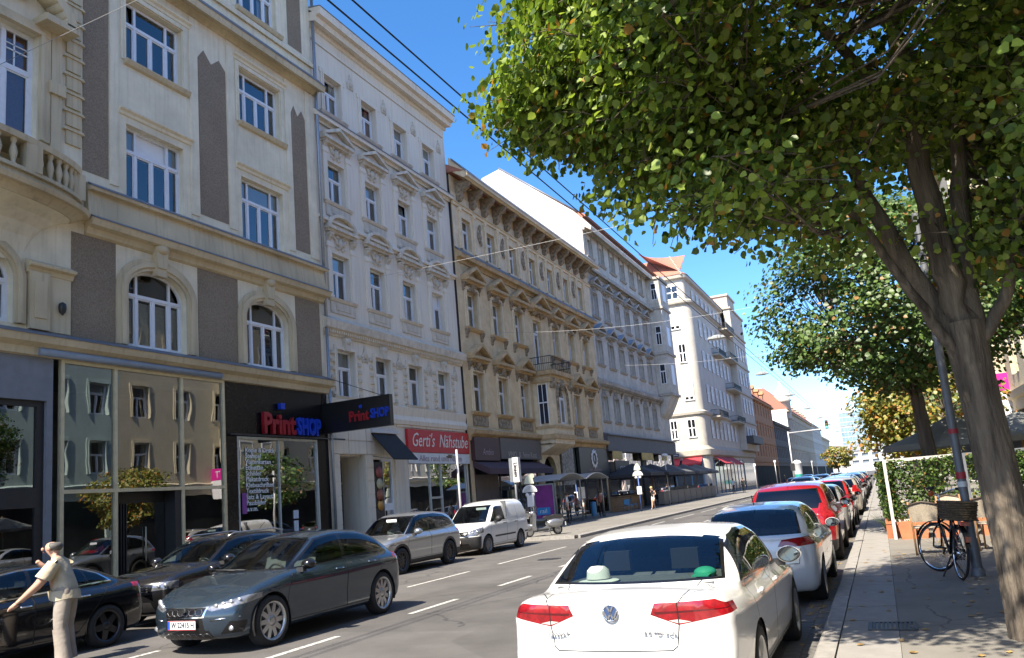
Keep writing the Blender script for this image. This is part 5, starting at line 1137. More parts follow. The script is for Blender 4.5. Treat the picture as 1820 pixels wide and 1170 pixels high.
class Car:
    def __init__(s, L, W, deck, green, plan, sect, nose, tail, wbelt, wroof, zbelt, kf=.32, kr=.22, kw=.16, zb=.2, r_side=.1, r_end=.065, r_roof=.14, crease=None, n=104, m=84, z0=.62, pf=2.4, pr=2.6, crown=.045):
        s.L, s.W = L, W; hw = W/2
        D = _smooth(deck, .05); G = _smooth(green, .07); P = _smooth(plan, .12); SE = _smooth(sect, .05); NO = _smooth(nose, .05); TA = _smooth(tail, .05)
        WB = _smooth(wbelt, .12); WR = _smooth(wroof, .12); ZB = _lin(zbelt); zmax = max(z for _, z in green); gm = (green[0][0]+green[-1][0])/2
        def f(S, Y, Z):
            ay = np.abs(Y); q = ay/hw
            wl = hw*P(S)*SE(Z)
            if crease:
                for (zc, amp, wid) in crease: wl = wl+amp*np.exp(-((Z-zc(S) if callable(zc) else Z-zc)/wid)**2)
            A = ay-wl; B = Z-(D(S)-.05*q*q)
            C = NO(Z)+kf*q**pf-S; E = S-(L-TA(Z)-kr*q**pr)
            lo = smax(smax(A, B, r_side), smax(C, E, .02), r_end); lo = smax(lo, zb-Z, .08)
            Sg = np.where(S < gm, S-kw*Y*Y, S+kw*.8*Y*Y)
            zr = np.maximum(G(S), ZB(S)+.05); t = np.clip((Z-ZB(S))/np.maximum(zmax-ZB(S), .1), 0, 1.2)
            wg = WB(S)+(WR(S)-WB(S))*t**1.25
            gr = smax(ay-wg, Z-(G(Sg)-crown*(Y/.7)**2), r_roof)
            gr = np.maximum(np.maximum(gr, .55-Z), np.maximum(green[0][0]-S, S-green[-1][0]))
            return smin(lo, gr, .035)
        # rays
        hz1, hz0 = zmax-z0+.02, z0-zb+.02
        per = []
        c = [(-hw, -hz0), (hw, -hz0), (hw, hz1), (-hw, hz1)]
        for i in range(4):
            a, b = np.array(c[i]), np.array(c[(i+1) % 4]); k = int(round(n*np.linalg.norm(b-a)/(2*(2*hw+hz0+hz1))))
            per += [a+(b-a)*j/k for j in range(k)]
        per = np.array(per); N = len(per); s.N = N
        so = .5; rows = []
        zof = lambda S: np.minimum(z0, D(S)*.72) if True else z0
        for k in (.04, .12, .22, .32, .42, .52, .62, .71, .8, .88, .95, 1.0): rows.append((so, 0.0, per*k))
        for j in (.12, .24, .36, .48, .6, .72, .84, .94): rows.append((so, so*j, per))
        for S in np.linspace(so, L-so, m): rows.append((S, S, per))
        for j in (.06, .16, .28, .4, .52, .64, .76, .88): rows.append((L-so, L-so+so*j, per))
        for k in (1.0, .95, .88, .8, .71, .62, .52, .42, .32, .22, .12, .04): rows.append((L-so, L, per*k))
        V = []
        for (S0, S1, tg) in rows:
            zc = float(zof(S0)); d = np.stack([np.full(N, S1-S0), tg[:, 0], tg[:, 1]+(z0-zc)], 1); d /= np.linalg.norm(d, axis=1)[:, None]
            o = np.array([S0, 0, zc]); ts = np.linspace(.02, 1.9, 26)
            pts = o+d[:, None, :]*ts[None, :, None]; val = f(pts[..., 0], pts[..., 1], pts[..., 2])
            out = val > 0; i1 = np.where(out.any(1), out.argmax(1), 25); lo = ts[np.maximum(i1-1, 0)]; hi = ts[i1]
            for _ in range(15):
                mid = (lo+hi)/2; p = o+d*mid[:, None]; w = f(p[:, 0], p[:, 1], p[:, 2]) > 0
                hi = np.where(w, mid, hi); lo = np.where(w, lo, mid)
            V.append(o+d*((lo+hi)/2)[:, None])
        V = np.array(V); R = len(rows); s.f = f
        bm = bmesh.new(); vs = [[bm.verts.new((float(p[1]), float(L/2-p[0]), float(p[2]))) for p in row] for row in V]
        for i in range(R-1):
            for k in range(N):
                k2 = (k+1) % N; bm.faces.new((vs[i][k], vs[i][k2], vs[i+1][k2], vs[i+1][k]))
        bm.faces.new(vs[0]); bm.faces.new(vs[-1])
        bmesh.ops.recalc_face_normals(bm, faces=bm.faces[:])
        s.bm = bm; s.lab = bm.faces.layers.int.new('lab'); s.names = ['body']; bm.normal_update()
    def code(s, nm):
        if nm not in s.names: s.names.append(nm)
        return s.names.index(nm)
    def cand(s, proj):
        """faces that can show in a view (kept up to date as they are split)"""
        if not hasattr(s, 'pools'):
            s.pools = {'side': set(), 'front': set(), 'rear': set(), 'top': set()}
            for fc in s.bm.faces:
                n = fc.normal; y = fc.calc_center_median().y
                if abs(n.x) > .2 or abs(fc.calc_center_median().x) > s.W/2-.4: s.pools['side'].add(fc)
                if n.y > -.05 and y > -.6: s.pools['front'].add(fc)
                if n.y < .05 and y < .6: s.pools['rear'].add(fc)
                if n.z > .2: s.pools['top'].add(fc)
        return list(s.pools[proj])
    def cut(s, poly, proj, name, only=None, ymin=.3, nmin=.25, depth=9):
        """split the shell along a convex outline seen from the side / front / rear / top and give the inside a part name"""
        bm, L = s.bm, s.L; code = s.code(name); oc = None if only is None else {s.code(o) for o in only}
        pts = np.array(poly, float); area = sum(pts[i][0]*pts[(i+1) % len(pts)][1]-pts[(i+1) % len(pts)][0]*pts[i][1] for i in range(len(pts)))
        if area < 0: pts = pts[::-1]
        if proj == 'side': to2 = lambda v: (L/2-v.y, v.z)
        elif proj in ('front', 'rear'): to2 = lambda v: (v.x, v.z)
        else: to2 = lambda v: (v.x, L/2-v.y)
        mn, mxx = pts.min(0), pts.max(0); F = []
        for fc in s.cand(proj):
            if oc is not None and fc[s.lab] not in oc: continue
            n = fc.normal; c = fc.calc_center_median()
            if proj == 'side':
                if abs(c.x) < ymin or abs(n.x) < nmin: continue
            elif proj == 'front':
                if n.y < nmin or L/2-c.y > depth: continue
            elif proj == 'rear':
                if n.y > -nmin or c.y+L/2 > depth: continue
            elif n.z < nmin: continue
            q = [to2(v.co) for v in fc.verts]
            if max(a for a, _ in q) < mn[0] or min(a for a, _ in q) > mxx[0] or max(b for _, b in q) < mn[1] or min(b for _, b in q) > mxx[1]: continue
            F.append(fc)
        for i in range(len(pts)):
            a, b = pts[i], pts[(i+1) % len(pts)]; e = b-a; n2 = np.array([e[1], -e[0]]); n2 /= np.linalg.norm(n2)
            if proj == 'side': co = Vector((0, L/2-a[0], a[1])); no = Vector((0, -n2[0], n2[1]))
            elif proj in ('front', 'rear'): co = Vector((a[0], 0, a[1])); no = Vector((n2[0], 0, n2[1]))
            else: co = Vector((a[0], L/2-a[1], 0)); no = Vector((n2[0], -n2[1], 0))
            if not F: break
            geom = set(F)
            for fc in F: geom.update(fc.edges); geom.update(fc.verts)
            r = bmesh.ops.bisect_plane(bm, geom=list(geom), dist=1e-5, plane_co=co, plane_no=no)
            A = [g for g in r['geom'] if isinstance(g, bmesh.types.BMFace)]
            for st in s.pools.values(): st.update(A)
            F = [g for g in A if (g.calc_center_median()-co).dot(no) < 0]
        for fc in F: fc[s.lab] = code
    def mcut(s, poly, proj, name, **k):
        s.cut(poly, proj, name, **k); s.cut([(-a, b) for a, b in poly], proj, name, **k)
    def seam(s, path, proj, w=.009, name='panel_gap', only=('body',), **k):
        for (a, b) in zip(path[:-1], path[1:]):
            a, b = np.array(a, float), np.array(b, float); e = b-a; l = np.linalg.norm(e)
            if l < 1e-6: continue
            n = np.array([-e[1], e[0]])/l*w/2; a2, b2 = a-e/l*w/2, b+e/l*w/2
            s.cut([a2-n, b2-n, b2+n, a2+n], proj, name, only=only, **k)
    def seamR(s, path, proj, **k):
        s.seam(path, proj, **k); s.seam([(-a, b) for a, b in path], proj, **k)
    def wheelarch(s, cs, cz, R, lip=.03, lipname='body'):
        ring = lambda r: [(cs+r*math.cos(2*math.pi*i/24), cz+r*math.sin(2*math.pi*i/24)) for i in range(24)]
        if lip and lipname != 'body': s.cut(ring(R+lip), 'side', lipname, ymin=s.W/2-.35, nmin=.0)
        s.cut(ring(R), 'side', 'cutout', ymin=s.W/2-.36, nmin=-1)
    def finish(s, root, mats, split=('door', 'rear_door', 'side_window', 'quarter_window', 'headlight', 'tail_light', 'fog_lamp', 'tail_strip', 'tail_band', 'window_trim', 'sill_trim', 'arch_trim')):
        """one mesh object per named region; paired regions become one object per side"""
        groups = {}
        for fc in s.bm.faces:
            nm = s.names[fc[s.lab]]
            if nm == 'cutout': continue
            key = (nm, 0)
            if nm.split('#')[0] in split: key = (nm, 1 if fc.calc_center_median().x > 0 else -1)
            groups.setdefault(key, []).append(fc)
        out = {}
        for (nm, sd), fcs in groups.items():
            idx = {}; vs = []; fs = []
            for fc in fcs:
                t = []
                for v in fc.verts:
                    if v not in idx: idx[v] = len(vs); vs.append(tuple(v.co))
                    t.append(idx[v])
                fs.append(t)
            mb = MB(); mb.add(vs, fs, True); base = nm.split('#')[0]
            mt = mats.get(nm, mats.get(base, mats['body']))
            out[(nm, sd)] = mb.build(base, mt, root)
        s.bm.free(); return out
_wheels = {}
def wheel_mesh(r, rr, w, style, rim_mat):
    key = (r, rr, w, style, rim_mat.name)
    if key in _wheels: return _wheels[key]
    h = w/2; t = MB()   # axis along x, outer face at +x
    t.lathe([(rr, -h), (rr+.02, -h-.004), (r-.03, -h), (r, -h*.72), (r, h*.72), (r-.03, h), (rr+.02, h+.004), (rr, h), (rr-.01, h*.6)], n=36, axis='x')
    R = MB(); ro = rr-.002
    R.lathe([(ro, h), (ro-.02, h-.005), (ro-.03, h*.5), (ro-.03, -h*.7)], n=36, axis='x')
    dep = h-.03
    if style == 'steel':
        R.lathe([(ro-.03, dep-.03), (ro*.75, dep-.02), (ro*.6, dep+.005), (ro*.3, dep-.01), (.06, dep), (.001, dep)], n=30, axis='x')
    elif style == 'turbine':
        for k in range(5):
            for g in (-.18, .18):
                a = 2*math.pi*k/5+g; b = 2*math.pi*k/5+g*2.3
                p = lambda rad_, an, x: (x, rad_*math.cos(an), rad_*math.sin(an))
                wd0, wd1 = .035, .05
                R.add([p(.05, a-.35, dep), p(.05, a+.35, dep), p(ro-.02, b+wd1/ro*1.1, dep-.005), p(ro-.02, b-wd1/ro*1.1, dep-.005),
                       p(.05, a-.35, dep-.03), p(.05, a+.35, dep-.03), p(ro-.02, b+wd1/ro*1.1, dep-.05), p(ro-.02, b-wd1/ro*1.1, dep-.05)], [(0, 1, 2, 3), (1, 5, 6, 2), (0, 3, 7, 4), (4, 7, 6, 5)])
    else:
        ns = int(style)
        for k in range(ns):
            a = 2*math.pi*k/ns; p = lambda rad_, off, x: (x, rad_*math.cos(a)-off*math.sin(a), rad_*math.sin(a)+off*math.cos(a))
            w0, w1 = .045*5/ns+.012, .03*5/ns+.014
            R.add([p(.04, -w0, dep), p(.04, w0, dep), p(ro-.02, w1, dep-.005), p(ro-.02, -w1, dep-.005), p(.04, -w0-.01, dep-.04), p(.04, w0+.01, dep-.04), p(ro-.02, w1+.01, dep-.05), p(ro-.02, -w1-.01, dep-.05)], [(0, 1, 2, 3), (1, 5, 6, 2), (0, 3, 7, 4), (4, 7, 6, 5)])
    R.lathe([(.075, dep-.03), (.07, dep+.004), (.03, dep+.012), (.001, dep+.012)], n=16, axis='x')
    B = MB(); B.lathe([(ro*.8, dep-.09), (ro*.8, dep-.1), (.001, dep-.1)], n=24, axis='x'); B.lathe([(ro-.035, -h*.4), (.001, -h*.4)], n=24, axis='x')
    _wheels[key] = (t.mesh('wheel', M_rub), R.mesh('rim', rim_mat), B.mesh('brake_disc', M_alloyd)); return _wheels[key]
def add_wheels(root, L, axles, ytrack, r, rr, w=.22, style='5', rim=None, steer=0):
    me = wheel_mesh(r, rr, w, style, rim or M_alloy)
    for i, sx in enumerate(axles):
        for g in (-1, 1):
            o = link('wheel', me[0], root); o.location = (g*ytrack, L/2-sx, r-.004); o.rotation_euler = (RND.uniform(0, 6), 0, (0 if g > 0 else math.pi)+(steer if i == 0 else 0))
            for nm, q in (('rim', me[1]), ('brake_disc', me[2])): link(nm, q, o)
def add_wells(root, L, W, axles, cz, R):
    for sx in axles:
        for g in (-1, 1):
            m = MB(); x1, x0 = g*(W/2-.03), g*(W/2-.42); P = [(L/2-sx+R*math.cos(t), cz+R*math.sin(t)) for t in (math.pi*(-.12+1.24*k/18) for k in range(19))]
            for a, b in zip(P[:-1], P[1:]): m.quad((x0, a[0], a[1]), (x1, a[0], a[1]), (x1, b[0], b[1]), (x0, b[0], b[1]))
            m.add([(x0, p[0], p[1]) for p in P], [tuple(range(len(P)))])
            m.build('wheel_well', M_gap, root)
def add_mirrors(root, pos, size, mat, L):
    """door mirror: rounded shell tapering outwards, flat glass facing back, short foot"""
    x, sx, z = pos; w, d, h = size; y0 = L/2-sx
    for g in (-1, 1):
        m = MB(); n = 20; rings = []
        E = [(math.cos(2*math.pi*k/n), math.sin(2*math.pi*k/n)) for k in range(n)]
        for (dy, sc) in ((-d*.3, .93), (-d*.28, 1.0), (0, .98), (d*.25, .86), (d*.42, .62), (d*.5, .25)):
            rings.append([(g*(x+w*.55+a*w*.5*sc*(1 if a*1 > 0 else 1.05)), y0+dy, z+b*h*.5*sc*(1-.18*max(0, a))) for a, b in E])
        vs = [p for r in rings for p in r]
        m.add(vs, [(i*n+k, i*n+(k+1) % n, (i+1)*n+(k+1) % n, (i+1)*n+k) for i in range(5) for k in range(n)]+[tuple(5*n+k for k in range(n))], True)
        o = m.build('mirror', mat, root)
        q = MB(); q.add([(p[0]*1+(g*(x+w*.55)-p[0])*.1, p[1]+.006, z+(p[2]-z)*.9) for p in rings[0]], [tuple(range(n))]); q.build('mirror_glass', pm('mirror_glass', (.14, .16, .18), .03, .02, metallic=1.0), o)
        q = MB(); q.add([p for p in rings[0]], [tuple(range(n))]); q.v = [(a, b+.012, c) for a, b, c in q.v]; q.build('mirror_rim', M_trim, o)
        q = MB(); a, b = sorted((g*(x-.08), g*(x+w*.3))); q.box(a, b, y0-.02, y0+.06, z-h*.5-.03, z-h*.28); q.build('mirror_foot', M_trim, o)
def add_interior(root, L, s_front, s_rear, zfloor, wcab, belt, steer=True, seats=True, rear=True, col=None, left=True):
    col = col or M_seat
    def seat(x, sx, w, hr=True, h=.5):
        m = MB(); y = L/2-sx
        m.prism([(y+.28, zfloor+.2), (y+.3, zfloor+.36), (y-.2, zfloor+.32), (y-.25, zfloor+.12)], x-w/2, x+w/2, 'x')
        m.prism([(y-.14, zfloor+.25), (y-.34, zfloor+.3+h), (y-.44, zfloor+.28+h), (y-.28, zfloor+.2)], x-w/2, x+w/2, 'x')
        o = m.build('seat', col, root)
        if hr:
            q = MB(); q.box(x-.12, x+.12, y-.45, y-.36, zfloor+.33+h, zfloor+.5+h); q.tube([(x-.05, y-.39, zfloor+.25+h), (x-.05, y-.4, zfloor+.4+h)], .008, 6); q.tube([(x+.05, y-.39, zfloor+.25+h), (x+.05, y-.4, zfloor+.4+h)], .008, 6); q.build('headrest', M_gap, o)
    if seats:
        for g in (-1, 1): seat(g*wcab*.5, s_front, wcab*.7)
        if rear:
            seat(-wcab*.5, s_rear, wcab*.95, h=.45); seat(wcab*.5, s_rear, wcab*.95, h=.45)
    m = MB(); m.box(-wcab, wcab, L/2-s_rear-.5, L/2-s_front+.95, zfloor-.03, zfloor+.02)
    m.prism([(L/2-s_front+.45, zfloor+.3), (L/2-s_front+.42, belt-.1), (L/2-s_front+.6, belt-.05), (L/2-s_front+.78, belt-.06), (L/2-s_front+.8, zfloor+.2)], -wcab*1.05, wcab*1.05, 'x'); m.build('dashboard', M_trim, root)
    if steer:
        m = MB(); g = -1 if left else 1
        tt = [(g*wcab*.5+.18*math.cos(a), 0, .18*math.sin(a)) for a in (2*math.pi*k/24 for k in range(25))]
        cy, cz = L/2-s_front+.33, belt-.08; pts = [(a, cy+b*.9+c*.35, cz+c*.92) for a, b, c in tt]
        m.tube(pts, .016, 8, cap=False); m.tube([pts[0], pts[12]], .018, 6); m.tube([(g*wcab*.5, cy, cz), (g*wcab*.5, cy+.25, cz-.1)], .03, 6); m.build('steering_wheel', M_trim, root)
def add_plate(root, y, z, rz, tx, tilt=0.0, w=.52, h=.115, mats=True):
    o = MB().box(-w/2, w/2, -.008, 0, -h/2, h/2).build('number_plate', M_plate, root); o.location = (0, y, z); o.rotation_euler = (tilt, 0, rz)
    MB().box(-w/2, w/2, -.0095, -.008, h/2-.007, h/2).box(-w/2, w/2, -.0095, -.008, -h/2, -h/2+.007).build('plate_edge', M_plater, o)
    MB().box(-w/2, -w/2+.045, -.01, -.008, -h/2+.008, h/2-.008).build('plate_band', M_plateb, o)
    text('plate_lettering', tx, .098, M_platet, o, (.022, -.0105, 0), depth=.001, bold=.002, sx=.9)
    return o
def clip(poly, a, n):
    """keep the part of a convex polygon with (p-a).n <= 0"""
    out = []; a, n = np.array(a, float), np.array(n, float)
    P = [np.array(p, float) for p in poly]
    for i in range(len(P)):
        p, q = P[i], P[(i+1) % len(P)]; dp, dq = (p-a)@n, (q-a)@n
        if dp <= 0: out.append(p)
        if dp*dq < 0: out.append(p+(q-p)*dp/(dp-dq))
    return out
def inset(poly, d):
    P = [np.array(p, float) for p in poly]; ar = sum(P[i][0]*P[(i+1) % len(P)][1]-P[(i+1) % len(P)][0]*P[i][1] for i in range(len(P)))
    if ar < 0: P = P[::-1]
    R = P
    for i in range(len(P)):
        a, b = P[i], P[(i+1) % len(P)]; e = b-a; n = np.array([e[1], -e[0]])/max(1e-9, np.linalg.norm(e)); R = clip(R, a-n*d, n)
    return R
def glaze(c, band, pillars, trim='window_trim', d=.022, names=None):
    """dark window band on the side, with panes between slanted pillars (s_bottom, z_bottom, s_top, z_top, width)"""
    c.cut(band, 'side', trim); inner = inset(band, d); cuts = [None]+pillars+[None]
    for i in range(len(cuts)-1):
        p = inner; l, r = cuts[i], cuts[i+1]
        for q, sg in ((l, -1), (r, 1)):
            if q is None: continue
            a, b = np.array(q[:2], float), np.array(q[2:4], float); e = b-a; n = np.array([e[1], -e[0]])/np.linalg.norm(e); n = n if n[0] > 0 else -n
            p = clip(p, a-n*sg*q[4]/2, n*sg)
        if len(p) > 2: c.cut(p, 'side', (names[i] if names else 'side_window#%d' % i), only=(trim, 'body', 'door', 'rear_door'))
def doors(c, outlines, only=('body',)):
    for nm, poly in outlines:
        c.cut(poly, 'side', 'panel_gap', only=only); c.cut(inset(poly, .009), 'side', nm, only=('panel_gap',))
def handle(root, L, s, y, z, mat, w=.2):
    for g in (-1, 1):
        m = MB(); m.tube([(g*(y-.01), L/2-s+w/2, z), (g*(y+.03), L/2-s+w/2-.03, z), (g*(y+.03), L/2-s-w/2+.03, z), (g*(y-.01), L/2-s-w/2, z)], .014, 8); m.build('door_handle', mat, root)
def vw_emblem(root, loc, rz, r=.06, tilt=0, mat=None):
    m = MB(); m.lathe([(r*.86, -.006), (r, -.012), (r, 0)], n=28, axis='y'); m.lathe([(.001, -.004), (r*.88, -.004)], n=28, axis='y', mi=1)
    def bar(a, b, w=.1):
        a, b = Vector((a[0]*r, 0, a[1]*r)), Vector((b[0]*r, 0, b[1]*r)); d = (b-a).normalized(); n = Vector((-d.z, 0, d.x))*w*r
        m.add([a-n+Vector((0, -.01, 0)), b-n+Vector((0, -.01, 0)), b+n+Vector((0, -.01, 0)), a+n+Vector((0, -.01, 0)), a-n, b-n, b+n, a+n], [(0, 1, 2, 3), (0, 4, 5, 1), (1, 5, 6, 2), (2, 6, 7, 3), (3, 7, 4, 0)])
    for g in (-1, 1):
        bar((g*.38, .82), (g*.03, .12)); bar((g*.84, .25), (g*.36, -.78)); bar((g*.36, -.78), (g*.0, -.04))
    o = m.build('emblem', [M_chrome, pm('emblem_blue', (.04, .07, .16), .3, .1)], root); o.location = loc; o.rotation_euler = (tilt, 0, rz); return o

M_badge = pm('badge_metal', (.3, .3, .31), .35, .05, metallic=.6)
# ---- white saloon (foreground right)
def car_passat():
    L, Wd = 4.767, 1.832
    c = Car(L, Wd, deck=[(0, .66), (.12, .72), (.6, .85), (1.25, .955), (1.5, .97), (3.8, .99), (4.05, 1.045), (4.5, 1.06), (4.77, 1.03)],
        green=[(1.1, .86), (1.3, .97), (2.05, 1.385), (2.35, 1.44), (2.85, 1.456), (3.25, 1.43), (3.5, 1.38), (4.16, 1.07), (4.35, .95)],
        plan=[(0, .84), (.4, .95), (.95, .99), (1.6, 1), (3.5, 1), (4.2, .985), (4.77, .93)],
        sect=[(.1, .9), (.3, .965), (.48, .985), (.68, .998), (.8, 1.0), (.86, .985), (.95, .96), (1.08, .92)],
        nose=[(.2, .14), (.35, .03), (.55, 0), (.65, .05), (.75, .17), (.9, .45)], tail=[(.2, .12), (.34, .03), (.55, .0), (.62, .01), (.7, .045), (.98, .03), (1.06, .02)],
        wbelt=[(1.2, .8), (2, .84), (3.2, .845), (3.9, .83), (4.4, .8)], wroof=[(1.2, .66), (2, .655), (3, .655), (3.6, .64), (4.3, .6)], zbelt=[(0, .9), (1.3, .94), (3.9, 1.02), (4.7, 1.05)], r_roof=.1, kr=.15, kf=.3, pr=3.2,
        crease=[(lambda S: .80+.02*(S-1), .012, .035)])
    R = .335; ax = (.9, 3.69)
    # rear window, windscreen, lamps
    c.cut([(-.735, 1.062), (.735, 1.062), (.64, 1.385), (-.64, 1.385)], 'rear', 'window_trim'); c.cut([(-.705, 1.078), (.705, 1.078), (.61, 1.37), (-.61, 1.37)], 'rear', 'rear_window')
    c.cut([(-.73, .965), (.73, .965), (.63, 1.385), (-.63, 1.385)], 'front', 'window_trim'); c.cut([(-.705, .985), (.705, .985), (.605, 1.37), (-.605, 1.37)], 'front', 'windscreen')
    lamp = [(.3, .905), (.335, .985), (.76, .995), (.93, .905), (.93, .9), (.5, .828)]
    c.mcut(lamp, 'rear', 'tail_light', nmin=.0, depth=.36)
    c.mcut([(.4, .87), (.5, .84), (.84, .876), (.84, .9), (.5, .868), (.42, .885)], 'rear', 'tail_strip', nmin=.0, depth=.3, only=('tail_light',))
    c.mcut([(.33, .925), (.34, .905), (.86, .925), (.86, .932)], 'rear', 'tail_band', nmin=.0, only=('tail_light',))
    hl = [(.42, .62), (.9, .68), (.9, .76), (.46, .71)]; c.mcut(hl, 'front', 'headlight', nmin=.0, depth=.55); c.cut([(-.4, .58), (.4, .58), (.42, .7), (-.42, .7)], 'front', 'grille'); c.cut([(-.75, .28), (.75, .28), (.7, .4), (-.7, .4)], 'front', 'grille')
    glaze(c, [(1.42, .945), (3.86, 1.035), (3.55, 1.29), (3.32, 1.355), (2.95, 1.392), (2.45, 1.38), (2.08, 1.32)], [(2.6, 1, 2.66, 1.4, .07), (3.42, 1, 3.38, 1.35, .045)])
    c.cut([(1.42, .932), (3.88, 1.022), (3.86, 1.037), (1.42, .947)], 'side', 'window_chrome', only=('body',))
    # seams: boot lid, doors, bonnet
    c.seamR([(.56, 1.06), (.515, .99), (.5, .83)], 'rear', nmin=.0); c.seam([(.5, .99), (.5, .828)], 'rear', only=('tail_light', 'tail_strip', 'tail_band'), nmin=.0); c.seam([(-.5, .99), (-.5, .828)], 'rear', only=('tail_light', 'tail_strip', 'tail_band'), nmin=.0)
    c.seamR([(.5, .83), (.475, .68), (.44, .655), (.0, .65)], 'rear')
    c.seam([(-.95, .56), (.95, .56)], 'rear', w=.007)
    doors(c, [('door', [(1.28, .3), (2.6, .3), (2.62, .99), (1.45, .945), (1.3, .7)]), ('rear_door', [(2.6, .3), (3.35, .3), (3.62, .62), (3.75, .85), (3.72, 1.02), (2.62, .99)])])
    c.seamR([(.7, .35), (.72, 1.2)], 'top'); c.seamR([(.55, 4.62), (.72, 4.3), (.62, 4.12)], 'top', only=('body',))
    for a in ax: c.wheelarch(a, R, R+.035)
    root = empty('parked_saloon'); c_body = paint('white_saloon', (.7, .7, .69))
    c.finish(root, {'body': c_body, 'door': c_body, 'rear_door': c_body, 'window_trim': M_gloss, 'panel_gap': M_gap, 'rear_window': M_cglass, 'windscreen': M_cglass, 'side_window': M_cglass, 'tail_light': M_tail, 'tail_strip': pm('tail_clear', (.6, .55, .5), .2, .1, coat=1), 'tail_band': M_taild, 'headlight': M_lens, 'grille': M_trim, 'window_chrome': M_chrome})
    add_wells(root, L, Wd, ax, R, R+.05); add_wheels(root, L, ax, .79, R, .235, .22, '10')
    add_mirrors(root, (.86, 1.72, 1.02), (.24, .2, .17), c_body, L); add_interior(root, L, 2.1, 3.05, .32, .62, .95)
    m = MB(); m.box(-.66, .66, -L/2+.66, -L/2+1.35, 1.03, 1.05); m.build('parcel_shelf', M_seat, root)
    vw_emblem(root, (0, -L/2+.03, .925), 0, .062)
    text('model_lettering', 'PASSAT', .04, M_badge, root, (-.43, -L/2+.034, .775), depth=.004, sx=1.3); text('model_lettering', '2.0 TDI SCR', .036, M_badge, root, (.36, -L/2+.034, .775), depth=.004, sx=1.3)
    add_plate(root, -L/2+.0, .47, 0, 'W 51723 T', w=.52)
    handle(root, L, 2.4, .885, .86, c_body); handle(root, L, 3.35, .88, .88, c_body)
    return root
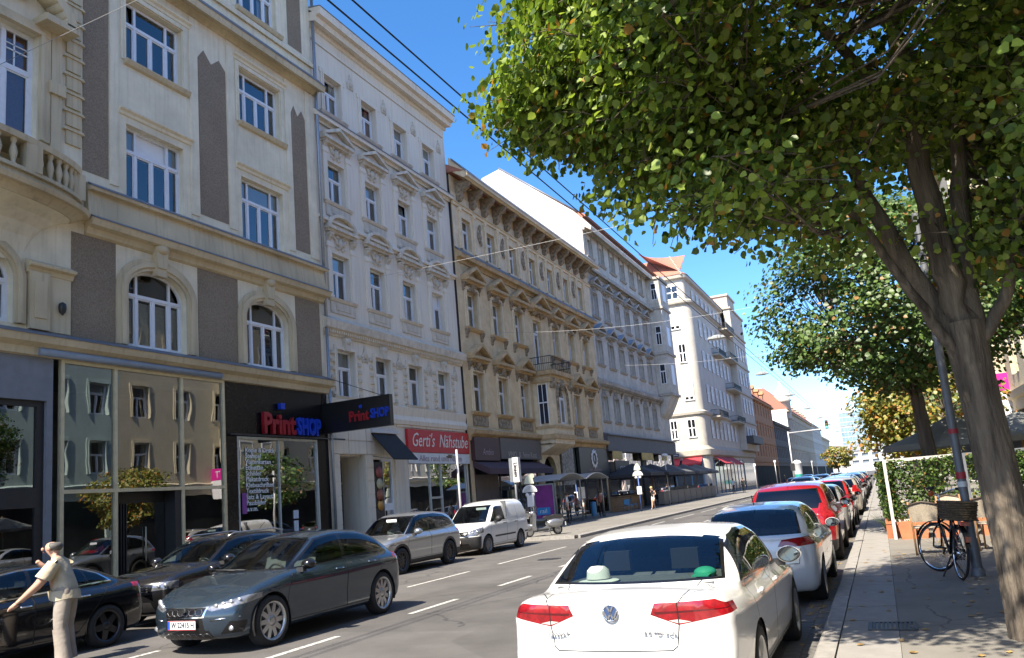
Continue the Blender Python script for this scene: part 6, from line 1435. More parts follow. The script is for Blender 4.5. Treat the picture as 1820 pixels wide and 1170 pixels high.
# ---- dark blue-grey hatchback in the lane
def car_ibiza():
    L, Wd = 4.4, 1.80
    st = lambda q: [(a if a < 1.5 else a+.25*min(1, (a-1.5)/1.4), b) for a, b in q]
    c = Car(L, Wd, deck=st([(0, .64), (.1, .70), (.5, .84), (1.15, .965), (1.5, .97), (3.6, .99), (4.0, 1.0), (4.15, .98)]),
        green=st([(.95, .84), (1.12, .95), (1.9, 1.375), (2.25, 1.435), (2.6, 1.444), (3.1, 1.405), (3.42, 1.32), (3.8, 1.1), (4.0, .98), (4.06, .9)]),
        plan=st([(0, .86), (.4, .955), (.9, .995), (1.6, 1), (3.3, 1), (3.8, .98), (4.15, .92)]),
        sect=[(.1, .89), (.28, .955), (.45, .975), (.6, .985), (.75, 1.0), (.82, .99), (.92, .965), (1.05, .93)],
        nose=[(.15, .1), (.3, .02), (.5, 0), (.62, .03), (.72, .14), (.85, .4)], tail=[(.2, .12), (.34, .03), (.5, 0), (.7, .02), (.9, .07), (1.05, .12)],
        wbelt=st([(1.1, .79), (2, .83), (3, .83), (3.6, .8), (4.0, .74)]), wroof=st([(1.1, .64), (2, .625), (3, .61), (3.6, .57), (4.0, .52)]), zbelt=st([(0, .9), (1.2, .93), (3.6, 1.02), (4.1, 1.03)]), kf=.3, kr=.22, r_side=.085,
        crease=[(lambda S: .74+.03*(S-1), .014, .03), (lambda S: .5, -.01, .08)])
    R = .335; ax = (.83, 3.60)
    c.cut([(-.72, .955), (.72, .955), (.6, 1.375), (-.6, 1.375)], 'front', 'window_trim'); c.cut([(-.695, .98), (.695, .98), (.575, 1.36), (-.575, 1.36)], 'front', 'windscreen')
    c.cut([(-.6, 1.04), (.6, 1.04), (.5, 1.33), (-.5, 1.33)], 'rear', 'rear_window')
    # face: lamps, trapezoid grille, lower honeycomb, fog lamps
    c.mcut([(.37, .60), (.46, .565), (.84, .63), (.9, .70), (.9, .735), (.78, .72)], 'front', 'headlight', nmin=.0, depth=.62)
    c.cut([(-.35, .49), (.35, .49), (.40, .625), (-.40, .625)], 'front', 'grille_surround'); c.cut([(-.325, .505), (.325, .505), (.37, .612), (-.37, .612)], 'front', 'grille')
    c.cut([(-.5, .17), (.5, .17), (.42, .33), (-.42, .33)], 'front', 'grille_lower')
    c.cut([(-.36, .33), (.36, .33), (.33, .49), (-.33, .49)], 'front', 'plate_panel')
    c.mcut([(.56, .27), (.8, .28), (.83, .42), (.7, .43)], 'front', 'fog_lamp', nmin=.0, depth=.35)
    c.cut([(-.95, .12), (.95, .12), (.95, .17), (-.95, .17)], 'front', 'splitter', nmin=.0, depth=.6)
    c.mcut([(.5, .83), (.9, .86), (.9, .97), (.55, .96)], 'rear', 'tail_light', nmin=.0, depth=.4)
    glaze(c, st([(1.3, .945), (3.3, 1.02), (3.5, 1.06), (3.36, 1.2), (3.12, 1.305), (2.75, 1.365), (2.35, 1.37), (1.98, 1.33)]), [(2.58, 1, 2.66, 1.38, .07), (3.45, 1, 3.37, 1.38, .05)])
    doors(c, [('door', [(1.14, .28), (2.58, .28), (2.6, .985), (1.32, .95), (1.16, .7)]), ('rear_door', [(2.58, .28), (3.2, .28), (3.48, .6), (3.6, .85), (3.56, 1.01), (2.6, .985)])])
    c.seamR([(.44, .2), (.66, .5), (.74, 1.15)], 'top'); c.cut([(1.0, .2), (3.2, .2), (3.2, .27), (1.0, .27)], 'side', 'sill_trim', nmin=.0)
    for a in ax: c.wheelarch(a, R, R+.04)
    root = empty('dark_hatchback'); p = paint('graphite_blue', (.03, .05, .075), .55, .24)
    c.finish(root, {'body': p, 'window_trim': M_gloss, 'panel_gap': M_gap, 'windscreen': M_cglass, 'rear_window': M_cglassd, 'side_window': M_cglass, 'headlight': M_lens, 'tail_light': M_tail, 'grille_surround': M_chrome, 'grille': M_gloss, 'grille_lower': M_gloss, 'plate_panel': M_gloss, 'fog_lamp': M_gloss, 'splitter': M_trim, 'sill_trim': p})
    add_wells(root, L, Wd, ax, R, R+.05); add_wheels(root, L, ax, .775, R, .255, .215, '10', steer=-.06)
    add_mirrors(root, (.85, 1.52, 1.0), (.22, .18, .15), M_gloss, L); add_interior(root, L, 1.95, 2.8, .3, .6, .93)
    # honeycomb inserts follow the face of the shell
    def face_s(y, z):
        lo, hi = -.1, .8
        for _ in range(24):
            mid = (lo+hi)/2
            if c.f(np.array(mid), np.array(y), np.array(z)) > 0: lo = mid
            else: hi = mid
        return lo
    m = MB()
    def hexa(y0, y1, z0, z1, st):
        rows = int((z1-z0)/(st*.87))
        for j in range(rows):
            zc = z0+(j+.5)*(z1-z0)/rows; n = int((y1-y0)/st)
            for i in range(n):
                yc = y0+(i+.5+(.5 if j % 2 else 0))*(y1-y0)/n
                if yc > y1-.02: continue
                P = [(yc+st*.6*math.cos(a), zc+st*.42*math.sin(a)) for a in (math.pi/3*k for k in range(6))]
                Q = [(L/2-face_s(a, b)+.006, a, b) for a, b in P]
                m.tube([(q[1], q[0]-.007, q[2]) for q in Q]+[(Q[0][1], Q[0][0]-.007, Q[0][2])], .0045, 4, cap=False)
    hexa(-.32, .32, .51, .61, .1); hexa(-.42, .42, .185, .32, .1); m.build('grille_mesh', pm('grille_chrome_dark', (.12, .12, .13), .3, .2, 9, metallic=.8), root)
    for g in (-1, 1):
        m = MB()
        for k in range(4):
            y, z = g*(.5+.085*k), .618+.018*k; sx = face_s(y, z); m.ball((y, L/2-sx-.004, z+.012), .042, .02, .026, 10, 6)
        m.build('lamp_reflector', M_lensin, root)
        m = MB(); y, z = g*.7, .34; m.ball((y, L/2-face_s(y, z)-.004, z), .05, .02, .035, 10, 6); m.build('fog_lamp_lens', M_lensin, root)
        m = MB(); m.tube([(g*yy, L/2-face_s(g*yy, zz)+.004, zz) for yy, zz in ((.44, .46), (.6, .465), (.8, .475))], .009, 6); m.build('bumper_trim', M_chrome, root)
    m = MB(); m.prism([(-.06, .53), (.05, .53), (.07, .58), (.02, .6), (.06, .62), (-.05, .62), (-.07, .57), (-.02, .555)], L/2-.005, L/2+.02, 'y'); m.build('emblem', M_chrome, root)
    o = add_plate(root, L/2+.012, .41, math.pi, 'W 22415 H')
    handle(root, L, 2.4, .875, .85, p); handle(root, L, 3.3, .872, .87, p)
    m = MB(); m.tube([(-.1, L/2-1.12, .985), (.45, L/2-1.2, 1.0)], .01, 5); m.tube([(.1, L/2-1.12, .985), (.6, L/2-1.22, 1.0)], .01, 5); m.build('wiper', M_trim, root)
    return root
def lamps_front(root, c, L, pts, r=.05):
    """bright inner reflectors set in the headlamp area"""
    for g in (-1, 1):
        for (y, z) in pts:
            lo, hi = -.1, .9
            for _ in range(24):
                mid = (lo+hi)/2
                if c.f(np.array(mid), np.array(g*y), np.array(z)) > 0: lo = mid
                else: hi = mid
            MB().ball((g*y, L/2-lo-.008, z), r, .025, r*.75, 12, 8).build('lamp_reflector', M_lensin, root)
def stdmats(p, **k):
    d = {'body': p, 'window_trim': M_gloss, 'panel_gap': M_gap, 'windscreen': M_cglass, 'rear_window': M_cglassd, 'side_window': M_cglass, 'headlight': M_lens, 'tail_light': M_tail, 'grille': M_gloss, 'bumper_plastic': M_trim, 'arch_trim': M_trim, 'splitter': M_trim, 'window_chrome': M_chrome, 'tail_dark': M_taild}
    d.update(k); return d
def front_glass(c, zb, zt, wb, wt):
    c.cut([(-wb-.02, zb-.02), (wb+.02, zb-.02), (wt+.02, zt+.015), (-wt-.02, zt+.015)], 'front', 'window_trim'); c.cut([(-wb, zb), (wb, zb), (wt, zt), (-wt, zt)], 'front', 'windscreen')
def rear_glass(c, zb, zt, wb, wt, trim=True):
    if trim: c.cut([(-wb-.03, zb-.025), (wb+.03, zb-.025), (wt+.03, zt+.02), (-wt-.03, zt+.02)], 'rear', 'window_trim')
    c.cut([(-wb, zb), (wb, zb), (wt, zt), (-wt, zt)], 'rear', 'rear_window')
# ---- silver sport utility
def suv(name, p, L=4.55, Wd=1.84, H=1.675, plastic=True, rail=True, rim=None, style='5', plate_f=None, plate_r=None, face='wide', chrome=False, rearlamp='slim', darkrear=True, n=74, m=58):
    k = H/1.675
    c = Car(L, Wd, deck=[(0, .82), (.12, .9), (.5, 1.0), (1.2, 1.085), (1.5, 1.08), (L-.6, 1.1), (L-.12, 1.1), (L, 1.06)],
        green=[(.95, .95), (1.15, 1.07), (1.85, 1.53*k), (2.2, 1.64*k), (2.7, H), (3.4, 1.655*k), (L-.62, 1.6*k), (L-.42, 1.5*k), (L-.1, 1.12), (L-.05, 1.0)],
        plan=[(0, .86), (.4, .96), (.95, .995), (1.6, 1), (L-1, 1), (L-.4, .98), (L, .92)],
        sect=[(.1, .9), (.3, .96), (.5, .985), (.7, .995), (.9, 1.0), (1.0, .98), (1.1, .95)],
        nose=[(.2, .14), (.4, .04), (.6, 0), (.8, .02), (.9, .12), (1.05, .5)], tail=[(.25, .14), (.4, .04), (.6, 0), (.85, .02), (1.0, .06), (1.12, .1)],
        wbelt=[(1.1, .8), (2, .84), (3, .84), (L-.5, .8), (L-.1, .74)], wroof=[(1.1, .68), (2, .665), (3, .66), (L-.6, .63), (L-.1, .6)], zbelt=[(0, 1.0), (1.2, 1.04), (L-.6, 1.13), (L, 1.14)], kf=.3, kr=.2, zb=.22, z0=.7, n=n, m=m,
        crease=[(lambda S: .86+.02*(S-1), .013, .035), (lambda S: .55, -.008, .1)])
    R = .36; ax = (.9, L-.95)
    front_glass(c, 1.1, 1.55*k, .7, .61); rear_glass(c, 1.13, 1.5*k, .67, .57)
    if face == 'wide':
        c.cut([(-.42, .55), (.42, .55), (.5, .8), (-.5, .8)], 'front', 'grille_surround'); c.cut([(-.4, .565), (.4, .565), (.475, .785), (-.475, .785)], 'front', 'grille')
        c.mcut([(.5, .76), (.56, .73), (.9, .8), (.9, .88), (.6, .82)], 'front', 'headlight', nmin=0, depth=.62)
    else:
        c.cut([(-.6, .66), (.6, .66), (.58, .8), (-.58, .8)], 'front', 'grille'); c.mcut([(.58, .68), (.88, .7), (.9, .84), (.6, .81)], 'front', 'headlight', nmin=0, depth=.5)
    c.cut([(-.6, .3), (.6, .3), (.55, .48), (-.55, .48)], 'front', 'bumper_plastic')
    if rearlamp == 'slim': c.mcut([(.4, .93), (.45, 1.0), (.95, 1.06), (.95, .97)], 'rear', 'tail_light', nmin=0, depth=.42)
    else: c.mcut([(.55, .95), (.62, 1.2), (.95, 1.22), (.95, .93)], 'rear', 'tail_light', nmin=0, depth=.42)
    if plastic:
        c.cut([(-.95, .2), (.95, .2), (.95, .46), (-.95, .46)], 'rear', 'bumper_plastic', nmin=0, depth=.55); c.cut([(.2, .18), (L-.2, .18), (L-.2, .36), (.2, .36)], 'side', 'bumper_plastic', nmin=0); c.cut([(-.95, .18), (.95, .18), (.95, .32), (-.95, .32)], 'front', 'bumper_plastic', nmin=0, depth=.6)
    glaze(c, [(1.32, 1.06), (L-.95, 1.145), (L-.5, 1.2), (L-.62, 1.36*k), (L-.95, 1.515*k), (3.1, 1.575*k), (2.3, 1.575*k), (1.95, 1.515*k)], [(2.5, 1.1, 2.6, 1.6, .08), (3.35, 1.1, 3.3, 1.6, .06)])
    doors(c, [('door', [(1.2, .38), (2.5, .38), (2.52, 1.09), (1.35, 1.055), (1.22, .8)]), ('rear_door', [(2.5, .38), (3.2, .38), (3.45, .7), (3.6, .95), (3.55, 1.12), (2.52, 1.09)])])
    c.seamR([(.5, .2), (.7, .5), (.76, 1.15)], 'top'); c.seam([(-.75, .62), (.75, .62)], 'rear'); c.seamR([(.75, .62), (.8, .9)], 'rear')
    for a in ax: c.wheelarch(a, R, R+.045, .07, 'arch_trim' if plastic else 'body')
    root = empty(name)
    c.finish(root, stdmats(p, grille_surround=M_chrome if chrome else M_gloss, rear_window=M_cglassd if darkrear else M_cglass))
    add_wells(root, L, Wd, ax, R, R+.06); add_wheels(root, L, ax, .8, R, .25, .23, style, rim=rim)
    add_mirrors(root, (.88, 1.62, 1.12), (.24, .2, .18), p, L); add_interior(root, L, 2.05, 3.0, .42, .62, 1.05)
    lamps_front(root, c, L, ((.6, .785), (.7, .8)) if face == 'wide' else ((.68, .76), (.78, .77)))
    handle(root, L, 2.35, .895, .93, p); handle(root, L, 3.25, .892, .95, p)
    if face == 'bars':
        for z in (.685, .725, .765): MB().box(-.58, .58, L/2-.03, L/2+.008, z-.006, z+.006).build('grille_bar', M_chrome, root)
    if rail:
        for g in (-1, 1): MB().tube([(g*.58, L/2-2.05, 1.6*k), (g*.6, L/2-2.2, 1.67*k), (g*.6, L/2-3.4, 1.69*k), (g*.57, L/2-3.75, 1.63*k)], .018, 8).build('roof_rail', M_alloy, root)
    if plate_f: add_plate(root, L/2+.01, .52, math.pi, plate_f)
    if plate_r: add_plate(root, -L/2+.0, .78, 0, plate_r)
    MB().tube([(0, -L/2+.75, H-.02), (0, -L/2+.5, H+.16)], .008, 6).build('antenna', M_trim, root)
    return root
def car_mazda():
    r = suv('silver_suv', paint('silver', (.36, .38, .4), .75, .3), rim=M_alloyd, style='10', rail=False, plate_f=None, chrome=True, n=104, m=84)
    MB().box(-.25, .1, 4.55/2-1.72, 4.55/2-1.7, 1.42, 1.5).build('sun_strip', M_plate, r).rotation_euler = (0, 0, 0)
    return r
def car_darksuv():
    r = suv('black_suv', paint('black', (.012, .012, .014), .2, .2), L=4.3, Wd=1.8, H=1.6, plastic=False, face='bars', plate_f='W 25 318', rim=M_alloy)
    vw_emblem(r, (0, 4.3/2+.012, .74), math.pi, .065); return r
def car_redsuv(): return suv('red_suv', paint('deep_red', (.36, .008, .016), .35, .2), L=4.5, H=1.66, plastic=True, rail=False, plate_r='W 1230', rearlamp='tall', rim=M_alloyd, n=104, m=84)
# ---- white panel van
def car_caddy():
    L, Wd, H = 4.41, 1.79, 1.83
    c = Car(L, Wd, deck=[(0, .78), (.1, .86), (.45, .98), (.95, 1.09), (1.3, 1.1), (L-.1, 1.1), (L, 1.08)],
        green=[(.75, .95), (.92, 1.08), (1.55, 1.62), (1.8, 1.72), (2.3, 1.80), (3.2, H), (4.1, 1.815), (4.3, 1.72), (4.38, 1.1), (4.40, .9)],
        plan=[(0, .85), (.4, .95), (.9, .99), (1.5, 1), (4, 1), (L, .96)], sect=[(.1, .9), (.3, .965), (.5, .985), (.7, 1), (.95, 1.0), (1.1, .985)],
        nose=[(.2, .12), (.4, .02), (.6, 0), (.75, .04), (.88, .14), (1.05, .45)], tail=[(.25, .08), (.4, 0), (.6, 0), (.9, .02), (1.1, .03)],
        wbelt=[(.9, .8), (1.8, .86), (3, .87), (4.3, .85)], wroof=[(.9, .66), (1.8, .68), (3, .71), (4.3, .69)], zbelt=[(0, 1.0), (1, 1.05), (4.4, 1.1)], kf=.3, kr=.1, zb=.22, z0=.72, r_roof=.2, crown=.05)
    R = .325; ax = (.88, 3.56)
    front_glass(c, 1.1, 1.64, .69, .6)
    c.cut([(-.52, .7), (.52, .7), (.5, .82), (-.5, .82)], 'front', 'grille'); c.mcut([(.5, .66), (.78, .66), (.95, .86), (.88, .95), (.54, .84)], 'front', 'headlight', nmin=0, depth=.6)
    c.cut([(-.95, .2), (.95, .2), (.95, .64), (-.95, .64)], 'front', 'bumper_plastic', nmin=0, depth=.42)
    c.cut([(-.55, .25), (.55, .25), (.5, .42), (-.5, .42)], 'front', 'grille')
    c.mcut([(.78, .9), (.95, .9), (.95, 1.35), (.78, 1.35)], 'rear', 'tail_light', nmin=0, depth=.2)
    c.cut([(-.95, .2), (.95, .2), (.95, .5), (-.95, .5)], 'rear', 'bumper_plastic', nmin=0, depth=.3)
    glaze(c, [(1.2, 1.06), (2.32, 1.1), (2.28, 1.58), (1.9, 1.6), (1.72, 1.55)], [])
    doors(c, [('door', [(1.05, .32), (2.35, .32), (2.4, 1.05), (1.22, 1.04), (1.08, .8)]), ('rear_door', [(2.4, .34), (3.1, .34), (3.3, .72), (3.4, 1.06), (3.4, 1.72), (2.4, 1.72)])])
    c.cut([(1.4, .54), (3.1, .54), (3.1, .6), (1.4, .6)], 'side', 'bumper_plastic'); c.cut([(3.95, .54), (4.3, .54), (4.3, .6), (3.95, .6)], 'side', 'bumper_plastic')
    c.seam([(0, .5), (0, 1.75)], 'rear'); c.seamR([(.5, .2), (.7, .45), (.76, 1.0)], 'top')
    for a in ax: c.wheelarch(a, R, R+.045)
    root = empty('white_van'); p = paint('van_white', (.68, .69, .69), 0, .35)
    c.finish(root, stdmats(p)); add_wells(root, L, Wd, ax, R, R+.05); add_wheels(root, L, ax, .775, R, .22, .21, 'steel', rim=pm('steel_rim', (.2, .2, .21), .5, .15, 8, metallic=.5))
    add_mirrors(root, (.88, 1.5, 1.16), (.24, .18, .22), M_trim, L); add_interior(root, L, 1.9, 2.4, .42, .62, 1.07, rear=False)
    MB().box(-.85, .85, L/2-2.5, L/2-2.46, .5, 1.75).build('bulkhead', M_seat, root)
    lamps_front(root, c, L, ((.62, .77), (.74, .8)), .055)
    for z in (.73, .76, .79): MB().box(-.5, .5, L/2-.02, L/2+.01, z-.005, z+.005).build('grille_bar', M_chrome, root)
    vw_emblem(root, (0, L/2+.015, .77), math.pi, .06); add_plate(root, L/2+.012, .5, math.pi, 'W 67 142 K'); handle(root, L, 2.2, .895, .98, M_trim); handle(root, L, 3.2, .895, .98, M_trim)
    MB().box(-.5, -.1, L/2-1.62, L/2-1.6, 1.5, 1.58).build('sun_strip', M_plate, root)
    return root
# ---- white compact in front of the saloon
def hatch(name, p, L=4.3, Wd=1.785, H=1.43, plate_r=None, plate_f=None, lampz=.9, rim=None, style='5', glassd=False, tailshape=None, deckz=1.0, n=74, m=58):
    k = H/1.43
    c = Car(L, Wd, deck=[(0, .66), (.1, .72), (.5, .86), (1.2, .965), (1.5, .97), (L-.5, deckz), (L-.12, deckz), (L, deckz-.03)],
        green=[(1.0, .85), (1.2, .96), (1.95, 1.37*k), (2.3, 1.42*k), (2.75, H), (3.3, 1.40*k), (L-.6, 1.34*k), (L-.16, deckz+.02), (L-.08, .9)],
        plan=[(0, .86), (.4, .955), (.9, .995), (1.6, 1), (L-.9, 1), (L-.4, .98), (L, .92)], sect=[(.1, .89), (.28, .955), (.45, .98), (.7, 1.0), (.82, .99), (.92, .965), (1.05, .93)],
        nose=[(.15, .1), (.3, .02), (.5, 0), (.62, .03), (.72, .14), (.85, .4)], tail=[(.2, .12), (.34, .03), (.5, 0), (.75, .02), (.95, .05), (1.05, .1)],
        wbelt=[(1.1, .77), (2, .81), (3, .81), (L-.5, .77), (L-.1, .7)], wroof=[(1.1, .64), (2, .63), (3, .62), (L-.5, .59), (L-.1, .55)], zbelt=[(0, .9), (1.2, .93), (L-.5, 1.0), (L, 1.03)], kf=.3, kr=.17, pr=3, n=n, m=m, crease=[(lambda S: .78+.015*(S-1), .013, .03)])
    R = .32; ax = (.86, L-.84)
    front_glass(c, .98, 1.355*k, .69, .58); rear_glass(c, deckz+.02, 1.345*k, .65, .56)
    c.mcut(tailshape or [(.42, lampz-.06), (.48, lampz+.06), (.93, lampz+.07), (.93, lampz-.06)], 'rear', 'tail_light', nmin=0, depth=.4)
    c.mcut([(.42, .6), (.9, .62), (.9, .72), (.5, .69)], 'front', 'headlight', nmin=0, depth=.55); c.cut([(-.38, .42), (.38, .42), (.42, .66), (-.42, .66)], 'front', 'grille')
    glaze(c, [(1.35, .945), (L-.75, 1.01), (L-.5, 1.04), (L-.68, 1.22*k), (L-.95, 1.325*k), (3.0, 1.36*k), (2.4, 1.365*k), (2.02, 1.32*k)], [(2.5, 1, 2.56, 1.4, .07), (3.3, 1, 3.22, 1.4, .05)])
    doors(c, [('door', [(1.2, .28), (2.5, .28), (2.52, .985), (1.36, .945), (1.22, .7)]), ('rear_door', [(2.5, .28), (3.1, .28), (3.38, .6), (3.5, .85), (3.46, 1.0), (2.52, .985)])])
    c.seamR([(.48, .2), (.68, .5), (.74, 1.2)], 'top'); c.seamR([(.0, .6), (.62, .6), (.66, .8)], 'rear')
    for a in ax: c.wheelarch(a, R, R+.035)
    root = empty(name); c.finish(root, stdmats(p, rear_window=M_cglassd if glassd else M_cglass))
    add_wells(root, L, Wd, ax, R, R+.05); add_wheels(root, L, ax, .77, R, .23, .21, style, rim=rim)
    add_mirrors(root, (.85, 1.6, .99), (.22, .18, .15), p, L); add_interior(root, L, 2.0, 2.85, .3, .6, .93)
    handle(root, L, 2.35, .872, .85, p); handle(root, L, 3.2, .87, .87, p)
    if plate_r: add_plate(root, -L/2+.01, .55, 0, plate_r)
    if plate_f: add_plate(root, L/2+.01, .45, math.pi, plate_f)
    MB().tube([(0, -L/2+.85, H-.02), (0, -L/2+.7, H+.13)], .007, 6).build('antenna', M_trim, root)
    return root
def car_compact(): return hatch('white_compact', paint('pearl_white', (.62, .63, .63), .1, .28), plate_r='W 52 814', n=104, m=84, tailshape=[(.36, .84), (.42, .93), (.94, .98), (.94, .86), (.6, .83)])
def car_silver(): return hatch('silver_hatchback', paint('light_silver', (.45, .46, .46), .6, .3), L=4.1, H=1.48, plate_r='W 7714 B')
def car_redhatch(): return hatch('red_hatchback', paint('bright_red', (.5, .012, .018), .1, .25), L=4.05, H=1.55, plate_r='W 31 905', tailshape=[(.62, .8), (.66, 1.02), (.94, 1.02), (.94, .78)])
def car_champagne(): return suv('champagne_estate', paint('champagne', (.5, .46, .4), .5, .3), L=4.45, H=1.58, plastic=False, rail=True, plate_r='W 4408 A', rearlamp='tall')
def car_navy(): return suv('blue_grey_estate', paint('navy', (.03, .05, .1), .4, .25), L=4.4, H=1.6, plastic=False, rail=False, plate_r='W 9052 D', rearlamp='tall')
def car_anthracite(): return hatch('grey_hatchback', paint('anthracite', (.06, .065, .07), .5, .28), L=4.2, H=1.46, plate_r='W 60 177')
# ---- black fastback (left edge)
def car_tesla():
    L, Wd = 4.69, 1.85
    c = Car(L, Wd, deck=[(0, .6), (.1, .68), (.6, .82), (1.2, .92), (1.5, .95), (3.9, .99), (4.3, 1.02), (4.6, 1.03), (4.69, 1.0)],
        green=[(.95, .82), (1.1, .9), (2.0, 1.37), (2.35, 1.43), (2.8, 1.443), (3.3, 1.40), (3.8, 1.27), (4.35, 1.04), (4.45, .95)],
        plan=[(0, .84), (.5, .96), (1, .995), (1.6, 1), (3.5, 1), (4.2, .975), (4.69, .9)], sect=[(.1, .9), (.3, .965), (.5, .985), (.7, 1), (.85, .985), (.95, .96), (1.05, .92)],
        nose=[(.15, .1), (.3, .02), (.5, 0), (.62, .06), (.75, .2), (.85, .45)], tail=[(.2, .14), (.34, .03), (.55, 0), (.75, .05), (.95, .07), (1.04, .03)],
        wbelt=[(1.1, .78), (2, .82), (3, .82), (3.9, .75), (4.4, .64)], wroof=[(1.1, .6), (2, .58), (3, .57), (3.7, .52), (4.4, .42)], zbelt=[(0, .9), (1.2, .93), (3.9, 1.02), (4.7, 1.04)], kf=.34, kr=.24)
    R = .335; ax = (.87, 3.745)
    front_glass(c, .96, 1.36, .66, .54); rear_glass(c, 1.06, 1.38, .55, .48)
    c.mcut([(.42, .86), (.5, .95), (.95, .97), (.95, .9), (.6, .83)], 'rear', 'tail_light', nmin=0, depth=.42); c.mcut([(.5, .58), (.9, .64), (.9, .74), (.6, .68)], 'front', 'headlight', nmin=0, depth=.6)
    band = [(1.3, .93), (3.95, 1.035), (3.72, 1.2), (3.4, 1.31), (2.95, 1.38), (2.45, 1.38), (2.05, 1.33)]
    c.cut([(a, b) for a, b in inset(band, -.0)], 'side', 'window_chrome'); glaze(c, inset(band, .022), [(2.5, 1, 2.56, 1.4, .06), (3.5, 1, 3.42, 1.35, .03)], d=.008)
    doors(c, [('door', [(1.15, .28), (2.5, .28), (2.52, .98), (1.32, .93), (1.18, .7)]), ('rear_door', [(2.5, .28), (3.2, .28), (3.5, .62), (3.75, .9), (3.72, 1.02), (2.52, .98)])])
    for a in ax: c.wheelarch(a, R, R+.035)
    root = empty('black_saloon'); p = paint('gloss_black_car', (.006, .006, .008), .1, .15)
    c.finish(root, stdmats(p)); add_wells(root, L, Wd, ax, R, R+.05); add_wheels(root, L, ax, .8, R, .25, .23, '5', rim=M_alloyd)
    add_mirrors(root, (.86, 1.65, 1.0), (.22, .2, .15), p, L); add_interior(root, L, 2.05, 3.0, .3, .62, .94)
    handle(root, L, 2.38, .885, .84, M_chrome); handle(root, L, 3.35, .88, .86, M_chrome); add_plate(root, -L/2+.0, .62, 0, 'W 3 EL'); return root
# ------------------------------------------------------------------ placing the vehicles
def park(root, xc, yc, rz, label, cat='car', group=None):
    root.location = (xc, yc, 0); root.rotation_euler = (0, 0, rz); tag(root, label, cat, group); return root
PI = math.pi
GR, GL = 'cars parked along the right kerb', 'cars parked along the left kerb'
sal = park(car_passat(), -1.97, 5.76+4.767/2, 0, 'white saloon seen from behind in the right foreground', group=GR)
park(car_ibiza(), -9.22, 8.5+4.4/2, PI, 'dark blue-grey hatchback in the lane with number plate W 22415 H').scale = (1.02, 1.02, 1.09)
park(car_tesla(), -12.66, 10.2-4.69/2, PI, 'black saloon with chrome window line at the left edge', group=GL)
park(car_darksuv(), -13.15, 10.7+4.3/2, PI, 'black car with chrome grille bars behind the black saloon', group=GL)
park(car_mazda(), -13.25, 18.1+4.55/2, PI, 'silver sport utility car with dark wheels in front of the red shop sign', group=GL)
park(car_caddy(), -13.4, 23.84+4.41/2, PI, 'white panel van parked before the scooter', 'van', GL)
park(car_compact(), -1.82, 11.75+4.3/2, 0, 'white compact car parked directly in front of the white saloon', group=GR)
red = park(car_redsuv(), -1.85, 17.2+4.5/2, 0, 'deep red sport utility car parked beyond the white compact', group=GR)
park(car_silver(), -1.8, 22.9+2.05, 0, 'silver hatchback hidden between the two red cars', group=GR)
park(car_redhatch(), -1.8, 28.0+2.0, 0, 'bright red hatchback parked beyond the deep red one', group=GR)
cha = park(car_champagne(), -1.7, 34.0+2.2, 0, 'champagne estate car with red tail lamps in the right row', group=GR)
nav = park(car_navy(), -1.8, 40+2.2, 0, 'dark blue estate car farther along the right row', group=GR)
ant = park(car_anthracite(), -1.8, 45.6+2.1, 0, 'dark grey hatchback at the far part of the right row', group=GR)
def again(src, x, y, rz, label, group):
    c = copy_tree(src); park(c, x, y, rz, label, group=group); return c
far_r = [(nav, 53.6, 'first of the distant dark cars in the right row'), (cha, 59.6, 'distant pale car behind the first dark one on the right'), (ant, 65.5, 'distant grey car in the middle of the right row'), (nav, 71.8, 'distant blue car near the end of the right row'), (cha, 78, 'last pale car visible in the right row')]
for src, y, lb in far_r: again(src, -1.8, y, 0, lb, GR)
GQ = 'cars queueing in the far lanes'
for src, x, y, lb in ((nav, -5.2, 62, 'dark blue car in the far right lane nearest the viewer'), (ant, -5.3, 70, 'grey car behind it in the far right lane'), (nav, -5.2, 82, 'blue car waiting under the traffic light arm'), (ant, -8.6, 92, 'grey car in the middle lane near the traffic light'), (cha, -5.2, 112, 'pale car beyond the traffic light'), (nav, -9.6, 122, 'dark car far off in the left lane')):
    again(src, x, y, 0, lb, GQ)
# things on the saloon's parcel shelf
e = empty('sun_hat', (-2.34, 5.76+.9, 1.052)); tag(e, 'white hat lying on the parcel shelf of the white saloon', 'hat')
Mhat = pm('white_felt', (.62, .62, .58), .9, .06, 9); MB().lathe([(.001, .135), (.06, .13), (.095, .1), (.105, .03)], n=24).build('crown', Mhat, e); MB().lathe([(.1, .022), (.17, .012), (.185, .006), (.1, .012)], n=28).build('brim', Mhat, e)
e = empty('green_cap', (-1.45, 5.76+1.05, 1.052)); tag(e, 'green cap on the right end of the saloon parcel shelf', 'cap'); MB().ball((0, 0, .03), .095, .1, .05, 16, 10).build('crown', pm('cap_green', (.02, .3, .16), .7, .1), e); MB().box(-.07, .07, -.22, -.08, .02, .03).build('peak', MATS['cap_green'], e)
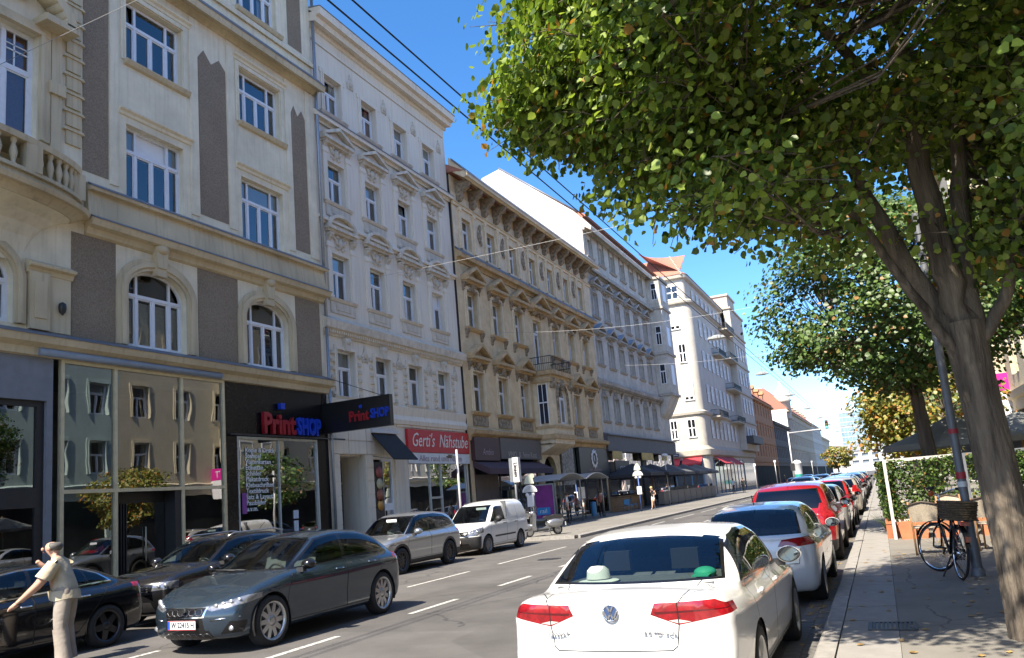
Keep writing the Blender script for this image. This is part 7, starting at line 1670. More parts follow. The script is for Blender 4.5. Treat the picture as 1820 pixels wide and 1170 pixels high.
# ------------------------------------------------------------------ people
def skin_col(n, c): return pm('skin_'+n, c, .55, .06, 8)
def person(name, label, loc, rz, J, bones, regions, mats, hair=None, group=None, sub=2, extra=None):
    """J: joint -> (f, l, z, radius); f forward, l to the left. bones: joint pairs; regions: bone -> material index"""
    root = empty(name, loc, rz); tag(root, label, 'person', group)
    names = list(J); P = {k: Vector((J[k][0], J[k][1], J[k][2])) for k in names}
    me = bpy.data.meshes.new('body'); me.from_pydata([P[k] for k in names], [(names.index(a), names.index(b)) for a, b in bones], [])
    ob = bpy.data.objects.new('body', me)
    md = ob.modifiers.new('s', 'SKIN'); md.use_smooth_shade = True; md.branch_smoothing = .4
    sv = me.skin_vertices[0].data
    for i, k in enumerate(names): r = J[k][3]; sv[i].radius = r if isinstance(r, tuple) else (r, r); sv[i].use_root = (k == 'pelvis')
    ss = ob.modifiers.new('u', 'SUBSURF'); ss.levels = sub; ss.render_levels = sub
    nm = bake(ob)
    nm.materials.clear()
    for m in mats: nm.materials.append(m)
    segs = [(P[a], P[b], regions.get((a, b), 0)) for a, b in bones]
    for f in nm.polygons:
        c = f.center; best = 9; mi = 0
        for a, b, r in segs:
            d = b-a; t = max(0, min(1, (c-a).dot(d)/max(1e-9, d.length_squared))); q = (c-(a+d*t)).length
            if q < best: best = q; mi = r(t) if callable(r) else r
        f.material_index = mi; f.use_smooth = True
    link('body', nm, root)
    if hair: hair(root, P)
    if extra: extra(root, P)
    return root
BONES = [('pelvis', 'spine'), ('spine', 'chest'), ('chest', 'neck'), ('neck', 'head'), ('head', 'top')]
for g in 'LR': BONES += [('chest', 'sh'+g), ('sh'+g, 'el'+g), ('el'+g, 'wr'+g), ('wr'+g, 'ha'+g), ('pelvis', 'hip'+g), ('hip'+g, 'kn'+g), ('kn'+g, 'an'+g), ('an'+g, 'toe'+g)]
for g in 'LR': BONES += [('ha'+g, 'f%d%s' % (k, g)) for k in range(4)]+[('wr'+g, 'th'+g)]
def pose(h=1.7, sex='m', **kw):
    k = h/1.75
    J = {'pelvis': (0, 0, .95, .135), 'spine': (0, 0, 1.14, .125), 'chest': (.0, 0, 1.36, .15), 'neck': (.01, 0, 1.49, .058), 'head': (.03, 0, 1.6, (.085, .1)), 'top': (.02, 0, 1.70, .07)}
    for g, s in (('L', 1), ('R', -1)):
        J.update({'sh'+g: (0, s*.18, 1.42, .065), 'el'+g: (-.02, s*.23, 1.14, .045), 'wr'+g: (.06, s*.23, .9, .03), 'ha'+g: (.08, s*.22, .82, .036),
                  'hip'+g: (0, s*.09, .9, .095), 'kn'+g: (.02, s*.1, .5, .065), 'an'+g: (-.02, s*.1, .09, .045), 'toe'+g: (.13, s*.11, .045, .042)})
    if sex == 'f':
        for n_, r in (('chest', .125), ('spine', .1), ('pelvis', .14)): J[n_] = J[n_][:3]+(r,)
        for g, s in (('L', 1), ('R', -1)): J['sh'+g] = (0, s*.155, 1.41, .052)
    J.update(kw)
    for g in 'LR':
        w, a = Vector(J['wr'+g][:3]), Vector(J['ha'+g][:3]); d = (a-w).normalized(); s = 1 if g == 'L' else -1
        n = d.cross(Vector((1, 0, 0))) if abs(d.x) < .8 else d.cross(Vector((0, 0, 1))); n.normalize()
        for q in range(4): e = a+d*(.075-.008*abs(q-1.4))+n*(q-1.5)*.022; J['f%d%s' % (q, g)] = (e.x, e.y, e.z, .010)
        t = w+d*.06-n*.045; J['th'+g] = (t.x, t.y, t.z, .012)
    return {a: (b[0]*k, b[1]*k, b[2]*k, b[3]) for a, b in J.items()}
def regs(top=1, leg=2, shoe=3, sleeve='short', shorts=False):
    R = {('pelvis', 'spine'): top, ('spine', 'chest'): top, ('chest', 'neck'): (lambda t: top if t < .75 else 0)}
    for g in 'LR':
        R[('chest', 'sh'+g)] = top; R[('sh'+g, 'el'+g)] = (top if sleeve != 'none' else 0) if sleeve == 'long' else (lambda t: (top if t < .72 else 0) if sleeve == 'short' else 0)
        R[('el'+g, 'wr'+g)] = top if sleeve == 'long' else 0
        R[('pelvis', 'hip'+g)] = leg; R[('hip'+g, 'kn'+g)] = (lambda t: leg if t < .45 else 0) if shorts else leg
        R[('kn'+g, 'an'+g)] = 0 if shorts else leg; R[('an'+g, 'toe'+g)] = shoe
    return R
def hair_cap(mat, length=0.0, bald=False, bun=False):
    def f(root, P):
        h = P['head']; t = P['top']; c = (h*.55+t*.45); m = MB()
        if bald:
            m.ball((c.x-.035, c.y, c.z-.02), .09, .1, .08, 16, 10); m.v = [(x if x < c.x+.01 else c.x+.01, y, min(z, c.z+.04)) for x, y, z in m.v]
        else:
            m.ball((c.x-.02, c.y, c.z+.015), .108, .1, .1, 14, 10)
            if length: m.ball((c.x-.06, c.y, c.z-.06-length*.5), .07, .085, .1+length*.5, 12, 8)
        m.build('hair', mat, root)
    return f
def face(root, P, skin):
    h = P['head']; m = MB(); m.ball((h.x+.108, h.y, h.z-.005), .02, .016, .026, 8, 6); m.build('nose', skin, root)
    for s in (-1, 1):
        m = MB(); m.ball((h.x-.005, h.y+s*.088, h.z+.0), .026, .012, .034, 8, 6); m.build('ear', skin, root)
        m = MB(); m.ball((h.x+.09, h.y+s*.034, h.z+.03), .01, .014, .008, 8, 6); m.build('eye', pm('eye_dark', (.03, .02, .02), .3, .1), root)
    m = MB(); m.ball((h.x+.093, h.y, h.z-.052), .008, .024, .006, 8, 6); m.build('mouth', pm('lip', (.32, .12, .1), .5, .1), root)
SK = skin_col('tan', (.5, .29, .2)); SK2 = skin_col('fair', (.58, .37, .27))
# man beside the black saloon
Jm = pose(1.75, pelvis=(.0, 0, .99, (.16, .175)), spine=(.035, 0, 1.17, (.165, .18)), chest=(.045, 0, 1.42, (.15, .18)), neck=(.13, 0, 1.555, .062), head=(.185, 0, 1.665, (.088, .105)), top=(.17, 0, 1.765, .07),
    shL=(.05, .2, 1.46, .078), elL=(.2, .28, 1.18, .058), wrL=(.43, .27, .96, .04), haL=(.51, .26, .89, .046), shR=(.09, -.2, 1.46, .078), elR=(.22, -.26, 1.2, .055), wrR=(.33, -.17, 1.38, .038), haR=(.38, -.13, 1.45, .045),
    hipL=(.0, .1, .95, .115), hipR=(0, -.1, .95, .115), knL=(.02, .11, .53, .085), knR=(.05, -.11, .53, .085), anL=(-.03, .12, .1, .062), anR=(.02, -.12, .1, .062), toeL=(.12, .13, .05, .045), toeR=(.17, -.13, .05, .045))
Mshirt = pm('cream_shirt', (.46, .4, .29), .85, .12, 5, bump=.6, bscale=16); Mtrou = pm('beige_trousers', (.3, .26, .22), .85, .12, 5, bump=.6, bscale=12); Mshoe = pm('dark_shoe', (.05, .04, .035), .6, .1)
def man_extra(root, P):
    face(root, P, SK)
    # shirt hem hanging just over the waistband
    m = MB(); n = 26; R_ = [(.93, .172, .19), (.98, .176, .193), (1.06, .178, .188)]
    V = [(.012+.02*(z-.93)/.13+a*math.cos(t), b*math.sin(t), z+(.012*math.sin(3*t+1) if i == 0 else 0)) for i, (z, a, b) in enumerate(R_) for t in (2*math.pi*k/n for k in range(n))]
    m.add(V, [(i*n+k, i*n+(k+1) % n, (i+1)*n+(k+1) % n, (i+1)*n+k) for i in range(2) for k in range(n)], True); m.build('shirt_hem', Mshirt, root)
    for g in 'LR':
        a, b = P['sh'+g], P['el'+g]; d = b-a; q = MB(); q.tube([a, a+d*.4, a+d*.75], [.082, .09, .098], 14, cap=False); q.build('sleeve', Mshirt, root)
        a, b = P['kn'+g], P['an'+g]; q = MB(); q.tube([a, a+(b-a)*.6, b+Vector((0, 0, -.02))], [.088, .088, .1], 14, cap=False); q.build('trouser_leg', Mtrou, root)
    w = P['wrL']; MB().tube([w+Vector((-.015, 0, .015)), w+Vector((.02, 0, -.015))], .036, 12).build('wrist_watch', M_black, root)
person('person', 'balding man in cream shirt and beige trousers reaching towards the black saloon', (-11.0, 7.98, 0), math.atan2(-.5, -.87), Jm, BONES, regs(), [SK, Mshirt, Mtrou, Mshoe], hair_cap(pm('grey_hair', (.09, .085, .08), .7, .2, 20), bald=True), extra=man_extra).scale = (1.16, 1.16, 1.0)
# pedestrians
Mblk = pm('black_cloth', (.02, .02, .022), .85, .2, 6); Mwht = pm('white_cloth', (.6, .6, .56), .85, .08, 6); Mdenim = pm('dark_denim', (.03, .04, .06), .85, .2, 8); Mpink = pm('pink_cloth', (.42, .16, .13), .85, .1, 6); Mblue = pm('pale_blue_cloth', (.32, .4, .46), .85, .1, 6)
Jw = pose(1.68, 'f', chest=(.05, 0, 1.36, .12), neck=(.1, 0, 1.48, .05), head=(.15, 0, 1.59, (.082, .095)), top=(.13, 0, 1.69, .068), hipL=(0, .09, .9, .1), knL=(.14, .09, .52, .06), anL=(.0, .09, .12, .04), toeL=(.12, .1, .07, .04), knR=(.02, -.1, .5, .06), anR=(.1, -.1, .09, .04), toeR=(.24, -.1, .05, .04), elL=(-.1, .2, 1.16, .038), wrL=(.1, .18, 1.1, .028), haL=(.16, .17, 1.12, .032), elR=(-.14, -.2, 1.18, .038), wrR=(-.2, -.2, .98, .028), haR=(-.2, -.2, .9, .032))
person('person', 'fair-haired woman in black top and white shorts walking by the bus stop', (-15.2, 56.8, .13), math.radians(250), Jw, BONES, regs(sleeve='none', shorts=True), [SK2, Mblk, Mwht, Mwht], hair_cap(pm('blond_hair', (.5, .36, .16), .6, .15, 20), .05), sub=1)
person('person', 'person in pale shirt and dark trousers waiting in the bus shelter', (-16.0, 41.5, .13), math.radians(20), pose(1.74, elL=(.1, .24, 1.18, .045), wrL=(.28, .15, 1.22, .03), haL=(.35, .1, 1.25, .036)), BONES, regs(), [SK, Mwht, Mblk, Mshoe], hair_cap(pm('brown_hair', (.05, .03, .02), .7, .2, 20)), sub=1)
person('person', 'person in pink top and black trousers at the far end of the shelter', (-17.0, 50.2, .13), math.radians(-60), pose(1.66, 'f', elL=(.05, .2, 1.15, .04), wrL=(.2, .1, 1.2, .028), haL=(.25, .05, 1.24, .032)), BONES, regs(), [SK2, Mpink, Mblk, Mshoe], hair_cap(MATS['brown_hair'], .08), sub=1)
person('person', 'dark-dressed person leaning inside the bus shelter', (-17.5, 45.6, .13), math.radians(-90), pose(1.72), BONES, regs(sleeve='long'), [SK, Mdenim, Mdenim, Mshoe], hair_cap(MATS['brown_hair']), sub=1)
person('person', 'pedestrian in pale blue shirt far down the left pavement', (-15.9, 96, .13), math.radians(-95), pose(1.78, knL=(.12, .1, .5, .065), anL=(.12, .1, .09, .045), toeL=(.26, .1, .05, .042)), BONES, regs(), [SK, Mblue, Mdenim, Mshoe], hair_cap(MATS['brown_hair']), sub=1)
person('person', 'pedestrian in dark clothes beside the pale blue shirted one', (-15.0, 97.5, .13), math.radians(85), pose(1.74), BONES, regs(sleeve='long'), [SK, Mblk, Mblk, Mshoe], hair_cap(MATS['brown_hair']), sub=1)
# ------------------------------------------------------------------ wires and hanging lamps
M_wire = pm('black_cable', (.012, .012, .014), .6, .1); M_wirel = pm('steel_wire', (.4, .4, .4), .5, .1, metallic=.4)
def sag_tube(a, b, sag, r, n=14):
    a, b = Vector(a), Vector(b); return MB().tube([a+(b-a)*(k/n)-Vector((0, 0, sag*4*(k/n)*(1-k/n))) for k in range(n+1)], r, 5)
for k, (x, z) in enumerate(((-9.0, 12.34), (-8.85, 12.68))):
    o = sag_tube((x, -12, z), (x, 300, z+.2), .0, .022, 30).build('overhead_cable', M_wire); tag(o, 'upper black cable strung along the street' if k else 'lower black cable strung along the street carrying the lamps', 'cable')
for k, (y, z, zc, lb) in enumerate(((12.1, 14.2, 14.2, 'pale span wire crossing in front of the cream house'), (28.8, 12.1, 11.9, 'pale span wire crossing from the pale grey house'), (42.2, 11.7, 10.5, 'pale span wire crossing from the ochre house'), (60.0, 11.8, 10.6, 'pale span wire crossing from the weathered grey house'))):
    P = [Vector((-19.6+25.7*t, y, z+(zc-z)*4*t*(1-t)*.9)) for t in (i/16 for i in range(17))]
    tag(MB().tube(P, .008, 5).build('span_wire', M_wirel), lb, 'wire')
M_lampg = pm('lamp_grey', (.3, .32, .33), .45, .1, 5); M_lampl = pm('lamp_lens', (.55, .56, .56), .3, .05)
lampm = None
for k, (y, z) in enumerate(((55.2, 12.1), (78.8, 12.1), (105, 12.2), (132, 12.3), (160, 12.4), (189, 12.5), (229, 12.6))):
    e = empty('street_lamp', (-9.0, y, z-.55)); tag(e, ('nearest', 'second nearest', 'third', 'fourth', 'fifth', 'sixth', 'farthest')[k]+' of the grey lamps hanging in a row over the street', 'lamp', 'lamps hung over the street')
    if lampm is None:
        a = MB(); a.prism([(-.62, 0), (-.5, .16), (.5, .16), (.62, 0)], -.3, .3, 'y'); a.ball((0, 0, .14), .42, .2, .14, 14, 8)
        lampm = (a.mesh('lamp_housing', M_lampg), MB().ball((0, 0, .0), .5, .24, .1, 14, 8).mesh('lamp_glass', M_lampl), MB().tube([(0, 0, .2), (0, 0, .62)], .02, 6).mesh('hanger', M_wire))
    for nm, me in zip(('lamp_housing', 'lamp_glass', 'hanger'), lampm): link(nm, me, e)
# ------------------------------------------------------------------ right pavement: lamp pole, bicycle, chairs, planter screen, parasol
M_pole = pm('pole_grey', (.16, .17, .19), .5, .12, 6, metallic=.3)
e = empty('lamp_pole', (1.08, 13.65, .13)); tag(e, 'dark grey metal pole with red stickers beside the bicycle', 'pole')
MB().lathe([(.075, 0), (.075, .5), (.062, .55), (.055, 5.6)], n=14).build('shaft', M_pole, e)
M_redst = pm('red_sticker', (.4, .03, .05), .5, .1)
for (z, h) in ((1.42, .1), (2.1, .07)): MB().lathe([(.068, z), (.068, z+h)], n=14).build('sticker', M_redst, e)
MB().lathe([(.0685, 1.3), (.0685, 1.38)], n=14).build('sticker', M_plate, e)
MB().lathe([(.1, 0), (.1, .08), (.08, .12)], n=14).build('foot', M_pole, e)
def bicycle(name, label, loc, rz, lean, col, steer=.5):
    root = empty(name, loc, rz); root.rotation_euler = (lean, 0, rz); tag(root, label, 'bicycle'); R = .34
    def wheel(x, parent, yaw=0):
        w = MB().lathe([(R-.02, -.018), (R, 0), (R-.02, .018), (R-.035, 0), (R-.02, -.018)], n=36, axis='y').build('wheel', M_rub, parent); w.location = (x, 0, R); w.rotation_euler = (0, 0, yaw)
        MB().lathe([(R-.035, -.012), (R-.05, 0), (R-.035, .012)], n=36, axis='y').build('rim', M_chrome, w)
        m = MB()
        for k in range(24): a = 2*math.pi*k/24; m.tube([(.02*math.cos(a+.6), .02*(-1)**k, .02*math.sin(a+.6)), ((R-.045)*math.cos(a), 0, (R-.045)*math.sin(a))], .0014, 3, cap=False)
        m.tube([(0, -.05, 0), (0, .05, 0)], .02, 8); m.build('spokes', M_chrome, w)
        f = MB(); P = [((R+.025)*math.cos(a), (R+.025)*math.sin(a)) for a in (math.pi*(.12+.8*k/14) for k in range(15))]
        for (p, q) in zip(P[:-1], P[1:]): f.quad((p[0], -.028, p[1]), (p[0], .028, p[1]), (q[0], .028, q[1]), (q[0], -.028, q[1]))
        f.build('mudguard', M_gloss, w); return w
    wheel(-.53, root); wheel(.55, root, steer)
    m = MB(); bb = (-.08, 0, .3); st = (-.2, 0, .82); hd = (.36, 0, .86); hb = (.41, 0, .68)
    for a, b, r in ((bb, st, .017), (bb, hb, .02), (st, hb, .016), (hd, hb, .02), ((-.53, .05, R), bb, .011), ((-.53, -.05, R), bb, .011), ((-.53, .05, R), st, .01), ((-.53, -.05, R), st, .01), (hb, (.5, .05, .55), .013), (hb, (.5, -.05, .55), .013), ((.5, .05, .55), (.55, .05, R), .011), ((.5, -.05, .55), (.55, -.05, R), .011)): m.tube([a, b], r, 8)
    m.build('frame', col, root)
    m = MB(); m.tube([hd, (.33, 0, 1.06)], .013, 8); c_, s_ = math.cos(steer), math.sin(steer)
    hbp = [(-.16, .3, 1.16), (-.02, .26, 1.15), (.04, .1, 1.08), (.03, 0, 1.06), (.04, -.1, 1.08), (-.02, -.26, 1.15), (-.16, -.3, 1.16)]
    hbp = [(.33+a*c_-b*s_, a*s_+b*c_, z) for a, b, z in hbp]; m.tube(hbp, .012, 8); m.build('handlebar', M_chrome, root)
    for i in (0, -1): d = Vector(hbp[1 if i == 0 else -2])-Vector(hbp[i]); MB().tube([Vector(hbp[i])+d*-.2, Vector(hbp[i])+d*.75], .019, 8).build('grip', M_rub, root)
    m = MB(); m.prism([(-.36, .93), (-.33, .965), (-.05, .955), (-.02, .935), (-.2, .9)], -.045, .045, 'y'); m.ball((-.29, 0, .94), .1, .1, .035, 12, 8); m.tube([st, (-.22, 0, .92)], .014, 8); m.build('saddle', M_gloss, root)
    m = MB(); m.lathe([(.095, -.012), (.095, .012)], (-.08, -.05, .3), 18, 'y'); m.tube([(-.08, -.09, .3), (.06, -.09, .22)], .01, 6); m.tube([(-.08, .09, .3), (-.22, .09, .38)], .01, 6); m.box(.02, .12, -.2, -.09, .21, .23); m.box(-.26, -.16, .09, .2, .37, .39); m.build('crankset', M_trim, root)
    m = MB(); m.prism([(-.5, R-.05), (-.5, R+.05), (-.04, .41), (.04, .36), (.04, .25), (-.04, .2)], -.07, -.045, 'y'); m.build('chain_guard', M_gloss, root)
    m = MB()
    for s in (-1, 1): m.tube([(-.22, s*.06, .76), (-.78, s*.08, .76)], .008, 6); m.tube([(-.53, s*.07, R), (-.62, s*.08, .76)], .007, 6)
    for k in range(4): m.tube([(-.35-k*.13, -.07, .76), (-.35-k*.13, .07, .76)], .006, 6)
    m.build('carrier', M_trim, root)
    M_wick = pm('wicker', (.12, .085, .05), .85, .35, 30, bump=.8, bscale=60); bk = MB(); z0 = .775
    for i, z in enumerate([z0+k*.03 for k in range(8)]):
        e_ = .004 if i % 2 else 0; s = 1+.12*i/7; X0, X1, Y0 = -.5-.2*s+e_, -.5+.2*s-e_, .16*s-e_
        for a, b in (((X0, -Y0), (X1, -Y0)), ((X1, -Y0), (X1, Y0)), ((X1, Y0), (X0, Y0)), ((X0, Y0), (X0, -Y0))): bk.tube([(a[0], a[1], z), (b[0], b[1], z)], .0165, 6)
    bk.box(-.68, -.32, -.14, .14, z0-.012, z0); o = bk.build('basket', M_wick, root)
    MB().box(-.62, -.4, -.1, .06, z0, z0+.16).build('bag', pm('bag_cloth', (.35, .36, .4), .8, .3, 8), o)
    MB().box(-.81, -.785, -.055, .055, .7, .75).build('rear_lamp', M_tail, root); MB().box(-.9, -.88, -.03, .03, .5, .57).build('reflector', M_tail, root)
    for s in (-1, 1): MB().tube([(-.1, 0, .27), (-.22, s*.14, .01)], .011, 6).build('stand_leg', M_trim, root)
    MB().lathe([(.001, .02), (.035, .02), (.04, 0), (.035, -.02), (.001, -.02)], hbp[2], 12, 'x').build('bell', pm('orange_plastic', (.6, .12, .02), .4, .1), root)
    return root
bicycle('bicycle', 'dark city bicycle with wicker rear basket leaning by the grey pole', (.72, 13.75, .13), math.radians(101), .1, M_gloss, .6).scale = (1.1, 1.1, 1.12)
M_wood = pm('chair_wood', (.32, .17, .07), .55, .2, 6); M_rat = pm('rattan_weave', (.4, .34, .26), .75, .25, 60, bump=.5, bscale=90); M_brn = pm('chair_dark', (.06, .04, .03), .5, .2, 6)
def bistro_chair(label, loc, rz):
    root = empty('bistro_chair', loc, rz); root.scale = (1.2, 1.15, 1.1); tag(root, label, 'chair', 'rattan chairs of the pavement cafe')
    for sx in (-1, 1):
        MB().tube([(sx*.21, -.2, 0), (sx*.19, -.18, .45), (sx*.2, -.16, .66)], .015, 8).build('leg', M_wood, root)
        MB().tube([(sx*.19, .2, 0), (sx*.19, .19, .45), (sx*.2, .26, .9)], .015, 8).build('leg', M_wood, root)
        MB().tube([(sx*.2, -.16, .66), (sx*.24, .05, .67), (sx*.2, .22, .7)], .014, 8).build('armrest', M_brn, root)
    MB().lathe([(.001, .44), (.23, .44), (.235, .46), (.22, .475), (.001, .47)], n=22).build('seat', M_rat, root)
    m = MB(); n = 10; P = [(.21*math.sin(t), .2+.08*math.cos(t)) for t in (-1.2+2.4*k/n for k in range(n+1))]
    m.add([(x, y-.02, .56) for x, y in P]+[(x*1.05, y+.05, .9-.06*abs(k-n/2)/(n/2)) for k, (x, y) in enumerate(P)], [(k, k+1, n+2+k, n+1+k) for k in range(n)], True); m.build('backrest', M_rat, root)
    MB().tube([(x*1.05, y+.05, .9-.06*abs(k-n/2)/(n/2)) for k, (x, y) in enumerate(P)], .016, 8).build('back_rim', M_brn, root)
    return root
bistro_chair('rattan chair right behind the bicycle', (.66, 17.1, .13), math.radians(170)); bistro_chair('rattan chair beside the big trunk, right of the pole', (1.75, 17.3, .13), math.radians(160)); bistro_chair('rattan chair at the far side of the cafe table', (1.3, 18.9, .13), math.radians(20))
e = empty('cafe_table', (1.25, 17.95, .13)); tag(e, 'small square cafe table with steel foot between rattan chairs', 'table')
MB().box(-.35, .35, -.35, .35, .71, .735).build('table_top', pm('table_top', (.45, .44, .42), .4, .1), e); MB().lathe([(.03, .02), (.03, .71)], n=12).build('stem', M_steel, e); MB().lathe([(.001, 0), (.24, 0), (.22, .025), (.03, .03)], n=20).build('foot', M_black, e)
# planter screen: white frames, terracotta boxes, ivy
M_terra = pm('terracotta', (.42, .15, .07), .8, .15, 5, bump=.2); M_wframe = pm('white_frame', (.5, .48, .45), .5, .06, 5)
def screen(label, x, y, ln, rz, seed, fm=None):
    fm = fm or M_wframe
    root = empty('planter_screen', (x, y, .13), rz); tag(root, label, 'planter', 'planted screens round the pavement cafe'); rng = np.random.default_rng(seed)
    for p in (0, ln): MB().box(p-.035, p+.035, -.035, .035, 0, 1.85).build('post', fm, root)
    MB().box(.035, ln-.035, -.03, .03, 1.78, 1.85).build('rail', fm, root); MB().box(.035, ln-.035, -.03, .03, .4, .45).build('rail', fm, root)
    n = max(1, int(ln/.75))
    for k in range(n):
        a, b = .08+k*(ln-.1)/n, .02+(k+1)*(ln-.1)/n
        m = MB(); m.prism([(a+.05, 0), (b-.05, 0), (b, .34), (b+.012, .34), (b+.012, .4), (a-.012, .4), (a-.012, .34), (a, .34)], -.17, .17, 'y'); m.build('planter_box', M_terra, root)
    N = int(ln*2600); C = np.stack([rng.uniform(.05, ln-.05, N), rng.normal(0, .09, N), .4+1.42*rng.uniform(0, 1, N)**.85], 1)
    keep = (np.sin(C[:, 0]*5.1+1)*np.sin(C[:, 2]*4.3)+rng.uniform(-.7, .7, N)) > -.55; leaves('ivy', C[keep], .06, M_hedge, root, rng, tilt=1.4)
    m = MB()
    for k in range(int(ln*7)):
        u = rng.uniform(.1, ln-.1); m.tube([(u, 0, .38), (u+rng.normal(0, .1), rng.normal(0, .05), 1.0), (u+rng.normal(0, .2), rng.normal(0, .08), 1.75)], .005, 4, cap=False)
    m.build('stems', M_bark2, root)['kind'] = 'stuff'
screen('ivy screen facing the viewer behind the bicycle', .1, 20.75, 1.5, 0, 31); screen('ivy screen behind the big trunk at right', 1.75, 20.75, 1.9, 0, 32, M_pole)
screen('long ivy screen running away along the parked cars', .1, 20.9, 4.2, math.pi/2, 33, M_pole)
e = empty('potted_grass', (-.02, 22.3, .13)); tag(e, 'dark spiky grass tuft at the foot of the ivy screen', 'plant'); rng = np.random.default_rng(5); m = MB()
for k in range(70):
    a = rng.uniform(0, 6.28); r = rng.uniform(.15, .5); m.tube([(0, 0, 0), (r*.35*math.cos(a), r*.35*math.sin(a), .3), (r*math.cos(a), r*math.sin(a), rng.uniform(.25, .6))], [.008, .006, .001], 3, cap=False)
m.build('blades', pm('grass_dark', (.03, .05, .025), .7, .3), e)['kind'] = 'stuff'
def parasol(name, label, loc, half, zr, zt, mat, n=8, post=.025, rz=.2, valance=.14, group=None):
    root = empty(name, loc, rz); tag(root, label, 'parasol', group); m = MB(); A = [2*math.pi*(k+.5)/n for k in range(n)]
    R1 = [(half*math.cos(a), half*math.sin(a), zr) for a in A]; R0 = [(.12*math.cos(a), .12*math.sin(a), zt) for a in A]; RM = [(half*.55*math.cos(a), half*.55*math.sin(a), zr+(zt-zr)*.42) for a in A]; RV = [(x*1.005, y*1.005, z-valance) for x, y, z in R1]
    for k in range(n):
        j = (k+1) % n; m.add([R0[k], R0[j], RM[j], RM[k]], [(0, 3, 2, 1)]); m.add([RM[k], RM[j], R1[j], R1[k]], [(0, 3, 2, 1)]); m.add([R1[k], R1[j], RV[j], RV[k]], [(0, 3, 2, 1)])
    m.add(R0, [tuple(range(n))]); m.build('canopy', mat, root)
    MB().tube([(0, 0, 0), (0, 0, zt+.08)], post, 10).build('pole', M_wood if post > .02 else M_steel, root)
    for a in A: MB().tube([(0, 0, zt-.05), (half*.96*math.cos(a), half*.96*math.sin(a), zr+.0)], .01, 5).build('rib', M_wood, root)
    MB().lathe([(.001, 0), (.3, 0), (.28, .06), (.05, .09)], n=16).build('foot', M_black, root); return root
M_para = pm('grey_canvas', (.24, .25, .24), .85, .08, 5, trans=.25)
parasol('parasol', 'grey canvas parasol over the cafe behind the planter screen', (1.85, 24.0, .13), 1.75, 2.2, 2.85, M_para, rz=.15)
parasol('parasol', 'second grey parasol farther back at the right edge', (3.9, 27.5, .13), 1.8, 2.3, 2.95, M_para, rz=.3)
# ------------------------------------------------------------------ left pavement: poles, bus stop, terrace
M_polew = pm('pole_galvanised', (.5, .5, .5), .45, .08, 5, metallic=.3)
e = empty('sign_post', (-14.95, 27.3, .13)); tag(e, 'slim pale post with small dark camera beside the white van', 'post'); MB().tube([(0, 0, 0), (0, 0, 3.75)], .045, 10).build('shaft', M_polew, e)
m = MB(); m.ball((-.12, -.35, 3.5), .08, .26, .08, 12, 8); m.box(-.1, -.06, -.2, .0, 3.45, 3.5); m.build('camera_housing', M_black, e)
e = empty('shop_pylon', (-15.05, 32.8, .13)); tag(e, 'tall white pylon sign with black script on a steel pole', 'sign'); MB().tube([(0, 0, 0), (0, 0, 3.5)], .05, 10).build('pole', M_steel, e); MB().box(-.02, .27, -.12, .12, 2.38, 3.5).build('sign_box', pm('sign_box_white', (.62, .62, .62), .5, .05), e); MB().box(-.2, -.02, -.1, .1, 2.4, 3.48).build('sign_back', M_steel, e)
o = text('sign_lettering', 'Linsen', .26, M_platet, e, (.125, -.13, 2.94), bold=.006); o.rotation_euler = (0, math.pi/2, 0)
def stop_sign(label, loc, rz, h=3.3, blue=True):
    e = empty('stop_sign', loc, rz); tag(e, label, 'sign', 'tram stop signs'); MB().tube([(0, 0, 0), (0, 0, h-.9)], .04, 10).build('pole', pm('stop_blue', (.05, .1, .3), .5, .1) if blue else M_steel, e)
    P = arc_pts(0, h-.85, .36, 0, math.pi, 16, .36); MB().prism(P, -.03, .03, 'y').build('half_disc', M_plate, e)
    MB().prism([(-.24, h-.45), (.24, h-.45), (.19, h-.2), (.06, h), (-.06, h), (-.19, h-.2)], -.035, .035, 'y').build('cap_panel', pm('stop_cap', (.6, .64, .5), .5, .06), e)
    MB().prism(arc_pts(0, h-.85, .3, 0, math.pi, 14, .3), -.034, -.031, 'y').build('disc_field', pm('stop_text_field', (.5, .52, .52), .5, .2, 16), e)
    for s in (-1, 1): MB().lathe([(.001, -.04), (.09, -.04), (.09, .04)], (s*.14, 0, h-.97), 14, 'y').build('line_disc', M_plate, e)
    MB().box(-.16, .16, -.05, .05, 1.2, 1.75).build('timetable', M_plate, e); return e
stop_sign('tram stop sign left of the bus shelter, behind the scooter', (-15.6, 35.6, .13), .35, 2.75, False); stop_sign('tall tram stop sign with blue pole beside the walking woman', (-15.5, 54.5, .13), .3, 3.35)
# bus shelter
e = empty('bus_shelter', (-17.1, 41.2, .13)); tag(e, 'glass bus shelter with curved roof and purple poster panel', 'shelter')
for y in (0.1, 4.2, 8.3):
    MB().tube([(.55, y, 0), (.55, y, 2.35), (.5, y, 2.5), (-.8, y, 2.45)], .045, 10).build('post', M_steel, e); MB().tube([(-.75, y, 0), (-.75, y, 2.4)], .04, 8).build('post', M_steel, e)
for y0 in (-.3, 4.2):
    m = MB(); n = 12; y1 = y0+4.3; A = [(y0+(y1-y0)*k/n, 2.5+.34*math.sin(math.pi*k/n)) for k in range(n+1)]
    for (a, b) in zip(A[:-1], A[1:]): m.add([(-1.0, a[0], a[1]), (1.0, a[0], a[1]), (1.0, b[0], b[1]), (-1.0, b[0], b[1]), (-1.0, a[0], a[1]-.05), (1.0, a[0], a[1]-.05), (1.0, b[0], b[1]-.05), (-1.0, b[0], b[1]-.05)], [(0, 1, 2, 3), (7, 6, 5, 4), (0, 4, 5, 1), (3, 2, 6, 7), (1, 5, 6, 2), (0, 3, 7, 4)])
    m.build('roof', pm('shelter_roof', (.32, .34, .36), .35, .1, 4), e)
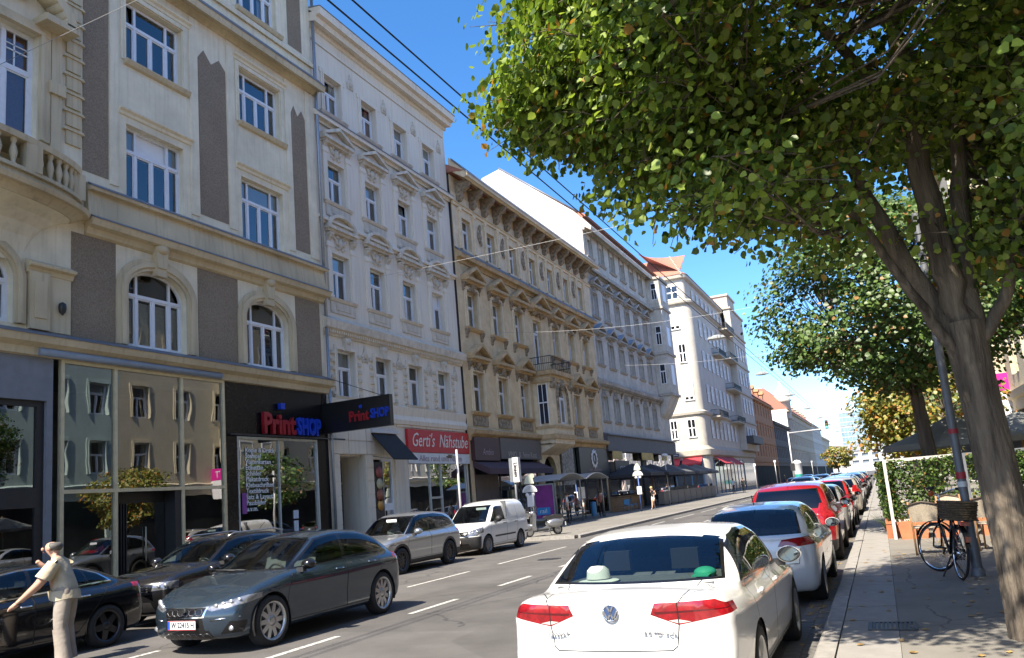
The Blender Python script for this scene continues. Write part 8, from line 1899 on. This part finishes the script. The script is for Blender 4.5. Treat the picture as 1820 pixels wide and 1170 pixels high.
for (a, b) in ((.15, 2.1), (2.2, 4.15), (4.25, 6.2), (6.3, 8.25)): MB().quad((-.75, a, .35), (-.75, b, .35), (-.75, b, 2.2), (-.75, a, 2.2)).build('glass_panel', M_shop, e)
MB().box(-.72, .5, -.02, .1, .3, 2.32).build('poster_case', M_steel, e); MB().box(-.66, .44, -.03, -.02, .42, 2.24).build('poster', pm('poster_magenta', (.2, .03, .2), .4, .3, 2), e); MB().box(-.6, .2, -.036, -.03, .62, 1.02).build('poster_field', pm('poster_cyan', (.02, .25, .55), .4, .1), e)
text('poster_lettering', 'rail', .36, MATS['white_lettering'], e, (-.2, -.042, .82))
MB().box(-.6, -.25, 1.0, 7.6, .45, .5).build('bench', M_steel, e); MB().box(.2, .28, 4.6, 5.7, 1.3, 2.0).build('timetable', M_plate, e)
e = empty('waste_bin', (-16.6, 47.6, .13)); tag(e, 'blue cylindrical bin inside the bus shelter', 'bin'); MB().lathe([(.16, .15), (.18, .2), (.18, .95), (.15, 1.02), (.001, 1.05)], n=16).build('drum', pm('bin_blue', (.04, .18, .36), .5, .1), e); MB().tube([(0, 0, 0), (0, 0, .2)], .04, 8).build('foot', M_steel, e)
e = empty('lamp_post', (-16.6, 67.3, .13)); tag(e, 'slim pale lamp post in front of the restaurant terrace', 'lamp post'); MB().tube([(0, 0, 0), (0, 0, 4.1)], [.06, .035], 10).build('shaft', M_polew, e); MB().ball((0, 0, 4.2), .3, .3, .16, 14, 8).build('lamp_head', M_plate, e)
for k, (x, y, z) in enumerate(((-16, 116, 3.6), (-15.6, 137, 4.2), (-15.6, 172, 4.4), (-15.6, 216, 4.6))):
    e = empty('street_pole', (x, y, .13)); tag(e, ('nearest', 'second', 'third', 'farthest')[k]+' of the pale poles on the left pavement beyond the white corner house', 'pole', 'pale poles on the far pavement'); MB().tube([(0, 0, 0), (0, 0, z)], .07, 8).build('shaft', M_polew, e); MB().box(-.15, .2, -.05, .05, z-.35, z).build('sign_panel', M_plate, e)
# restaurant terrace
M_tb = pm('planter_taupe', (.22, .2, .17), .75, .12, 5)
for k in range(9):
    y = 66.2+k*2.6; e = empty('terrace_planter', (-17.0, y, .13)); tag(e, 'taupe planter box number %s from the near end of the terrace row' % ('one two three four five six seven eight nine'.split()[k]), 'planter', 'planter boxes along the terrace')
    MB().box(-.25, .25, 0, 2.4, .12, 1.1).build('box', M_tb, e); MB().box(-.28, .28, -.03, 2.43, 1.1, 1.16).build('rim', M_tb, e); MB().box(-.2, .2, .1, 2.3, 0, .12).build('foot', M_black, e); MB().box(-.02, .02, .02, 2.38, 1.16, 1.45).build('wind_glass', M_shop, e)
M_paran = pm('anthracite_canvas', (.035, .036, .04), .85, .1, 5); M_parag = pm('dark_grey_canvas', (.09, .09, .092), .85, .1, 5)
for k, (y, lb) in enumerate(((62.3, 'anthracite parasol nearest the bus shelter'), (68.0, 'anthracite parasol in the middle of the terrace'), (74.2, 'grey parasol past the lamp post'), (80.4, 'grey parasol before the white corner house'), (86.5, 'grey parasol at the far end of the terrace'))):
    parasol('terrace_parasol', lb, (-18.1, y, .13), 2.9, 2.75, 3.6, M_paran if k < 2 else M_parag, 4, .04, math.pi/4*0+.0, .25, 'big parasols of the restaurant terrace')
M_bench = pm('bench_wood', (.26, .16, .08), .7, .2, 4)
for k, y in enumerate((57.2, 61.0)):
    e = empty('wooden_counter', (-18.3, y, .13)); tag(e, ('nearer' if k == 0 else 'farther')+' wooden plank counter in front of the cafe', 'counter')
    for j in range(6): MB().box(-.3, .3, 0, 3.2, .04+j*.17, .19+j*.17).build('plank', M_bench, e)
    MB().box(-.36, .36, -.06, 3.26, 1.08, 1.13).build('top', M_bench, e)
def terrace_chair(label, loc, rz, mat):
    e = empty('terrace_chair', loc, rz); tag(e, label, 'chair', 'chairs on the restaurant terrace')
    for sx in (-.2, .2):
        for sy in (-.2, .2): MB().tube([(sx*1.1, sy*1.1, 0), (sx, sy, .45)], .014, 6).build('leg', M_steel, e)
    MB().box(-.23, .23, -.23, .23, .44, .48).build('seat', mat, e); MB().box(-.23, .23, .2, .23, .52, .9).build('backrest', mat, e)
M_blc = pm('chair_blue', (.03, .22, .42), .5, .1)
for k, (x, y) in enumerate(((-16.9, 56.2), (-17.2, 58.6), (-17.9, 69), (-18, 72), (-18, 76), (-17.9, 80))): terrace_chair(('blue chair near the wooden counters', 'blue chair beside the tall stop sign', 'first dark chair behind the planters', 'second dark chair behind the planters', 'third dark chair behind the planters', 'fourth dark chair behind the planters')[k], (x, y, .13), 1.0+k, M_blc if k < 2 else M_black)
# seated guests are people
Js = pose(1.7, hipL=(0, .1, .5, .1), hipR=(0, -.1, .5, .1), pelvis=(0, 0, .52, .14), spine=(-.02, 0, .72, .13), chest=(0, 0, .95, .15), neck=(.02, 0, 1.08, .058), head=(.05, 0, 1.19, (.085, .1)), top=(.04, 0, 1.29, .07), shL=(0, .18, 1.0, .065), shR=(0, -.18, 1.0, .065), elL=(.08, .22, .76, .045), wrL=(.3, .15, .78, .03), haL=(.37, .12, .8, .036), elR=(.08, -.22, .76, .045), wrR=(.3, -.15, .78, .03), haR=(.37, -.12, .8, .036), knL=(.42, .12, .5, .07), knR=(.42, -.12, .5, .07), anL=(.42, .12, .1, .045), anR=(.42, -.12, .1, .045), toeL=(.55, .12, .05, .04), toeR=(.55, -.12, .05, .04))
person('person', 'guest in yellow-green top seated behind the terrace planters', (-17.7, 74.2, .13), 2.0, Js, BONES, regs(), [SK, pm('lime_cloth', (.35, .38, .12), .85, .1), Mdenim, Mshoe], hair_cap(MATS['brown_hair']), sub=1)
person('person', 'guest in white shirt seated at the far terrace end', (-17.8, 82.2, .13), 2.4, Js, BONES, regs(), [SK, Mwht, Mdenim, Mshoe], hair_cap(MATS['brown_hair']), sub=1)
# traffic light on a long arm
e = empty('traffic_light', (-9.4, 100, 0)); tag(e, 'white traffic light mast with long arm and green signal over the street', 'traffic light')
MB().tube([(0, 0, 0), (0, 0, 6.9)], [.11, .08], 10).build('mast', M_polew, e); MB().tube([(0, 0, 6.7), (7.5, 0, 6.85)], [.08, .05], 8).build('arm', M_polew, e); MB().box(4.25, 4.6, -.15, .15, 6.75, 7.75).build('signal_head', M_black, e)
for k, (c, em) in enumerate((((.05, .3, .2), (.1, 1, .6)), ((.1, .08, .02), None), ((.1, .02, .02), None))): MB().ball((4.42, -.17, 6.95+k*.31), .11, .04, .11, 12, 8).build('lens', pm('signal_lens%d' % k, c, .3, .1, emit=em, estr=1.2), e)
MB().box(-.25, .25, -.1, .1, 2.2, 3.1).build('signal_box', M_black, e)
e = empty('advertising_column', (-13.3, 150, .13)); tag(e, 'white and teal advertising column far down the left pavement', 'column'); MB().lathe([(.75, 0), (.75, 3.4), (.85, 3.5), (.6, 3.9), (.1, 4.1)], n=20).build('drum', M_plate, e); MB().lathe([(.76, .9), (.76, 1.6)], n=20).build('poster', pm('poster_teal', (.03, .3, .26), .5, .2, 2), e)
# scooter
def scooter(loc, rz):
    e = empty('scooter', loc, rz); tag(e, 'silver motor scooter parked behind the white van', 'scooter'); p = paint('scooter_silver', (.3, .31, .33), .7, .3); R = .22
    for x in (-.62, .66):
        w = MB().lathe([(R-.07, -.05), (R-.02, -.055), (R, 0), (R-.02, .055), (R-.07, .05), (R-.07, -.05)], n=28, axis='y').build('wheel', M_rub, e); w.location = (x, 0, R); MB().lathe([(R-.07, -.04), (.05, -.03), (.001, -.05)], n=20, axis='y').lathe([(R-.07, .04), (.05, .03), (.001, .05)], n=20, axis='y').build('rim', M_alloy, w)
    for s in (-1, 1):
        m = MB(); m.ball((-.48, s*.13, .5), .36, .11, .18, 18, 12); m.build('side_panel', p, e)
    m = MB(); m.prism([(-.9, .62), (-.85, .72), (-.15, .7), (-.12, .5), (-.2, .3), (-.75, .35)], -.13, .13, 'y'); m.build('body', p, e)
    m = MB(); m.prism([(-.15, .24), (-.15, .3), (.42, .28), (.5, .24), (.42, .2)], -.2, .2, 'y'); m.build('floor_board', M_trim, e)
    m = MB(); n = 8; Y = [-.24+.48*k/n for k in range(n+1)]
    m.add([(.46+.06*(y/.24)**2*-1, y, .26) for y in Y]+[(.5-.08*(y/.24)**2, y, .55) for y in Y]+[(.42-.06*(y/.24)**2, y*.75, .92) for y in Y], [(r*(n+1)+k, r*(n+1)+k+1, (r+1)*(n+1)+k+1, (r+1)*(n+1)+k) for r in range(2) for k in range(n)], True); m.build('leg_shield', p, e)
    MB().ball((.66, 0, .42), .2, .09, .13, 16, 10).build('front_mudguard', p, e)
    MB().prism([(.36, .26), (.5, .24), (.56, .34), (.5, .9), (.4, .98), (.36, .9), (.4, .5)], -.19, .19, 'y').build('apron', p, e); MB().prism([(-.25, .26), (-.2, .42), (.0, .34), (.4, .33), (.45, .22), (-.1, .18)], -.12, .12, 'y').build('tunnel', p, e)
    m = MB(); m.tube([(.62, 0, .3), (.4, 0, 1.0)], .03, 8); m.tube([(.36, -.32, 1.04), (.42, -.1, 1.0), (.42, .1, 1.0), (.36, .32, 1.04)], .016, 8); m.build('steering', M_trim, e)
    MB().ball((.46, 0, .98), .12, .13, .1, 14, 10).build('headset', p, e); MB().ball((.57, 0, .99), .03, .07, .06, 12, 8).build('headlight', M_lensin, e)
    for s in (-1, 1): MB().ball((.36, s*.3, 1.2), .012, .06, .045, 12, 8).tube([(.38, s*.24, 1.04), (.36, s*.29, 1.17)], .006, 5).build('mirror', M_trim, e)
    m = MB(); m.prism([(-.86, .74), (-.84, .84), (-.5, .86), (-.38, .82), (-.1, .82), (-.02, .76), (-.1, .68), (-.8, .68)], -.14, .14, 'y'); m.build('seat', M_trim, e)
    MB().ball((-.92, 0, .62), .05, .07, .06, 12, 8).build('tail_light', M_tail, e); MB().box(-.99, -.975, -.09, .09, .36, .52).build('number_plate', M_plate, e); MB().ball((-.5, -.14, .24), .2, .07, .1, 14, 8).build('engine', M_alloy, e); MB().tube([(-.2, .05, .24), (-.28, .16, .01)], .012, 6).build('stand', M_trim, e)
scooter((-13.3, 31.5, .13), math.radians(222))
